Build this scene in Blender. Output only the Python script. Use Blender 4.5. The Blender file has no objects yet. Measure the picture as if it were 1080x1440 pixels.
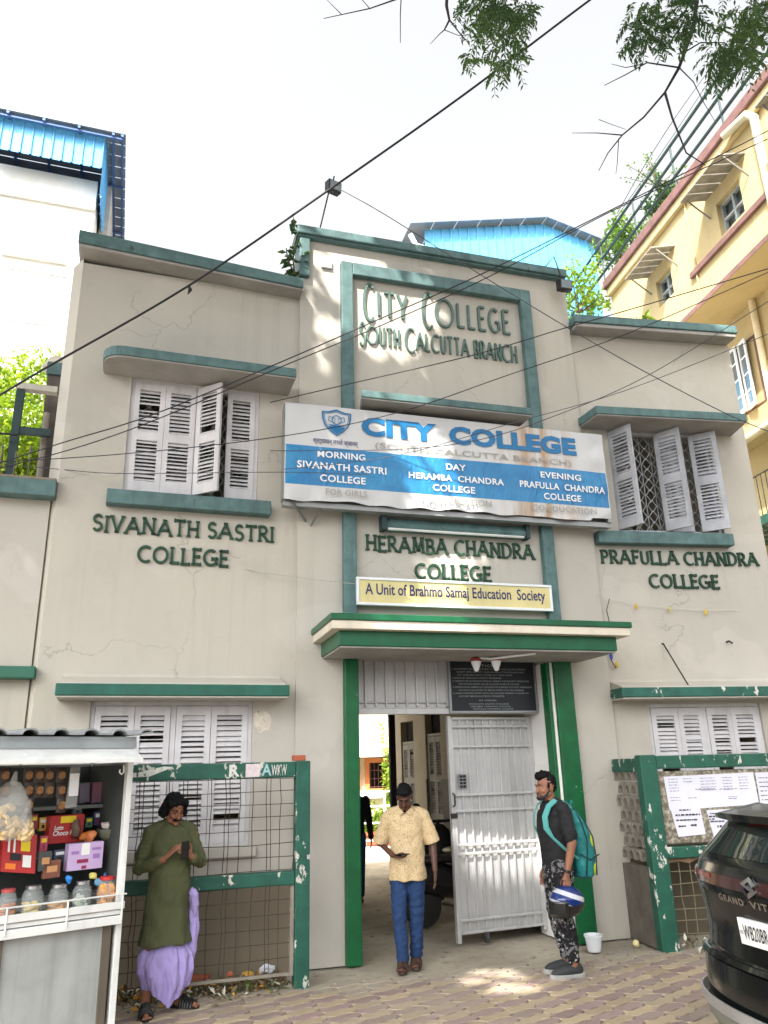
import bpy, bmesh, math, random
from mathutils import Vector, Matrix, noise, Quaternion
rad = math.radians
random.seed(7)
SC = bpy.context.scene
COL = SC.collection

# ------------------------------------------------------------------ camera
CAM_H = 1.8
FPX, PITCH, ROLL = 1090.89, rad(18.304), rad(1.484)      # focal length in photo pixels (1080 x 1440)
cd = bpy.data.cameras.new('camera'); cam = bpy.data.objects.new('camera', cd); COL.objects.link(cam)
cd.sensor_fit = 'VERTICAL'; cd.sensor_height = 36.0; cd.lens = FPX / 1440.0 * 36.0
cd.clip_start = 0.05; cd.clip_end = 2000
cr_, sr_ = math.cos(ROLL), math.sin(ROLL); cp_, sp_ = math.cos(PITCH), math.sin(PITCH)
def cam_dir(x, y, z):          # camera axes (x right, y down, z forward) -> world
    x, y = cr_ * x - sr_ * y, sr_ * x + cr_ * y
    return Vector((x, sp_ * y + cp_ * z, -cp_ * y + sp_ * z))
_R, _D, _F = cam_dir(1, 0, 0), cam_dir(0, 1, 0), cam_dir(0, 0, 1)
CAMP = Vector((0, 0, CAM_H))
cam.matrix_world = Matrix((( _R.x, -_D.x, -_F.x, 0), (_R.y, -_D.y, -_F.y, 0), (_R.z, -_D.z, -_F.z, CAM_H), (0, 0, 0, 1)))
SC.camera = cam
def ray(px, py): return cam_dir((px - 540) / FPX, (py - 720) / FPX, 1.0)
def ground(px, py, z=0.0):
    d = ray(px, py); return CAMP + d * ((z - CAM_H) / d.z)
def at_depth(px, py, dep):
    d = ray(px, py); return CAMP + d * (dep / d.y)

# ------------------------------------------------------------------ world, sun, exposure
SUN_EL = rad(48); SUN_AZ = (-0.42, -0.907)               # horizontal direction towards the sun
SUN = Vector((SUN_AZ[0] * math.cos(SUN_EL), SUN_AZ[1] * math.cos(SUN_EL), math.sin(SUN_EL))).normalized()
world = bpy.data.worlds.new('World'); SC.world = world; world.use_nodes = True
wn, wl = world.node_tree.nodes, world.node_tree.links
for n_ in list(wn): wn.remove(n_)
wo = wn.new('ShaderNodeOutputWorld'); wb = wn.new('ShaderNodeBackground'); sky = wn.new('ShaderNodeTexSky')
sky.sky_type = 'NISHITA'; sky.sun_disc = False; sky.sun_elevation = SUN_EL
sky.sun_rotation = math.atan2(SUN_AZ[0], SUN_AZ[1]); sky.dust_density = 6.0; sky.air_density = 1.0; sky.ozone_density = 1.0
hs = wn.new('ShaderNodeHueSaturation'); hs.inputs['Saturation'].default_value = 0.10; hs.inputs['Value'].default_value = 1.12
wl.new(sky.outputs[0], hs.inputs['Color']); wl.new(hs.outputs[0], wb.inputs[0]); wl.new(wb.outputs[0], wo.inputs[0])
wb.inputs[1].default_value = 0.15
sl = bpy.data.lights.new('sun', 'SUN'); sl.energy = 4.6; sl.angle = rad(0.53); sl.color = (1.0, 0.94, 0.85)
so = bpy.data.objects.new('sun', sl); COL.objects.link(so)
so.rotation_mode = 'QUATERNION'; so.rotation_quaternion = SUN.to_track_quat('Z', 'Y'); so.location = (-6, -12, 30)
vs = SC.view_settings; vs.view_transform = 'Standard'; vs.look = 'None'; vs.gamma = 1.0; vs.exposure = 1.56
SC.cycles.max_bounces = 8; SC.cycles.transparent_max_bounces = 12

# ------------------------------------------------------------------ frames
class Fr:
    """a wall frame: u along the wall to the right, d out of the wall, z up"""
    def __init__(s, o, yaw):
        s.o = Vector((o[0], o[1], o[2] if len(o) > 2 else 0.0)); s.yaw = yaw
        s.U = Vector((math.cos(yaw), math.sin(yaw), 0)); s.N = Vector((math.sin(yaw), -math.cos(yaw), 0))
    def p(s, u, d, z): return s.o + s.U * u + s.N * d + Vector((0, 0, z))
    def at(s, px, py, d=0.0):
        r = ray(px, py); o = s.o + s.N * d
        t = (o - CAMP).dot(s.N) / r.dot(s.N); q = CAMP + r * t
        return (q - s.o).dot(s.U), q.z - s.o.z
    def sub(s, u, d, z, turn=0.0):
        return Fr(s.p(u, d, z), s.yaw + turn)

# ------------------------------------------------------------------ mesh builder
class B:
    def __init__(s): s.v = []; s.f = []; s.mi = []; s.m = 0
    def add(s, vs_, fs_):
        k = len(s.v); s.v += [Vector(a) for a in vs_]
        for f in fs_: s.f.append([k + i for i in f]); s.mi.append(s.m)
    def box(s, fr, u0, u1, d0, d1, z0, z1):
        q = [fr.p(u, d, z) for z in (z0, z1) for d in (d0, d1) for u in (u0, u1)]
        s.add(q, [(0, 2, 3, 1), (4, 5, 7, 6), (0, 1, 5, 4), (2, 6, 7, 3), (0, 4, 6, 2), (1, 3, 7, 5)])
    def prism(s, fr, uz, d0, d1):
        n = len(uz); q = [fr.p(u, d1, z) for u, z in uz] + [fr.p(u, d0, z) for u, z in uz]
        s.add(q, [tuple(range(n)), tuple(reversed(range(n, 2 * n)))] + [(i, n + i, n + (i + 1) % n, (i + 1) % n) for i in range(n)])
    def plan(s, fr, ud, z0, z1):
        n = len(ud); q = [fr.p(u, d, z1) for u, d in ud] + [fr.p(u, d, z0) for u, d in ud]
        s.add(q, [tuple(range(n)), tuple(reversed(range(n, 2 * n)))] + [(i, n + i, n + (i + 1) % n, (i + 1) % n) for i in range(n)])
    def side(s, fr, dz, u0, u1):
        n = len(dz); q = [fr.p(u1, d, z) for d, z in dz] + [fr.p(u0, d, z) for d, z in dz]
        s.add(q, [tuple(range(n)), tuple(reversed(range(n, 2 * n)))] + [(i, n + i, n + (i + 1) % n, (i + 1) % n) for i in range(n)])
    def quad(s, a, b, c, d): s.add([a, b, c, d], [(0, 1, 2, 3)])
    def rings(s, rs, caps=True):
        n = len(rs[0]); q = [p for r in rs for p in r]; fs = []
        for i in range(len(rs) - 1):
            for j in range(n):
                fs.append((i * n + j, i * n + (j + 1) % n, (i + 1) * n + (j + 1) % n, (i + 1) * n + j))
        if caps: fs += [tuple(reversed(range(n))), tuple(range((len(rs) - 1) * n, len(rs) * n))]
        s.add(q, fs)
    def tube(s, pts, r, n=6, r2=None):
        pts = [Vector(p) for p in pts]; rs = r if isinstance(r, (list, tuple)) else [r] * len(pts)
        out = []; prev = None
        for i, p in enumerate(pts):
            t = (pts[min(i + 1, len(pts) - 1)] - pts[max(i - 1, 0)])
            if t.length < 1e-9: t = Vector((0, 0, 1))
            t.normalize()
            if prev is None:
                a = t.orthogonal().normalized()
            else:
                a = prev - t * prev.dot(t)
                a = a.normalized() if a.length > 1e-6 else t.orthogonal().normalized()
            prev = a; b = t.cross(a)
            out.append([p + (a * math.cos(2 * math.pi * k / n) + b * math.sin(2 * math.pi * k / n)) * rs[i] for k in range(n)])
        s.rings(out)
    def ell(s, c, r, n=12, M=None):
        c = Vector(c); rs = []
        m = max(5, n // 2 + 1)
        for i in range(m):
            th = math.pi * (i + 0.02) / (m - 1 + 0.04) - math.pi / 2
            ring = []
            for k in range(n):
                a = 2 * math.pi * k / n
                q = Vector((r[0] * math.cos(th) * math.cos(a), r[1] * math.cos(th) * math.sin(a), r[2] * math.sin(th)))
                ring.append(c + (M @ q if M else q))
            rs.append(ring)
        s.rings(rs)
    def lathe(s, c, prof, n=20, axis=Vector((0, 0, 1))):
        q = Vector((0, 0, 1)).rotation_difference(axis); c = Vector(c)
        s.rings([[c + q @ Vector((r * math.cos(2 * math.pi * k / n), r * math.sin(2 * math.pi * k / n), z)) for k in range(n)] for r, z in prof])
    def xform(s, fn): s.v = [Vector(fn(p)) for p in s.v]; return s
    def build(s, name, mats, parent=None, smooth=False, bevel=0.0, recalc=True):
        inv = root_inv(parent)
        me = bpy.data.meshes.new(name)
        me.from_pydata([inv @ p for p in s.v], [], s.f)
        mats = mats if isinstance(mats, (list, tuple)) else [mats]
        for m in mats: me.materials.append(m)
        me.polygons.foreach_set('material_index', [min(i, len(mats) - 1) for i in s.mi])
        if recalc:
            bm = bmesh.new(); bm.from_mesh(me); bmesh.ops.recalc_face_normals(bm, faces=bm.faces); bm.to_mesh(me); bm.free()
        if smooth is True: me.polygons.foreach_set('use_smooth', [True] * len(me.polygons))
        elif smooth: me.polygons.foreach_set('use_smooth', [True] * len(me.polygons)); me.set_sharp_from_angle(angle=rad(smooth))
        me.update()
        o = bpy.data.objects.new(name, me); COL.objects.link(o)
        if parent is not None: o.parent = parent
        if bevel:
            bv = o.modifiers.new('bevel', 'BEVEL'); bv.width = bevel; bv.segments = 2; bv.limit_method = 'ANGLE'; bv.angle_limit = rad(40)
        return o

ROOTS = {}
def root_inv(o):
    M = Matrix.Identity(4)
    while o is not None:
        if o.name in ROOTS: return ROOTS[o.name].inverted()
        o = o.parent
    return M
def tag(o, label=None, cat=None, group=None, kind=None):
    if label: o['label'] = label
    if cat: o['category'] = cat
    if group: o['group'] = group
    if kind: o['kind'] = kind
    return o
def thing(name, label, cat, loc, yaw=0.0, group=None):
    o = bpy.data.objects.new(name, None); COL.objects.link(o); o.empty_display_size = 0.2
    M = Matrix.Translation(Vector(loc)) @ Matrix.Rotation(yaw, 4, 'Z')
    o.location = Vector(loc); o.rotation_euler = (0, 0, yaw); ROOTS[o.name] = M
    return tag(o, label, cat, group)
def copy_thing(root, loc, yaw, label):
    c = root.copy(); COL.objects.link(c); c.location = Vector(loc); c.rotation_euler = (0, 0, yaw); c['label'] = label
    for ch in root.children:
        k = ch.copy(); COL.objects.link(k); k.parent = c
        for g in ch.children:
            h = g.copy(); COL.objects.link(h); h.parent = k
    return c

# ------------------------------------------------------------------ materials
def lin(r, g, b):
    f = lambda c: (c / 255 / 12.92) if c / 255 <= 0.04045 else ((c / 255 + 0.055) / 1.055) ** 2.4
    return (f(r), f(g), f(b))
class NT:
    def __init__(s, name):
        s.mat = bpy.data.materials.new(name); s.mat.use_nodes = True; s.t = s.mat.node_tree
        s.bs = s.t.nodes['Principled BSDF']; s.out = s.t.nodes['Material Output']
        s.tc = s.t.nodes.new('ShaderNodeTexCoord')
    def n(s, typ, **kw):
        q = s.t.nodes.new(typ)
        for k, v in kw.items():
            if k.startswith('_'): setattr(q, k[1:], v)
            else: q.inputs[k.replace('__', ' ')].default_value = v
        return q
    def l(s, a, b): s.t.links.new(a, b)
    def coords(s, sc=(1, 1, 1), src='Object'):
        mp = s.n('ShaderNodeMapping'); mp.inputs['Scale'].default_value = sc; s.l(s.tc.outputs[src], mp.inputs['Vector']); return mp.outputs[0]
    def noise(s, scale, detail=4, rough=0.55, co=None, dist=0.0):
        q = s.n('ShaderNodeTexNoise'); q.inputs['Scale'].default_value = scale; q.inputs['Detail'].default_value = detail
        q.inputs['Roughness'].default_value = rough; q.inputs['Distortion'].default_value = dist
        s.l(co if co is not None else s.tc.outputs['Object'], q.inputs['Vector']); return q.outputs['Fac']
    def ramp(s, fac, a, b, ca=(0, 0, 0), cb=(1, 1, 1)):
        q = s.n('ShaderNodeValToRGB'); e = q.color_ramp.elements
        e[0].position = a; e[1].position = b; e[0].color = (*ca, 1); e[1].color = (*cb, 1); s.l(fac, q.inputs[0]); return q.outputs[0]
    def mix(s, fac, a, b, typ='MIX'):
        q = s.n('ShaderNodeMix'); q.data_type = 'RGBA'; q.blend_type = typ
        for val, idx in ((fac, 0), (a, 6), (b, 7)):
            if isinstance(val, (int, float)): q.inputs[idx].default_value = val
            elif isinstance(val, tuple): q.inputs[idx].default_value = (*val[:3], 1)
            else: s.l(val, q.inputs[idx])
        return q.outputs[2]
    def math(s, op, a, b=0.0):
        q = s.n('ShaderNodeMath'); q.operation = op
        for val, idx in ((a, 0), (b, 1)):
            if isinstance(val, (int, float)): q.inputs[idx].default_value = val
            else: s.l(val, q.inputs[idx])
        return q.outputs[0]
    def bump(s, h, strength=0.3, dist=0.01):
        q = s.n('ShaderNodeBump'); q.inputs['Strength'].default_value = strength; q.inputs['Distance'].default_value = dist
        s.l(h, q.inputs['Height']); s.l(q.outputs[0], s.bs.inputs['Normal'])
    def col(s, c):
        if isinstance(c, tuple): s.bs.inputs['Base Color'].default_value = (*c[:3], 1)
        else: s.l(c, s.bs.inputs['Base Color'])
    def set(s, rough=0.6, metal=0.0, spec=0.5, **kw):
        s.bs.inputs['Roughness'].default_value = rough; s.bs.inputs['Metallic'].default_value = metal
        s.bs.inputs['Specular IOR Level'].default_value = spec
        for k, v in kw.items(): s.bs.inputs[k.replace('__', ' ')].default_value = v
        return s.mat
def sc3(c, k): return tuple(min(1.0, x * k) for x in c)
MATS = {}
def mat(name, c, rough=0.6, metal=0.0, var=0.12, scale=3.0, bump=0.15, bscale=60.0, bdist=0.004, spec=0.4, chips=None, streak=0.0, **kw):
    """plain painted / cloth / metal surface with uneven colour, grain, optional paint chips and drip streaks"""
    if name in MATS: return MATS[name]
    m = NT(name)
    base = m.mix(m.ramp(m.noise(scale, 5, 0.6), 0.3, 0.7), sc3(c, 1 - var), sc3(c, 1 + var))
    if streak:
        st = m.ramp(m.noise(1.0, 4, 0.6, m.coords((9, 9, 0.5))), 0.5, 0.75)
        base = m.mix(m.math('MULTIPLY', st, streak), base, sc3(c, 0.45))
    if chips:
        cc, th, csc = chips
        ch = m.ramp(m.noise(csc, 6, 0.65, m.coords((1, 1, 0.55))), th, th + 0.015)
        base = m.mix(ch, base, cc)
    m.col(base)
    if bump: m.bump(m.noise(bscale, 4, 0.6), bump, bdist)
    MATS[name] = m.set(rough, metal, spec, **kw); return MATS[name]

def plaster(name, c, streak=0.22, crack=0.4, dirty=0.35):
    m = NT(name)
    big = m.ramp(m.noise(0.7, 5, 0.6), 0.3, 0.72)
    base = m.mix(big, sc3(c, 0.9), sc3(c, 1.06))
    warm = m.ramp(m.noise(0.35, 3, 0.5), 0.4, 0.65)
    base = m.mix(m.math('MULTIPLY', warm, 0.5), base, (c[0] * 1.03, c[1] * 0.99, c[2] * 0.92))
    st = m.ramp(m.noise(1.0, 5, 0.62, m.coords((9, 9, 0.30))), 0.50, 0.74)
    stm = m.math('MULTIPLY', st, m.ramp(m.noise(0.8, 3), 0.42, 0.62))
    base = m.mix(m.math('MULTIPLY', stm, streak), base, sc3(c, 0.5))
    pt = m.ramp(m.noise(0.9, 2, 0.4, m.coords((1, 1, 1.3)), 0.4), 0.60, 0.615)
    base = m.mix(m.math('MULTIPLY', pt, 0.35), base, (c[0] * 1.12, c[1] * 1.12, c[2] * 1.14))
    gr = m.ramp(m.noise(2.6, 6, 0.72), 0.56, 0.74)
    base = m.mix(m.math('MULTIPLY', gr, 0.22), base, (c[0] * .62, c[1] * .60, c[2] * .54))
    sp = m.ramp(m.noise(26, 3, 0.7), 0.70, 0.76)
    base = m.mix(m.math('MULTIPLY', sp, dirty), base, sc3(c, 0.45))
    # hairline cracks
    wv = m.n('ShaderNodeVectorMath'); wv.operation = 'ADD'
    nz = m.n('ShaderNodeTexNoise'); nz.inputs['Scale'].default_value = 1.6; nz.inputs['Detail'].default_value = 5
    m.l(m.tc.outputs['Object'], nz.inputs['Vector'])
    m.l(m.tc.outputs['Object'], wv.inputs[0]); m.l(nz.outputs['Color'], wv.inputs[1])
    vo = m.n('ShaderNodeTexVoronoi'); vo.feature = 'DISTANCE_TO_EDGE'; vo.inputs['Scale'].default_value = 0.42
    m.l(wv.outputs[0], vo.inputs['Vector'])
    ck = m.ramp(vo.outputs['Distance'], 0.0012, 0.004, (1, 1, 1), (0, 0, 0))
    ck = m.math('MULTIPLY', ck, m.ramp(m.noise(0.55, 3, 0.5), 0.5, 0.58))
    base = m.mix(m.math('MULTIPLY', ck, crack), base, sc3(c, 0.35))
    m.col(base)
    h = m.math('ADD', m.math('MULTIPLY', m.noise(1.7, 4, 0.6), 1.6), m.math('MULTIPLY', m.noise(38, 4, 0.6), 0.16))
    h = m.math('SUBTRACT', h, m.math('MULTIPLY', ck, 0.3))
    m.bump(h, 0.42, 0.02)
    return m.set(0.82, 0, 0.25)

M_WALL = plaster('plaster_beige', lin(184, 180, 171))
M_WALLU = M_WALL
M_WHITE = plaster('plaster_white', lin(226, 226, 224), 0.12, 0.2, 0.05)
M_YELL = plaster('plaster_yellow', lin(184, 166, 124), 0.35, 0.2, 0.2)
M_TEAL = mat('teal_trim_paint', lin(84, 112, 112), 0.66, var=0.26, scale=7, bump=0.35, bscale=25, streak=0.5, chips=(lin(64, 70, 66), 0.665, 9))
M_GREEN = mat('green_gloss_paint', lin(8, 88, 48), 0.42, var=0.22, scale=6, bump=0.3, bscale=20, streak=.3, chips=(lin(190, 190, 178), 0.70, 9))
M_CANG = mat('canopy_green_paint', lin(12, 86, 54), 0.35, var=0.18, scale=5, bump=0.2, bscale=20, streak=0.25)
M_FGREEN = mat('fence_green_paint', lin(30, 84, 70), 0.55, var=0.26, scale=7, bump=0.4, bscale=22, chips=(lin(190, 188, 178), 0.60, 10), streak=0.3)
M_CHAJ = mat('window_canopy_green', lin(34, 92, 78), 0.55, var=0.2, scale=6, bump=0.3, bscale=22, streak=0.3, chips=(lin(200, 198, 190), 0.72, 8))
M_FGREENW = mat('fence_green_flaked', lin(34, 88, 72), 0.5, var=0.2, scale=6, bump=0.35, bscale=22, chips=(lin(200, 198, 190), 0.60, 11), streak=0.3)
M_LETT = mat('lettering_green', lin(84, 108, 102), 0.6, var=0.2, scale=9, bump=0.2, bscale=30)
M_LETD = mat('lettering_dark_green', lin(28, 66, 46), 0.55, var=0.3, scale=9, bump=0.2, bscale=30)
M_SHUT = mat('shutter_grey_white', lin(204, 202, 204), 0.6, var=0.1, scale=4, bump=0.25, bscale=30, streak=0.28)
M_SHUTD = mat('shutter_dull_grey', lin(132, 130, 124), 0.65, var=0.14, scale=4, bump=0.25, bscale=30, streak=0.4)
M_IRON = mat('dark_iron', lin(52, 46, 42), 0.6, 0.3, var=0.3, scale=12, bump=0.2)
M_GRILL = mat('grille_grey_paint', lin(170, 172, 174), 0.5, var=0.1)
M_BLACK = mat('black_void', (0.008, 0.008, 0.009), 0.9, bump=0)
M_GATE = mat('gate_silver_paint', lin(190, 190, 190), 0.34, 0.35, var=0.1, scale=3, bump=0.22, bscale=14, streak=0.25, bdist=0.006)
M_SOFF = mat('soffit_pale', lin(150, 147, 143), 0.8, var=0.18, scale=2.5, streak=0.0)
M_CREAM = mat('canopy_cream_band', lin(214, 205, 188), 0.6, var=0.1, streak=0.2)
M_CONC = mat('rough_concrete', lin(128, 120, 108), 0.9, var=0.3, scale=2.2, bump=0.5, bscale=30, bdist=0.012)
M_BRICK = mat('brick_red', lin(160, 88, 62), 0.85, var=0.25, scale=12, bump=0.4, bscale=40)
M_STEEL = mat('dull_steel', lin(150, 152, 154), 0.4, 0.8, var=0.1)
M_WIRE = mat('black_cable', (0.012, 0.012, 0.014), 0.6, bump=0)
M_WIREG = mat('grey_cable', lin(70, 72, 76), 0.6, bump=0)
M_BLUE = mat('blue_corrugated_sheet', lin(94, 172, 222), 0.42, 0.0, var=0.10, bump=0)
M_BLUED = mat('roof_sheet_grey_blue', lin(124, 134, 146), 0.5, 0.2, var=0.1, bump=0)
M_PLW = mat('white_plastic', lin(225, 228, 232), 0.35, var=0.04)
M_MARO = mat('maroon_paint', lin(112, 82, 78), 0.65, var=0.25, scale=5, streak=.35)
M_ASB = mat('asbestos_sheet', lin(136, 132, 122), 0.85, var=0.25, scale=6, streak=0.4)
M_ORNG = mat('orange_paint', lin(196, 120, 72), 0.6)
def glassy(name, c, rough=0.06):
    m = NT(name); m.col(m.mix(m.noise(2, 3), sc3(c, 0.8), sc3(c, 1.2))); return m.set(rough, 0.0, 0.8)
M_GLASS = glassy('window_glass_grey', lin(92, 104, 108))
M_GLASSD = glassy('car_glass', (0.02, 0.026, 0.025), 0.03)
def leafmat(name, c1, c2, trans=0.35):
    m = NT(name); b = m.bs
    q = m.n('ShaderNodeTexNoise'); q.inputs['Scale'].default_value = 1.7; m.l(m.tc.outputs['Object'], q.inputs['Vector'])
    c = m.mix(m.ramp(q.outputs['Fac'], 0.35, 0.65), c1, c2); m.col(c)
    m.set(0.5, 0, 0.35)
    tr = m.n('ShaderNodeBsdfTranslucent'); m.l(m.mix(1.0, c, (1.25, 1.3, 0.5), 'MULTIPLY'), tr.inputs[0])
    mx = m.n('ShaderNodeMixShader'); mx.inputs[0].default_value = trans
    m.l(b.outputs[0], mx.inputs[1]); m.l(tr.outputs[0], mx.inputs[2]); m.l(mx.outputs[0], m.out.inputs[0]); return m.mat
M_LEAF = leafmat('leaf_dark', lin(52, 80, 58), lin(84, 112, 66), 0.25)
M_LEAFY = leafmat('leaf_bright', lin(104, 132, 40), lin(150, 170, 60), 0.4)
M_LEAFM = leafmat('leaf_mid', lin(72, 104, 48), lin(112, 140, 66), 0.4)
M_BARK = mat('bark', lin(92, 80, 68), 0.9, var=0.3, scale=9, bump=0.5, bscale=30)
M_TWIG = mat('twig_bark', lin(62, 54, 60), 0.9, var=0.2)

# ------------------------------------------------------------------ frames of the place
OC = ground(487, 1360)
CF = Fr(OC, rad(16.85))                                   # middle of the facade, d = 0 on the green pillars
LF = Fr(CF.p(-0.51, -0.10, 0), rad(18.57))                # left wing
RF = Fr(CF.p(3.24, -0.10, 0), rad(9.83))                  # right wing

# ------------------------------------------------------------------ ground
def sheet(name, pts, z, m):
    b = B(); b.add([(x, y, z) for x, y in pts], [tuple(range(len(pts)))]); return tag(b.build(name, m, recalc=False), kind='structure')
def road_mat():
    m = NT('asphalt'); c = m.mix(m.ramp(m.noise(0.6, 5), 0.3, 0.7), (0.04, 0.04, 0.042), (0.075, 0.072, 0.068)); m.col(c)
    m.bump(m.noise(70, 3), 0.5, 0.01); return m.set(0.9, 0, 0.3)
sheet('ground', [(-400, -400), (400, -400), (400, 600), (-400, 600)], -0.135, road_mat())
def dirt_mat():
    m = NT('dusty_cement')
    c = m.mix(m.ramp(m.noise(1.6, 6, 0.65), 0.3, 0.7), lin(140, 131, 118), lin(176, 168, 152))
    c = m.mix(m.ramp(m.noise(7, 5, 0.7), 0.58, 0.68), c, lin(110, 100, 86))
    c = m.mix(m.ramp(m.noise(19, 4, 0.7), 0.66, 0.72), c, lin(196, 190, 180))
    m.col(c); m.bump(m.math('ADD', m.noise(5, 5, 0.65), m.math('MULTIPLY', m.noise(60, 3), 0.3)), 0.6, 0.02); return m.set(0.92, 0, 0.2)
M_DIRT = dirt_mat()
def gpts(l): return [(CF.p(u, d, 0).x, CF.p(u, d, 0).y) for u, d in l]
# pavement slab with a kerb towards the road
b = B(); b.plan(CF, [(-14, 1.2), (14, 1.2), (14, 6.6), (-14, 6.6)], -0.6, -0.012); tag(b.build('pavement', M_DIRT, bevel=0.02), kind='structure')
# cement apron in front of the walls and gateway, the courtyard floor behind
b = B(); b.plan(CF, [(-14, -13), (14, -13), (14, 1.2), (-14, 1.2)], -0.4, -0.016); tag(b.build('courtyard_ground', M_DIRT), kind='structure')

# wavy interlocking pavers: one sheet of separate blocks with open joints
def paver_mat(name, c):
    m = NT(name)
    at = m.n('ShaderNodeAttribute'); at.attribute_name = 'tone'
    c1 = m.mix(at.outputs['Fac'], sc3(c, 0.80), sc3(c, 1.16))
    c1 = m.mix(m.math('MULTIPLY', m.ramp(m.noise(3.0, 6, 0.65), 0.42, 0.70), 0.45), c1, lin(150, 140, 126))
    c1 = m.mix(m.math('MULTIPLY', m.ramp(m.noise(1.1, 5, .6), .40, .62), .55), c1, lin(152, 142, 128))
    c1 = m.mix(m.ramp(m.noise(30, 5, 0.7), 0.56, 0.78), c1, sc3(c, 0.62))
    # cement wash trodden over the blocks near the gateway
    g = m.n('ShaderNodeVectorMath'); g.operation = 'DOT_PRODUCT'; m.l(m.tc.outputs['Object'], g.inputs[0]); g.inputs[1].default_value = CF.N
    dist = m.math('SUBTRACT', g.outputs['Value'], CF.N.dot(CF.o))
    w = m.math('ADD', dist, m.math('MULTIPLY', m.math('SUBTRACT', m.noise(1.3, 6, 0.68), 0.5), 2.2))
    c1 = m.mix(m.math('MULTIPLY', m.ramp(w, 0.62, 0.95, (1, 1, 1), (0, 0, 0)), 0.9), c1, lin(158, 150, 136))
    m.col(c1); m.bump(m.math('ADD', m.noise(45, 4, 0.7), m.noise(6, 4)), 0.4, 0.008); return m.set(0.85, 0, 0.25)
M_PY, M_PP = paver_mat('paver_yellow', lin(170, 153, 126)), paver_mat('paver_purple', lin(142, 122, 118))
def wavy(u, d): return (u + 0.026 * math.sin(2 * math.pi * d / LD) , d + 0.028 * math.sin(2 * math.pi * u / LU))
LU, LD = 0.27, 0.135
vv, ff, mi, tone = [], [], [], []
rg = random.Random(3)
for j in range(4, 37):
    for i in range(-27, 29):
        u0, d0 = i * LU, j * LD * 1.0
        if d0 + LD > 4.9 and True: continue
        g = 0.007; path = []
        K = 7
        for k in range(K): path.append((u0 + g + (LU - 2 * g) * k / K, d0 + g))
        for k in range(K): path.append((u0 + LU - g, d0 + g + (LD - 2 * g) * k / K))
        for k in range(K): path.append((u0 + LU - g - (LU - 2 * g) * k / K, d0 + LD - g))
        for k in range(K): path.append((u0 + g, d0 + LD - g - (LD - 2 * g) * k / K))
        h = rg.uniform(0.000, 0.006); k0 = len(vv); n = len(path)
        tilt = rg.uniform(-0.006, 0.006)
        for (a, c) in path:
            x = wavy(a, c); q = CF.p(x[0], x[1] + 0.0, 0); vv.append((q.x, q.y, -0.03))
        for (a, c) in path:
            x = wavy(a, c); q = CF.p(x[0], x[1], 0); vv.append((q.x, q.y, h - 0.004 + tilt * (a - u0)))
        for (a, c) in path:
            a2, c2 = u0 + LU / 2 + (a - u0 - LU / 2) * 0.94, d0 + LD / 2 + (c - d0 - LD / 2) * 0.94
            x = wavy(a2, c2); q = CF.p(x[0], x[1], 0); vv.append((q.x, q.y, h + tilt * (a - u0)))
        for r in (0, 1):
            for k in range(n): ff.append((k0 + r * n + k, k0 + r * n + (k + 1) % n, k0 + (r + 1) * n + (k + 1) % n, k0 + (r + 1) * n + k))
        ff.append(tuple(k0 + 2 * n + k for k in range(n)))
        t = rg.random(); mi += [(i + j // 1) % 2] * (2 * n + 1); tone += [t] * (3 * n)
me = bpy.data.meshes.new('paving_blocks'); me.from_pydata(vv, [], ff); me.materials.append(M_PY); me.materials.append(M_PP)
me.polygons.foreach_set('material_index', mi)
at_ = me.attributes.new('tone', 'FLOAT', 'POINT'); at_.data.foreach_set('value', tone)
bm = bmesh.new(); bm.from_mesh(me); bmesh.ops.recalc_face_normals(bm, faces=bm.faces); bm.to_mesh(me); bm.free()
o = bpy.data.objects.new('paved_ground', me); COL.objects.link(o); tag(o, kind='structure')

# ------------------------------------------------------------------ building helpers
def holed_wall(b, fr, u0, u1, z0, z1, d, th, holes):
    us = sorted({u0, u1, *[h[0] for h in holes], *[h[1] for h in holes]}); zs = sorted({z0, z1, *[h[2] for h in holes], *[h[3] for h in holes]})
    us = [u for u in us if u0 <= u <= u1]; zs = [z for z in zs if z0 <= z <= z1]
    for i in range(len(us) - 1):
        for j in range(len(zs) - 1):
            cu, cz = (us[i] + us[i + 1]) / 2, (zs[j] + zs[j + 1]) / 2
            if any(h[0] < cu < h[1] and h[2] < cz < h[3] for h in holes): continue
            a, c, e, f = us[i], us[i + 1], zs[j], zs[j + 1]
            b.add([fr.p(a, d, e), fr.p(c, d, e), fr.p(c, d, f), fr.p(a, d, f)], [(0, 1, 2, 3)])
            b.add([fr.p(a, d - th, e), fr.p(c, d - th, e), fr.p(c, d - th, f), fr.p(a, d - th, f)], [(3, 2, 1, 0)])
    def rev(a, c, e, f, out):
        for (x0, y0, x1, y1) in (((a, e, c, e),) if not out else ()) + ((c, e, c, f), (c, f, a, f), (a, f, a, e)):
            b.add([fr.p(x0, d, y0), fr.p(x1, d, y1), fr.p(x1, d - th, y1), fr.p(x0, d - th, y0)], [(0, 1, 2, 3)] if not out else [(3, 2, 1, 0)])
    for h in holes: rev(*h[:4], False)
    rev(u0, u1, z0, z1, True)

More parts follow.
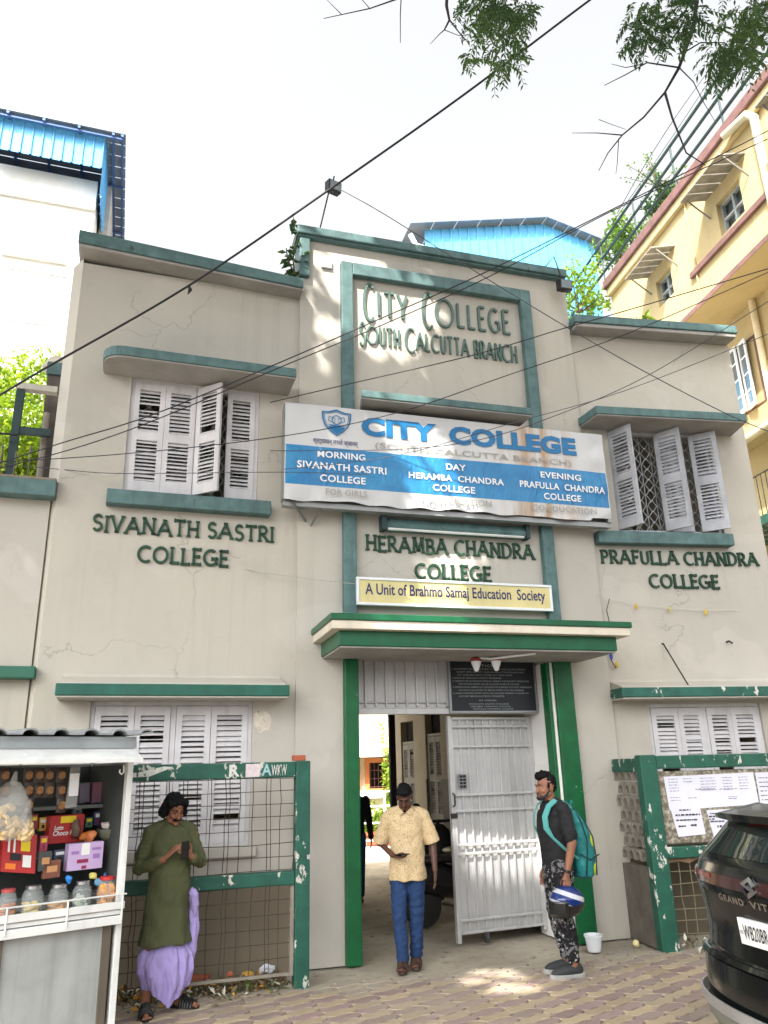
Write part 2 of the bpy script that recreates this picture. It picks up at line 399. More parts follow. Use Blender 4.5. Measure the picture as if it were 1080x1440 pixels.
RS = random.Random(99)
def shutter(parent, fr, w, z0, z1, m, name='shutter', slats=11, th=0.032, hinge_right=False):
    """one louvred leaf in its own frame: u 0..w from the hinge, front face at d = th"""
    b = B(); s = -1 if hinge_right else 1
    def bx(a, c, d0, d1, e, f): b.box(fr, min(s * a, s * c), max(s * a, s * c), d0, d1, e, f)
    st = 0.058
    bx(0, st, 0, th, z0, z1); bx(w - st, w, 0, th, z0, z1)
    zm = z0 + (z1 - z0) * 0.5
    for e, f in ((z0, z0 + 0.12), (zm - 0.05, zm + 0.05), (z1 - 0.09, z1)): bx(st, w - st, 0, th, e, f)
    for e, f in ((z0 + 0.12, zm - 0.05), (zm + 0.05, z1 - 0.09)):
        n = slats
        for k in range(n):
            tw = RS.uniform(-.10, .10) if RS.random() > .08 else RS.uniform(-.35, .35)
            if RS.random() < .025: continue
            zc = e + (f - e) * (k + 0.5) / n; p = (f - e) / n
            u0, u1 = sorted((s * (st - 0.004), s * (w - st + 0.004)))
            b.add([fr.p(u, dd, zz) for u in (u0, u1) for dd, zz in ((th * 0.96, zc - p * (0.42 + tw)), (th * 0.96, zc - p * (0.28 + tw)), (0.002, zc + p * (0.40 + tw)), (0.002, zc + p * (0.26 + tw)))],
                  [(0, 1, 2, 3), (7, 6, 5, 4), (0, 4, 5, 1), (1, 5, 6, 2), (2, 6, 7, 3), (3, 7, 4, 0)])
    return b.build(name, m, parent)

def window_frame(root, fr, u0, u1, z0, z1, d0, d1, m, mull=(), t=0.045):
    b = B(); b.box(fr, u0, u0 + t, d0, d1, z0, z1); b.box(fr, u1 - t, u1, d0, d1, z0, z1)
    b.box(fr, u0 + t, u1 - t, d0, d1 + 0.003, z1 - t, z1); b.box(fr, u0 + t, u1 - t, d0, d1 + 0.003, z0, z0 + t * 0.7)
    for x in mull: b.box(fr, x - t * 0.6, x + t * 0.6, d0, d1, z0 + t * 0.7, z1 - t)
    return b.build('window', m, root, bevel=0.004)

def grille(parent, fr, u0, u1, z0, z1, d, m, cell=0.155):
    """zigzag iron grille of linked lozenges between flat bars"""
    b = B(); nu = max(1, round((u1 - u0) / cell)); nz = max(2, round((z1 - z0) / cell)); cu, cz = (u1 - u0) / nu, (z1 - z0) / nz
    for i in range(nu + 1): b.tube([fr.p(u0 + i * cu, d, z0), fr.p(u0 + i * cu, d, z1)], 0.006, 5)
    for i in range(nu):
        for j in range(nz):
            a, e = u0 + i * cu, z0 + j * cz; k = 0.82
            q = [fr.p(a + cu / 2 - cu * .5 * k, d + .004, e + cz / 2), fr.p(a + cu / 2, d + .004, e + cz / 2 + cz * .58), fr.p(a + cu / 2 + cu * .5 * k, d + .004, e + cz / 2), fr.p(a + cu / 2, d + .004, e + cz / 2 - cz * .58)]
            for x in range(4): b.tube([q[x], q[(x + 1) % 4]], 0.0055, 4)
    return b.build('grille', m, parent)

# stroke lettering: raised cement capitals
def arc(cx, cy, rx, ry, a0, a1, n=14): return [(cx + rx * math.cos(rad(a0 + (a1 - a0) * i / n)), cy + ry * math.sin(rad(a0 + (a1 - a0) * i / n))) for i in range(n + 1)]
GL = {
 'A': (0.74, [[(0, 0), (.37, 1)], [(.37, 1), (.74, 0)], [(.14, .34), (.60, .34)]]),
 'B': (0.56, [[(.06, 0), (.06, 1)], [(.06, 1), *arc(.30, .76, .2, .24, 90, -90), (.06, .52)], [(.06, .52), *arc(.30, .26, .25, .26, 90, -90), (.06, 0)]]),
 'C': (0.74, [arc(.46, .5, .44, .5, 52, 308, 20)]),
 'D': (0.72, [[(.06, 0), (.06, 1)], [(.06, 1), *arc(.24, .5, .46, .5, 90, -90, 18), (.06, 0)]]),
 'E': (0.52, [[(.06, 0), (.06, 1)], [(.06, 1), (.5, 1)], [(.06, .52), (.42, .52)], [(.06, 0), (.52, 0)]]),
 'F': (0.50, [[(.06, 0), (.06, 1)], [(.06, 1), (.5, 1)], [(.06, .52), (.40, .52)]]),
 'G': (0.86, [arc(.46, .5, .44, .5, 52, 325, 20), [(.54, .44), (.84, .44)], [(.82, .44), (.82, .10)]]),
 'H': (0.70, [[(.06, 0), (.06, 1)], [(.64, 0), (.64, 1)], [(.06, .5), (.64, .5)]]),
 'I': (0.16, [[(.08, 0), (.08, 1)]]),
 'L': (0.50, [[(.06, 1), (.06, 0)], [(.06, 0), (.5, 0)]]),
 'M': (0.86, [[(.06, 0), (.12, 1)], [(.12, 1), (.43, .12)], [(.43, .12), (.74, 1)], [(.74, 1), (.80, 0)]]),
 'N': (0.74, [[(.06, 0), (.06, 1)], [(.06, 1), (.68, 0)], [(.68, 0), (.68, 1)]]),
 'O': (0.90, [arc(.45, .5, .43, .5, 0, 360, 28)]),
 'P': (0.54, [[(.06, 0), (.06, 1)], [(.06, 1), *arc(.28, .74, .24, .26, 90, -90), (.06, .48)]]),
 'R': (0.62, [[(.06, 0), (.06, 1)], [(.06, 1), *arc(.28, .74, .24, .26, 90, -90), (.06, .48)], [(.26, .48), (.62, 0)]]),
 'S': (0.52, [[*arc(.27, .755, .22, .245, 25, 265, 14), *arc(.27, .255, .24, .255, 85, -150, 14)]]),
 'T': (0.66, [[(.33, 0), (.33, 1)], [(0, 1), (.66, 1)]]),
 'U': (0.66, [[(.06, 1), (.06, .3), *arc(.33, .3, .27, .3, 180, 360, 12), (.60, 1)]]),
 'V': (0.70, [[(0, 1), (.35, 0)], [(.35, 0), (.70, 1)]]),
 'Y': (0.64, [[(0, 1), (.32, .5)], [(.64, 1), (.32, .5)], [(.32, .5), (.32, 0)]]),
}
def lettering(fr, text, u0, u1, z0, z1, d, depth, thick, m, parent, serif=0.0, wscale=None, gap=0.22, space=0.55, hscale=None, name='lettering', rnd=0.0):
    """lay the words between u0 and u1; every stroke is a bar standing out of the wall"""
    wscale = wscale or {}; hscale = hscale or {}
    x = 0.0; pos = []; rr = random.Random(len(text))
    for i, ch in enumerate(text):
        if ch == ' ': x += space; pos.append(None); continue
        w = GL[ch][0] * wscale.get((ch, i), wscale.get(ch, wscale.get('*', 1.0)))
        pos.append((x, w)); x += w + gap
    tot = x - gap; sx = (u1 - u0) / tot; H = z1 - z0
    b = B(); t = thick / 2
    def bar(p, q, k=1.0):
        p, q = Vector(p), Vector(q); v = q - p
        if v.length < 1e-6: return
        v.normalize(); n = Vector((-v.y, v.x)) * t * k
        a = [p + n, q + n, q - n, p - n]
        b.prism(fr, [(c.x, c.y) for c in a], d, d + depth)
    def path(pl, k=1.0):
        P = [Vector(p) for p in pl]; closed = (P[0] - P[-1]).length < 1e-4
        L, Rr = [], []
        for i in range(len(P)):
            a = P[i - 1] if i else (P[-2] if closed else P[0]); c = P[i + 1] if i + 1 < len(P) else (P[1] if closed else P[-1])
            v = (c - a); v = v.normalized() if v.length > 1e-6 else Vector((1, 0)); n = Vector((-v.y, v.x)) * t * k
            L.append(P[i] + n); Rr.append(P[i] - n)
        rs = [[fr.p(l.x, d, l.y), fr.p(l.x, d + depth, l.y), fr.p(r.x, d + depth, r.y), fr.p(r.x, d, r.y)] for l, r in zip(L, Rr)]
        b.rings(rs, caps=not closed)
    for i, ch in enumerate(text):
        if ch == ' ': continue
        x, w = pos[i]; g = GL[ch]; kx = w / g[0] * sx; hh = H * hscale.get((ch, i), 1.0); zo = (H - hh) * 0.5 if (ch, i) in hscale else 0
        dz = rr.uniform(-rnd, rnd)
        T = lambda p: (u0 + x * sx + p[0] * kx, z0 + zo + dz + t + p[1] * (hh - 2 * t))
        for pl in g[1]:
            q = [T(p) for p in pl]
            if len(q) == 2:
                bar(q[0], q[1])
                if serif:
                    for e, f in ((q[0], q[1]), (q[1], q[0])):
                        v = Vector(f) - Vector(e)
                        if abs(v.y) > abs(v.x) * 0.6: bar((e[0] - serif, e[1]), (e[0] + serif, e[1]), 0.7)
                        else: bar((e[0], e[1] - serif * .8), (e[0], e[1] + serif * .8), 0.7)
            else: path(q)
    return b.build(name, m, parent)

def font_mesh(b, text, fr, u0, u1, z0, z1, d, bold=0.0, extrude=0.004, spacing=1.0, shear=0.0, surf=None):
    """flat printed words fitted into a rectangle of a frame (surf maps u, z to a depth for sagging banners)"""
    cu = bpy.data.curves.new('txt', 'FONT'); cu.body = text; cu.size = 1.0; cu.offset = bold; cu.extrude = 0.0; cu.resolution_u = 3; cu.space_character = spacing; cu.shear = shear
    ob = bpy.data.objects.new('txt', cu); COL.objects.link(ob); dg = bpy.context.evaluated_depsgraph_get()
    me = bpy.data.meshes.new_from_object(ob.evaluated_get(dg))
    xs = [v.co.x for v in me.vertices]; ys = [v.co.y for v in me.vertices]
    if xs:
        x0, x1, y0, y1 = min(xs), max(xs), min(ys), max(ys)
        vs_ = []
        for v in me.vertices:
            u = u0 + (v.co.x - x0) / (x1 - x0) * (u1 - u0); z = z0 + (v.co.y - y0) / max(1e-6, y1 - y0) * (z1 - z0)
            vs_.append(fr.p(u, (surf(u, z) if surf else d) + extrude, z))
        b.add(vs_, [tuple(p.vertices) for p in me.polygons])
    bpy.data.objects.remove(ob); bpy.data.curves.remove(cu); bpy.data.meshes.remove(me)

# ------------------------------------------------------------------ the college building
BLD = thing('college_building', 'beige two storey college front with green trims and raised lettering', 'building', CF.p(1.3, -1.0, 0), CF.yaw)
WD = 3.0
# --- left wing
b = B()
LW = (-1.90, -0.46, 4.68, 6.06); LWL = (-2.02, -0.44, 1.12, 2.50)
holed_wall(b, LF, -2.54, 0.03, 0, 7.44, 0, 0.24, [LW, LWL])
b.plan(LF, [(-2.54, -0.24), (-2.54, 0), (-2.66, -0.22), (-2.66, -WD), (-2.54, -WD)], 0, 7.50)
b.box(LF, -2.54, 0.0, -WD, -WD + 0.2, 0, 7.5); b.box(LF, -2.6, 0.02, -WD + .2, -0.24, 7.3, 7.5)
b.box(LF, -2.54, 0.0, -WD + .2, -0.24, 3.3, 3.45)
b.build('facade_wall', M_WALL, BLD)
b = B(); b.prism(LF, [(-2.60, 7.545), (0, 7.43), (0, 7.56), (-2.60, 7.71)], -0.25, 0.24); b.m = 1; b.prism(LF, [(-2.585, 7.50), (0, 7.40), (0, 7.428), (-2.585, 7.543)], -.24, 0.22); b.build('coping', [M_TEAL, M_SOFF], BLD, bevel=0.010)
b = B(); cs = [(-2.21 + .22, 0.46), (-0.12, 0.46), (-0.12, 0.001), (-2.21, 0.001), (-2.21, .22)] ; 
pl = [(-0.12, 0.001), (-0.12, 0.46), (-2.00, 0.46)] + [(-2.00 + .21 * math.cos(a), .25 + .21 * math.sin(a)) for a in (rad(110), rad(130), rad(150), rad(170))] + [(-2.21, 0.001)]
b.plan(LF, pl, 6.07, 6.18); b.m = 1; b.plan(LF, [(u * 0.995 - 0.004, d * 0.97) for u, d in pl], 6.05, 6.07); b.build('window_canopy', [M_TEAL, M_SOFF], BLD, bevel=0.008)
b = B(); b.box(LF, -2.05, -0.32, 0.001, 0.15, 4.50, 4.66); b.build('sill', M_TEAL, BLD, bevel=0.012)
def cill_canopy(fr, u0, u1, z, mt):
    b = B(); b.box(fr, u0, u1, 0.001, 0.36, z, z + 0.11); b.m = 1; b.side(fr, [(0.001, z + .111), (0.33, z + .111), (0.30, z + .13), (0.02, z + .21), (0.001, z + .24)], u0 + 0.03, u1 - 0.03)
    b.m = 1; b.box(fr, u0 + .01, u1 - .01, 0.002, 0.345, z - .02, z); b.build('window_canopy', [mt, M_WALL], BLD, bevel=0.008)
cill_canopy(LF, -2.33, -0.13, 2.52, M_CHAJ)
lettering(LF, 'SIVANATH SASTRI', -2.16, -0.27, 4.215, 4.405, 0, 0.028, 0.024, M_LETD, BLD, serif=0.022, space=0.42, wscale={'I': 1, 'A': 1.15, 'S': 1.05}, rnd=0.006)
lettering(LF, 'COLLEGE', -1.69, -0.76, 3.91, 4.10, 0, 0.028, 0.026, M_LETD, BLD, serif=0.022, wscale={'C': 1.05, 'O': 1.0}, rnd=0.005)
# upper left window: leaf 1, 2, 4 shut, leaf 3 ajar
w = window_frame(BLD, LF, LW[0], LW[1], LW[2], LW[3], -0.10, -0.035, M_SHUT, mull=[(LW[0] + LW[1]) / 2])
a0 = LW[0] + 0.045; mid = (LW[0] + LW[1]) / 2; lw_ = (mid - a0) / 2
zz0, zz1 = LW[2] + 0.03, LW[3] - 0.045
shutter(w, LF.sub(a0, -0.052, 0), lw_ - .004, zz0, zz1, M_SHUT)
shutter(w, LF.sub(mid - .005, -0.050, 0), lw_ - .004, zz0, zz1, M_SHUT, hinge_right=True)
shutter(w, LF.sub(mid + .03, -0.035, 0, rad(-44)), lw_ - .004, zz0, zz1 , M_SHUT)
shutter(w, LF.sub(LW[1] - .047, -0.050, 0), lw_ - .02, zz0, zz1, M_SHUT, hinge_right=True)
grille(w, LF, LW[0] + .06, LW[1] - .06, LW[2] + .03, LW[3] - .05, -0.14, M_GRILL)
# lower left window
def low_window(fr, R):
    w = window_frame(BLD, fr, R[0], R[1], R[2], R[3], -0.09, -0.035, M_SHUT, mull=[(R[0] + R[1]) / 2])
    m = (R[0] + R[1]) / 2; L = (m - R[0] - .05) / 2
    shutter(w, fr.sub(R[0] + .047, -0.055, 0), L - .002, R[2] + .03, R[3] - .05, M_SHUT, slats=10)
    shutter(w, fr.sub(m - .03, -0.055, 0), L - .002 - .028, R[2] + .03, R[3] - .05, M_SHUT, slats=10, hinge_right=True)
    shutter(w, fr.sub(m + .03, -0.055, 0), L - .03, R[2] + .03, R[3] - .05, M_SHUT, slats=10)
    shutter(w, fr.sub(R[1] - .047, -0.055, 0), L - .002, R[2] + .03, R[3] - .05, M_SHUT, slats=10, hinge_right=True)
    return w
low_window(LF, LWL)
b = B(); b.box(LF, LWL[0] - .06, LWL[1] + .06, 0.001, 0.07, LWL[2] - .1, LWL[2]); b.build('sill', M_WALL, BLD, bevel=.01)

# --- right wing
b = B()
RW = (0.42, 1.90, 4.62, 6.05); RWL = (0.50, 1.98, 1.2, 2.46)
holed_wall(b, RF, 0.0, 2.46, 0, 7.46, 0, 0.24, [RW, RWL])
b.box(RF, 2.26, 2.46, -WD, -0.24, 0, 7.46); b.box(RF, 0.0, 2.46, -WD - .2, -WD, 0, 7.46); b.box(RF, 0, 2.26, -WD, -.24, 7.26, 7.46); b.box(RF, 0, 2.26, -WD, -.24, 3.3, 3.45)
b.build('facade_wall', M_WALL, BLD)
b = B(); b.box(RF, 0.03, 2.46, -0.24, 0.25, 7.52, 7.64); b.m = 1; b.box(RF, 0.05, 2.44, -.22, 0.23, 7.462, 7.518); b.build('coping', [M_TEAL, M_SOFF], BLD, bevel=0.010)
b = B(); pl = [(0.10, 0.001), (-0.0, 0.02), (0.08, 0.45), (2.20, 0.45), (2.26, 0.001)]; b.plan(RF, pl, 6.05, 6.16); b.m = 1; b.plan(RF, [(u * .99 + .012, d * .97) for u, d in pl], 6.03, 6.05); b.build('window_canopy', [M_TEAL, M_SOFF], BLD, bevel=0.008)
b = B(); b.box(RF, 0.06, 1.92, 0.001, 0.15, 4.42, 4.58); b.build('sill', M_TEAL, BLD, bevel=0.012)
cill_canopy(RF, 0.02, 2.9, 2.51, mat('window_canopy_flaked', lin(40, 92, 80), 0.6, var=0.25, scale=6, chips=(lin(206, 204, 198), 0.60, 6), streak=.3))
lettering(RF, 'PRAFULLA CHANDRA', 0.13, 2.29, 4.18, 4.365, 0, 0.028, 0.024, M_LETD, BLD, serif=0.022, space=0.42, wscale={'A': 1.15}, rnd=0.006)
lettering(RF, 'COLLEGE', 0.74, 1.68, 3.875, 4.06, 0, 0.028, 0.026, M_LETD, BLD, serif=0.022, rnd=0.005)
M_SHR = mat('shutter_weathered_grey', lin(176, 178, 184), 0.65, var=0.16, scale=5, bump=.3, bscale=30, streak=.45)
w = window_frame(BLD, RF, *RW, -0.12, -0.05, M_SHR, mull=[(RW[0] + RW[1]) / 2])
a0 = RW[0] + .045; mid = (RW[0] + RW[1]) / 2; lw_ = (mid - a0) / 2; zz0, zz1 = RW[2] + .02, RW[3] - .045
shutter(w, RF.sub(a0 - .01, -0.03, 0, rad(-62)), lw_, zz0, zz1, M_SHR)
shutter(w, RF.sub(mid - .05, -0.03, 0, rad(-52)), lw_, zz0, zz1, M_SHR)
shutter(w, RF.sub(mid + .03, -0.06, 0, rad(-6)), lw_ - .05, zz0, zz1, M_SHR)
shutter(w, RF.sub(RW[1] - .03 - lw_ * .75, -0.03, 0, rad(-38)), lw_, zz0, zz1, M_SHR)
grille(w, RF, RW[0] + .06, RW[1] - .06, RW[2] + .03, RW[3] - .05, -0.15, M_GRILL)
low_window(RF, RWL)

# --- centre block
b = B()
DO = (0.16, 2.47, -0.02, 2.97)
PAN = (0.15, 2.50, 3.28, 7.78)
holed_wall(b, CF, -0.51, 3.27, 0, 8.30, -0.05, 0.30, [DO])
b.box(CF, -0.51, -0.31, -WD, -0.35, 0, 8.3); b.box(CF, 3.07, 3.27, -WD, -0.35, 0, 8.3); b.box(CF, -0.51, 3.27, -WD - .2, -WD, 3.3, 8.3); b.box(CF, -.31, 3.07, -WD, -.35, 8.05, 8.3)
b.build('facade_wall', M_WALL, BLD)
b = B(); b.box(CF, -0.57, 3.26, 0.0 - .4, 0.06, 8.30, 8.42); b.box(CF, -0.55, 3.24, -.38, 0.03, 8.27, 8.30); b.box(CF, -0.53, -0.40, -.38, 0.02, 7.7, 8.27) ; b.build('coping', M_TEAL, BLD, bevel=0.012)
# raised green band framing a sunk panel
b = B()
b.box(CF, 0.0, 0.15, -0.048, 0.05, 3.27, 7.98); b.box(CF, 2.50, 2.655, -0.048, 0.05, 3.27, 7.98); b.box(CF, 0.15, 2.50, -0.048, 0.05, 7.80, 7.98)
b.build('moulding', M_TEAL, BLD, bevel=0.012)
lettering(CF, 'CITY COLLEGE', 0.31, 2.34, 7.28, 7.66, -0.05, 0.035, 0.030, M_LETT, BLD, space=0.62, gap=0.20, wscale={('C', 0): 0.62, ('C', 5): .62, 'O': 1.02, 'E': 0.72, 'G': 0.62, 'L': 0.72, 'T': .72, 'Y': .68}, hscale={('C', 0): 1.5, ('C', 5): 1.5, ('O', 6): 1.15})
lettering(CF, 'SOUTH CALCUTTA BRANCH', 0.25, 2.41, 6.86, 7.13, -0.05, 0.03, 0.022, M_LETT, BLD, space=0.30, gap=0.14, wscale={'*': .62, ('S', 0): .7, 'O': .92, ('C', 6): 0.95, ('C', 9): .8, ('C', 19): .8, 'T': .62, 'A': .8}, hscale={('S', 0): 1.3, ('C', 6): 1.35})
lettering(CF, 'HERAMBA CHANDRA', 0.29, 2.40, 4.17, 4.365, -0.05, 0.028, 0.024, M_LETD, BLD, serif=0.022, space=0.42, wscale={'A': 1.15}, rnd=0.006)
lettering(CF, 'COLLEGE', 0.87, 1.81, 3.87, 4.06, -0.05, 0.028, 0.026, M_LETD, BLD, serif=0.022, rnd=0.005)
# little hood over the banner
u0, z0 = CF.at(509, 553, 0.42); u1, z1 = CF.at(748, 575, 0.42); zz = (z0 + z1) / 2
b = B(); pl = [(u0 + .10, -0.05), (u0, 0.40), (u1, 0.42), (u1 - .02, -0.05)]; b.plan(CF, pl, zz - 0.055, zz + 0.035); b.m = 1; b.plan(CF, [(u, d * .97) for u, d in pl], zz - .075, zz - .055)
b.build('hood', [M_TEAL, M_SOFF], BLD, bevel=0.008)
# porch canopy: green edge, cream band, green fascia, pale soffit
b = B(); b.box(CF, -0.35, 3.01, -0.05, 0.92, 3.19, 3.255); b.m = 1; b.box(CF, -0.33, 2.99, -0.05, 0.90, 3.105, 3.19)
b.m = 0; b.box(CF, -0.24, 2.87, -0.05, 0.80, 2.955, 3.105); b.m = 2; b.box(CF, -0.225, 2.855, -0.05, 0.785, 2.935, 2.955); b.build('porch_canopy', [M_CANG, M_CREAM, M_SOFF], BLD, bevel=0.008)
# gateway pillars and jambs
b = B(); b.box(CF, 0.0, 0.158, -0.30, 0.03, 0, 2.935); b.build('pilaster', M_GREEN, BLD, bevel=0.014)
b = B(); b.box(CF, 2.50, 2.73, -0.048, 0.03, 0, 2.935); b.box(CF, 2.425, 2.468, -0.17, -0.02, 0, 2.93); b.m = 1; b.box(CF, 2.468, 2.50, -0.15, -0.005, 0, 2.93); b.build('pilaster', [M_GREEN, M_WHITE], BLD, bevel=0.010)
b = B(); b.box(CF, 2.44, 2.48, -0.7, -0.172, 0, 2.93); b.build('jamb', M_WHITE, BLD)
# passage through the building
PD = 6.2
b = B(); b.box(CF, -0.15, -0.01, -PD, -0.36, 0, 3.3); b.build('passage_wall', M_WALL, BLD)
def d_on_u(px, u):            # depth along the passage wall seen at a pixel column
    r = ray(px, 1083); a = CF.p(u, 0, 0); k = CF.N
    # solve CAMP + t r on the line a + d k (plan)
    det = r.x * (-k.y) - (-k.x) * r.y; ax, ay = a.x - CAMP.x, a.y - CAMP.y
    return (r.x * ay - r.y * ax) / det
UW = 2.50
dd = [d_on_u(px, UW) for px in (627, 622, 600, 583, 565)]
wf = Fr(CF.p(UW, 0, 0), CF.yaw - math.pi / 2)
M_PASS = plaster('passage_plaster', lin(170, 162, 146), 0.4, 0.3, 0.5)
# in wf: u runs out of the building, d points to the left (into the passage)
s1a, s1b, s2a, s2b = dd[2], dd[1], dd[4], dd[3]
PE = d_on_u(553, UW)
b = B(); holed_wall(b, wf, PE, -0.72, 0, 3.3, 0, 0.22, [(s1a, s1b, 0.95, 2.75), (s2a, s2b, 0.95, 2.6)]); b.box(wf, PE, PE + .2, -1.2, -.22, 0, 3.3); b.build('passage_wall', M_PASS, BLD)
b = B(); b.box(wf, d_on_u(601, UW), -.72, .001, .02, -.01, .94); b.box(wf, s1b + .01, -.72, .001, .02, .94, 1.62); b.box(wf, d_on_u(601, UW), s1a - .01, .001, .02, .94, 1.62); b.build('added_dark_panel', mat('painted_passage_dark', (.015, .015, .016), .6, var=.3), BLD)  # black panels added to put the darkness of the lower passage into colour
for (a, c, top) in ((s1a, s1b, 2.33), (s2a, s2b, 2.25)):
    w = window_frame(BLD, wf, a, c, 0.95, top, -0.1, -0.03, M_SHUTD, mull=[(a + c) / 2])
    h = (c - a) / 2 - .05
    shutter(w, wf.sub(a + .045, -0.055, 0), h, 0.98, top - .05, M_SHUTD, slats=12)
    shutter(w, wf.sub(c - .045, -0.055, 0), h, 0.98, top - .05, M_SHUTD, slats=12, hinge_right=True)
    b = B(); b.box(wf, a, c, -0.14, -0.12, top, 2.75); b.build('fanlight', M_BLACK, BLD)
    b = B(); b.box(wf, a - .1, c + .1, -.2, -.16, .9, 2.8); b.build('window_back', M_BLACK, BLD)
b = B(); b.box(CF, -0.2, UW + .3, -PD, -0.36, 3.05, 3.3); b.build('passage_ceiling', M_SOFF, BLD)
# grey steel transom over the gateway
b = B(); TD = -0.38
b.box(CF, 0.17, 2.44, TD - .02, TD, 2.44, 3.0)
for i in range(19):
    u = 0.20 + i * 0.122; b.side(CF, [(TD + .001, 2.46), (TD + .035, 2.46), (TD + .035, 2.99), (TD + .001, 2.99)], u, u + 0.022)
b.box(CF, 0.17, 2.44, TD - .03, TD + .05, 2.375, 2.44); b.box(CF, 0.17, 2.44, TD + .002, TD + .046, 2.50, 2.515)
b.build('transom_panel', M_GATE, BLD, bevel=0.004)
# twin hooded lamps under the canopy
M_RED = mat('red_paint_dull', lin(150, 52, 46), 0.5)
lampr = thing('entrance_light', 'pair of small white lamps with red caps on a pipe under the porch canopy', 'lamp', CF.p(1.45, 0.35, 2.935), CF.yaw)
b = B(); b.tube([CF.p(1.44, 0.30, 2.93), CF.p(1.52, 0.42, 2.90), CF.p(1.78, 0.62, 2.915), CF.p(1.95, 0.66, 2.93)], 0.012, 6); b.build('pipe_bracket', M_PLW, lampr)
for uu, dz in ((1.42, 0.28), (1.63, 0.34)):
    c = CF.p(uu, dz, 2.86); h = B(); h.lathe(c, [(0.03, 0.075), (0.06, 0.06), (0.062, 0.035), (0.058, 0.03)], 16); hh = h.build('lamp_cap', M_RED, lampr, smooth=40)
    g = B(); g.lathe(c, [(0.056, 0.03), (0.05, 0.0), (0.03, -0.05), (0.02, -0.075), (0.004, -0.08)], 16); g.build('lamp_body', M_PLW, lampr, smooth=40)

# --- left annex with a roof terrace
AX = thing('annex_building', 'low beige annex joined to the left of the college, terrace on top', 'building', LF.p(-5, -1.2, 0), LF.yaw)
b = B(); b.box(LF, -9, -2.60, -4, -0.06, 0, 4.66); b.build('facade_wall', M_WALL, AX)
ua, za = LF.at(84, 700, 0.08); ub, zb = LF.at(84, 678, .08)
b = B(); b.box(LF, -9, -2.545, -0.059, 0.12, za, zb); b.m = 1; b.box(LF, -9, -2.55, -.30, 0.10, zb, zb + .035); b.build('parapet_band', [M_TEAL, M_CONC], AX, bevel=0.01)
u2, z2 = LF.at(45, 938, .02); u3, z3 = LF.at(45, 955, .02)
b = B(); b.box(LF, -9, -2.545, -0.059, 0.10, z3, z2); b.build('string_course', mat('string_course_green', lin(44, 100, 80), .55, chips=(lin(176, 88, 64), .6, 3.5)), AX, bevel=0.01)
# terrace railing, post frame and end wall
zt = zb + .035
rl = thing('terrace_railing', 'black iron spike railing along the annex terrace edge', 'railing', LF.p(-4, -0.1, zt), LF.yaw)
b = B(); b.tube([LF.p(-9, -.1, zt + .04), LF.p(-2.62, -.1, zt + .04)], .016, 6); b.tube([LF.p(-9, -.1, zt + .52), LF.p(-3.0, -.1, zt + .52)], .012, 6); b.build('rail', M_WIRE, rl)
for i in range(26):
    u = -2.72 - i * .135; hgt = 0.33 if i % 2 else 0.26
    k = B(); k.tube([LF.p(u, -.1, zt + .03), LF.p(u, -.1, zt + hgt)], .007, 5); k.ell(LF.p(u, -.1, zt + hgt + .03), (.014, .014, .05), 6); k.build('spike_bar', mat('rail_paint_worn', lin(96, 92, 84), .6, var=.5, scale=20), rl)
pf = thing('steel_gantry', 'dark green steel post and beam gantry standing on the annex terrace', 'gantry', LF.p(-3.1, -.25, zt), LF.yaw)
uL, zL = LF.at(28, 548, -.25); uL2, zL2 = LF.at(24, 670, -.25); uR, zR = LF.at(92, 608, -.25); uB, zB = LF.at(30, 604, -.25)
M_DKG = mat('dark_green_steel', lin(34, 56, 58), .55, var=.3)
b = B(); b.box(LF, uL - .03, uL + .05, -.30, -.22, zt, zL); b.build('post', M_DKG, pf)
b = B(); b.box(LF, uL + .051, -2.70, -.29, -.23, zB - .05, zB + .03); b.build('rail', M_DKG, pf)
b = B(); b.box(LF, uL - .03, -2.68, -.31, -.21, zL + .001, zL + .07); b.build('beam', mat('beam_weathered_white', lin(184, 180, 170), .8, var=.2, streak=.4), pf)
ew = thing('terrace_end_wall', 'dark stained terrace wall with a green cap beside the college', 'wall', LF.p(-2.9, -.7, zt), LF.yaw)
uw, zw = LF.at(68, 530, -.6)
b = B(); b.box(LF, uw, -2.66, -1.4, -.55, 4.3, zw); b.build('wall', mat('stained_plaster_dark', lin(96, 88, 84), .9, var=.2, scale=2, streak=.5), ew)
b = B(); b.box(LF, uw - .02, -2.66, -1.42, -.51, zw, zw + .16); b.build('cap', M_TEAL, ew, bevel=.01)
b = B(); b.tube([LF.p(-2.78, -.42, zt), LF.p(-2.78, -.42, zt + .95)], .035, 10); b.build('drain_pipe', mat('pipe_grey', lin(140, 132, 122), .7), ew)
b = B(); b.ell(LF.p(-2.78, -.8, zw + .25), (.16, .12, .13), 10); b.xform(lambda p: p + noise.noise_vector(p * 9) * .05); tag(b.build('sack', mat('dirty_sack', lin(186, 178, 164), .9, var=.25), smooth=True), 'pale crumpled sack lying on the green wall cap at the left', 'sack')

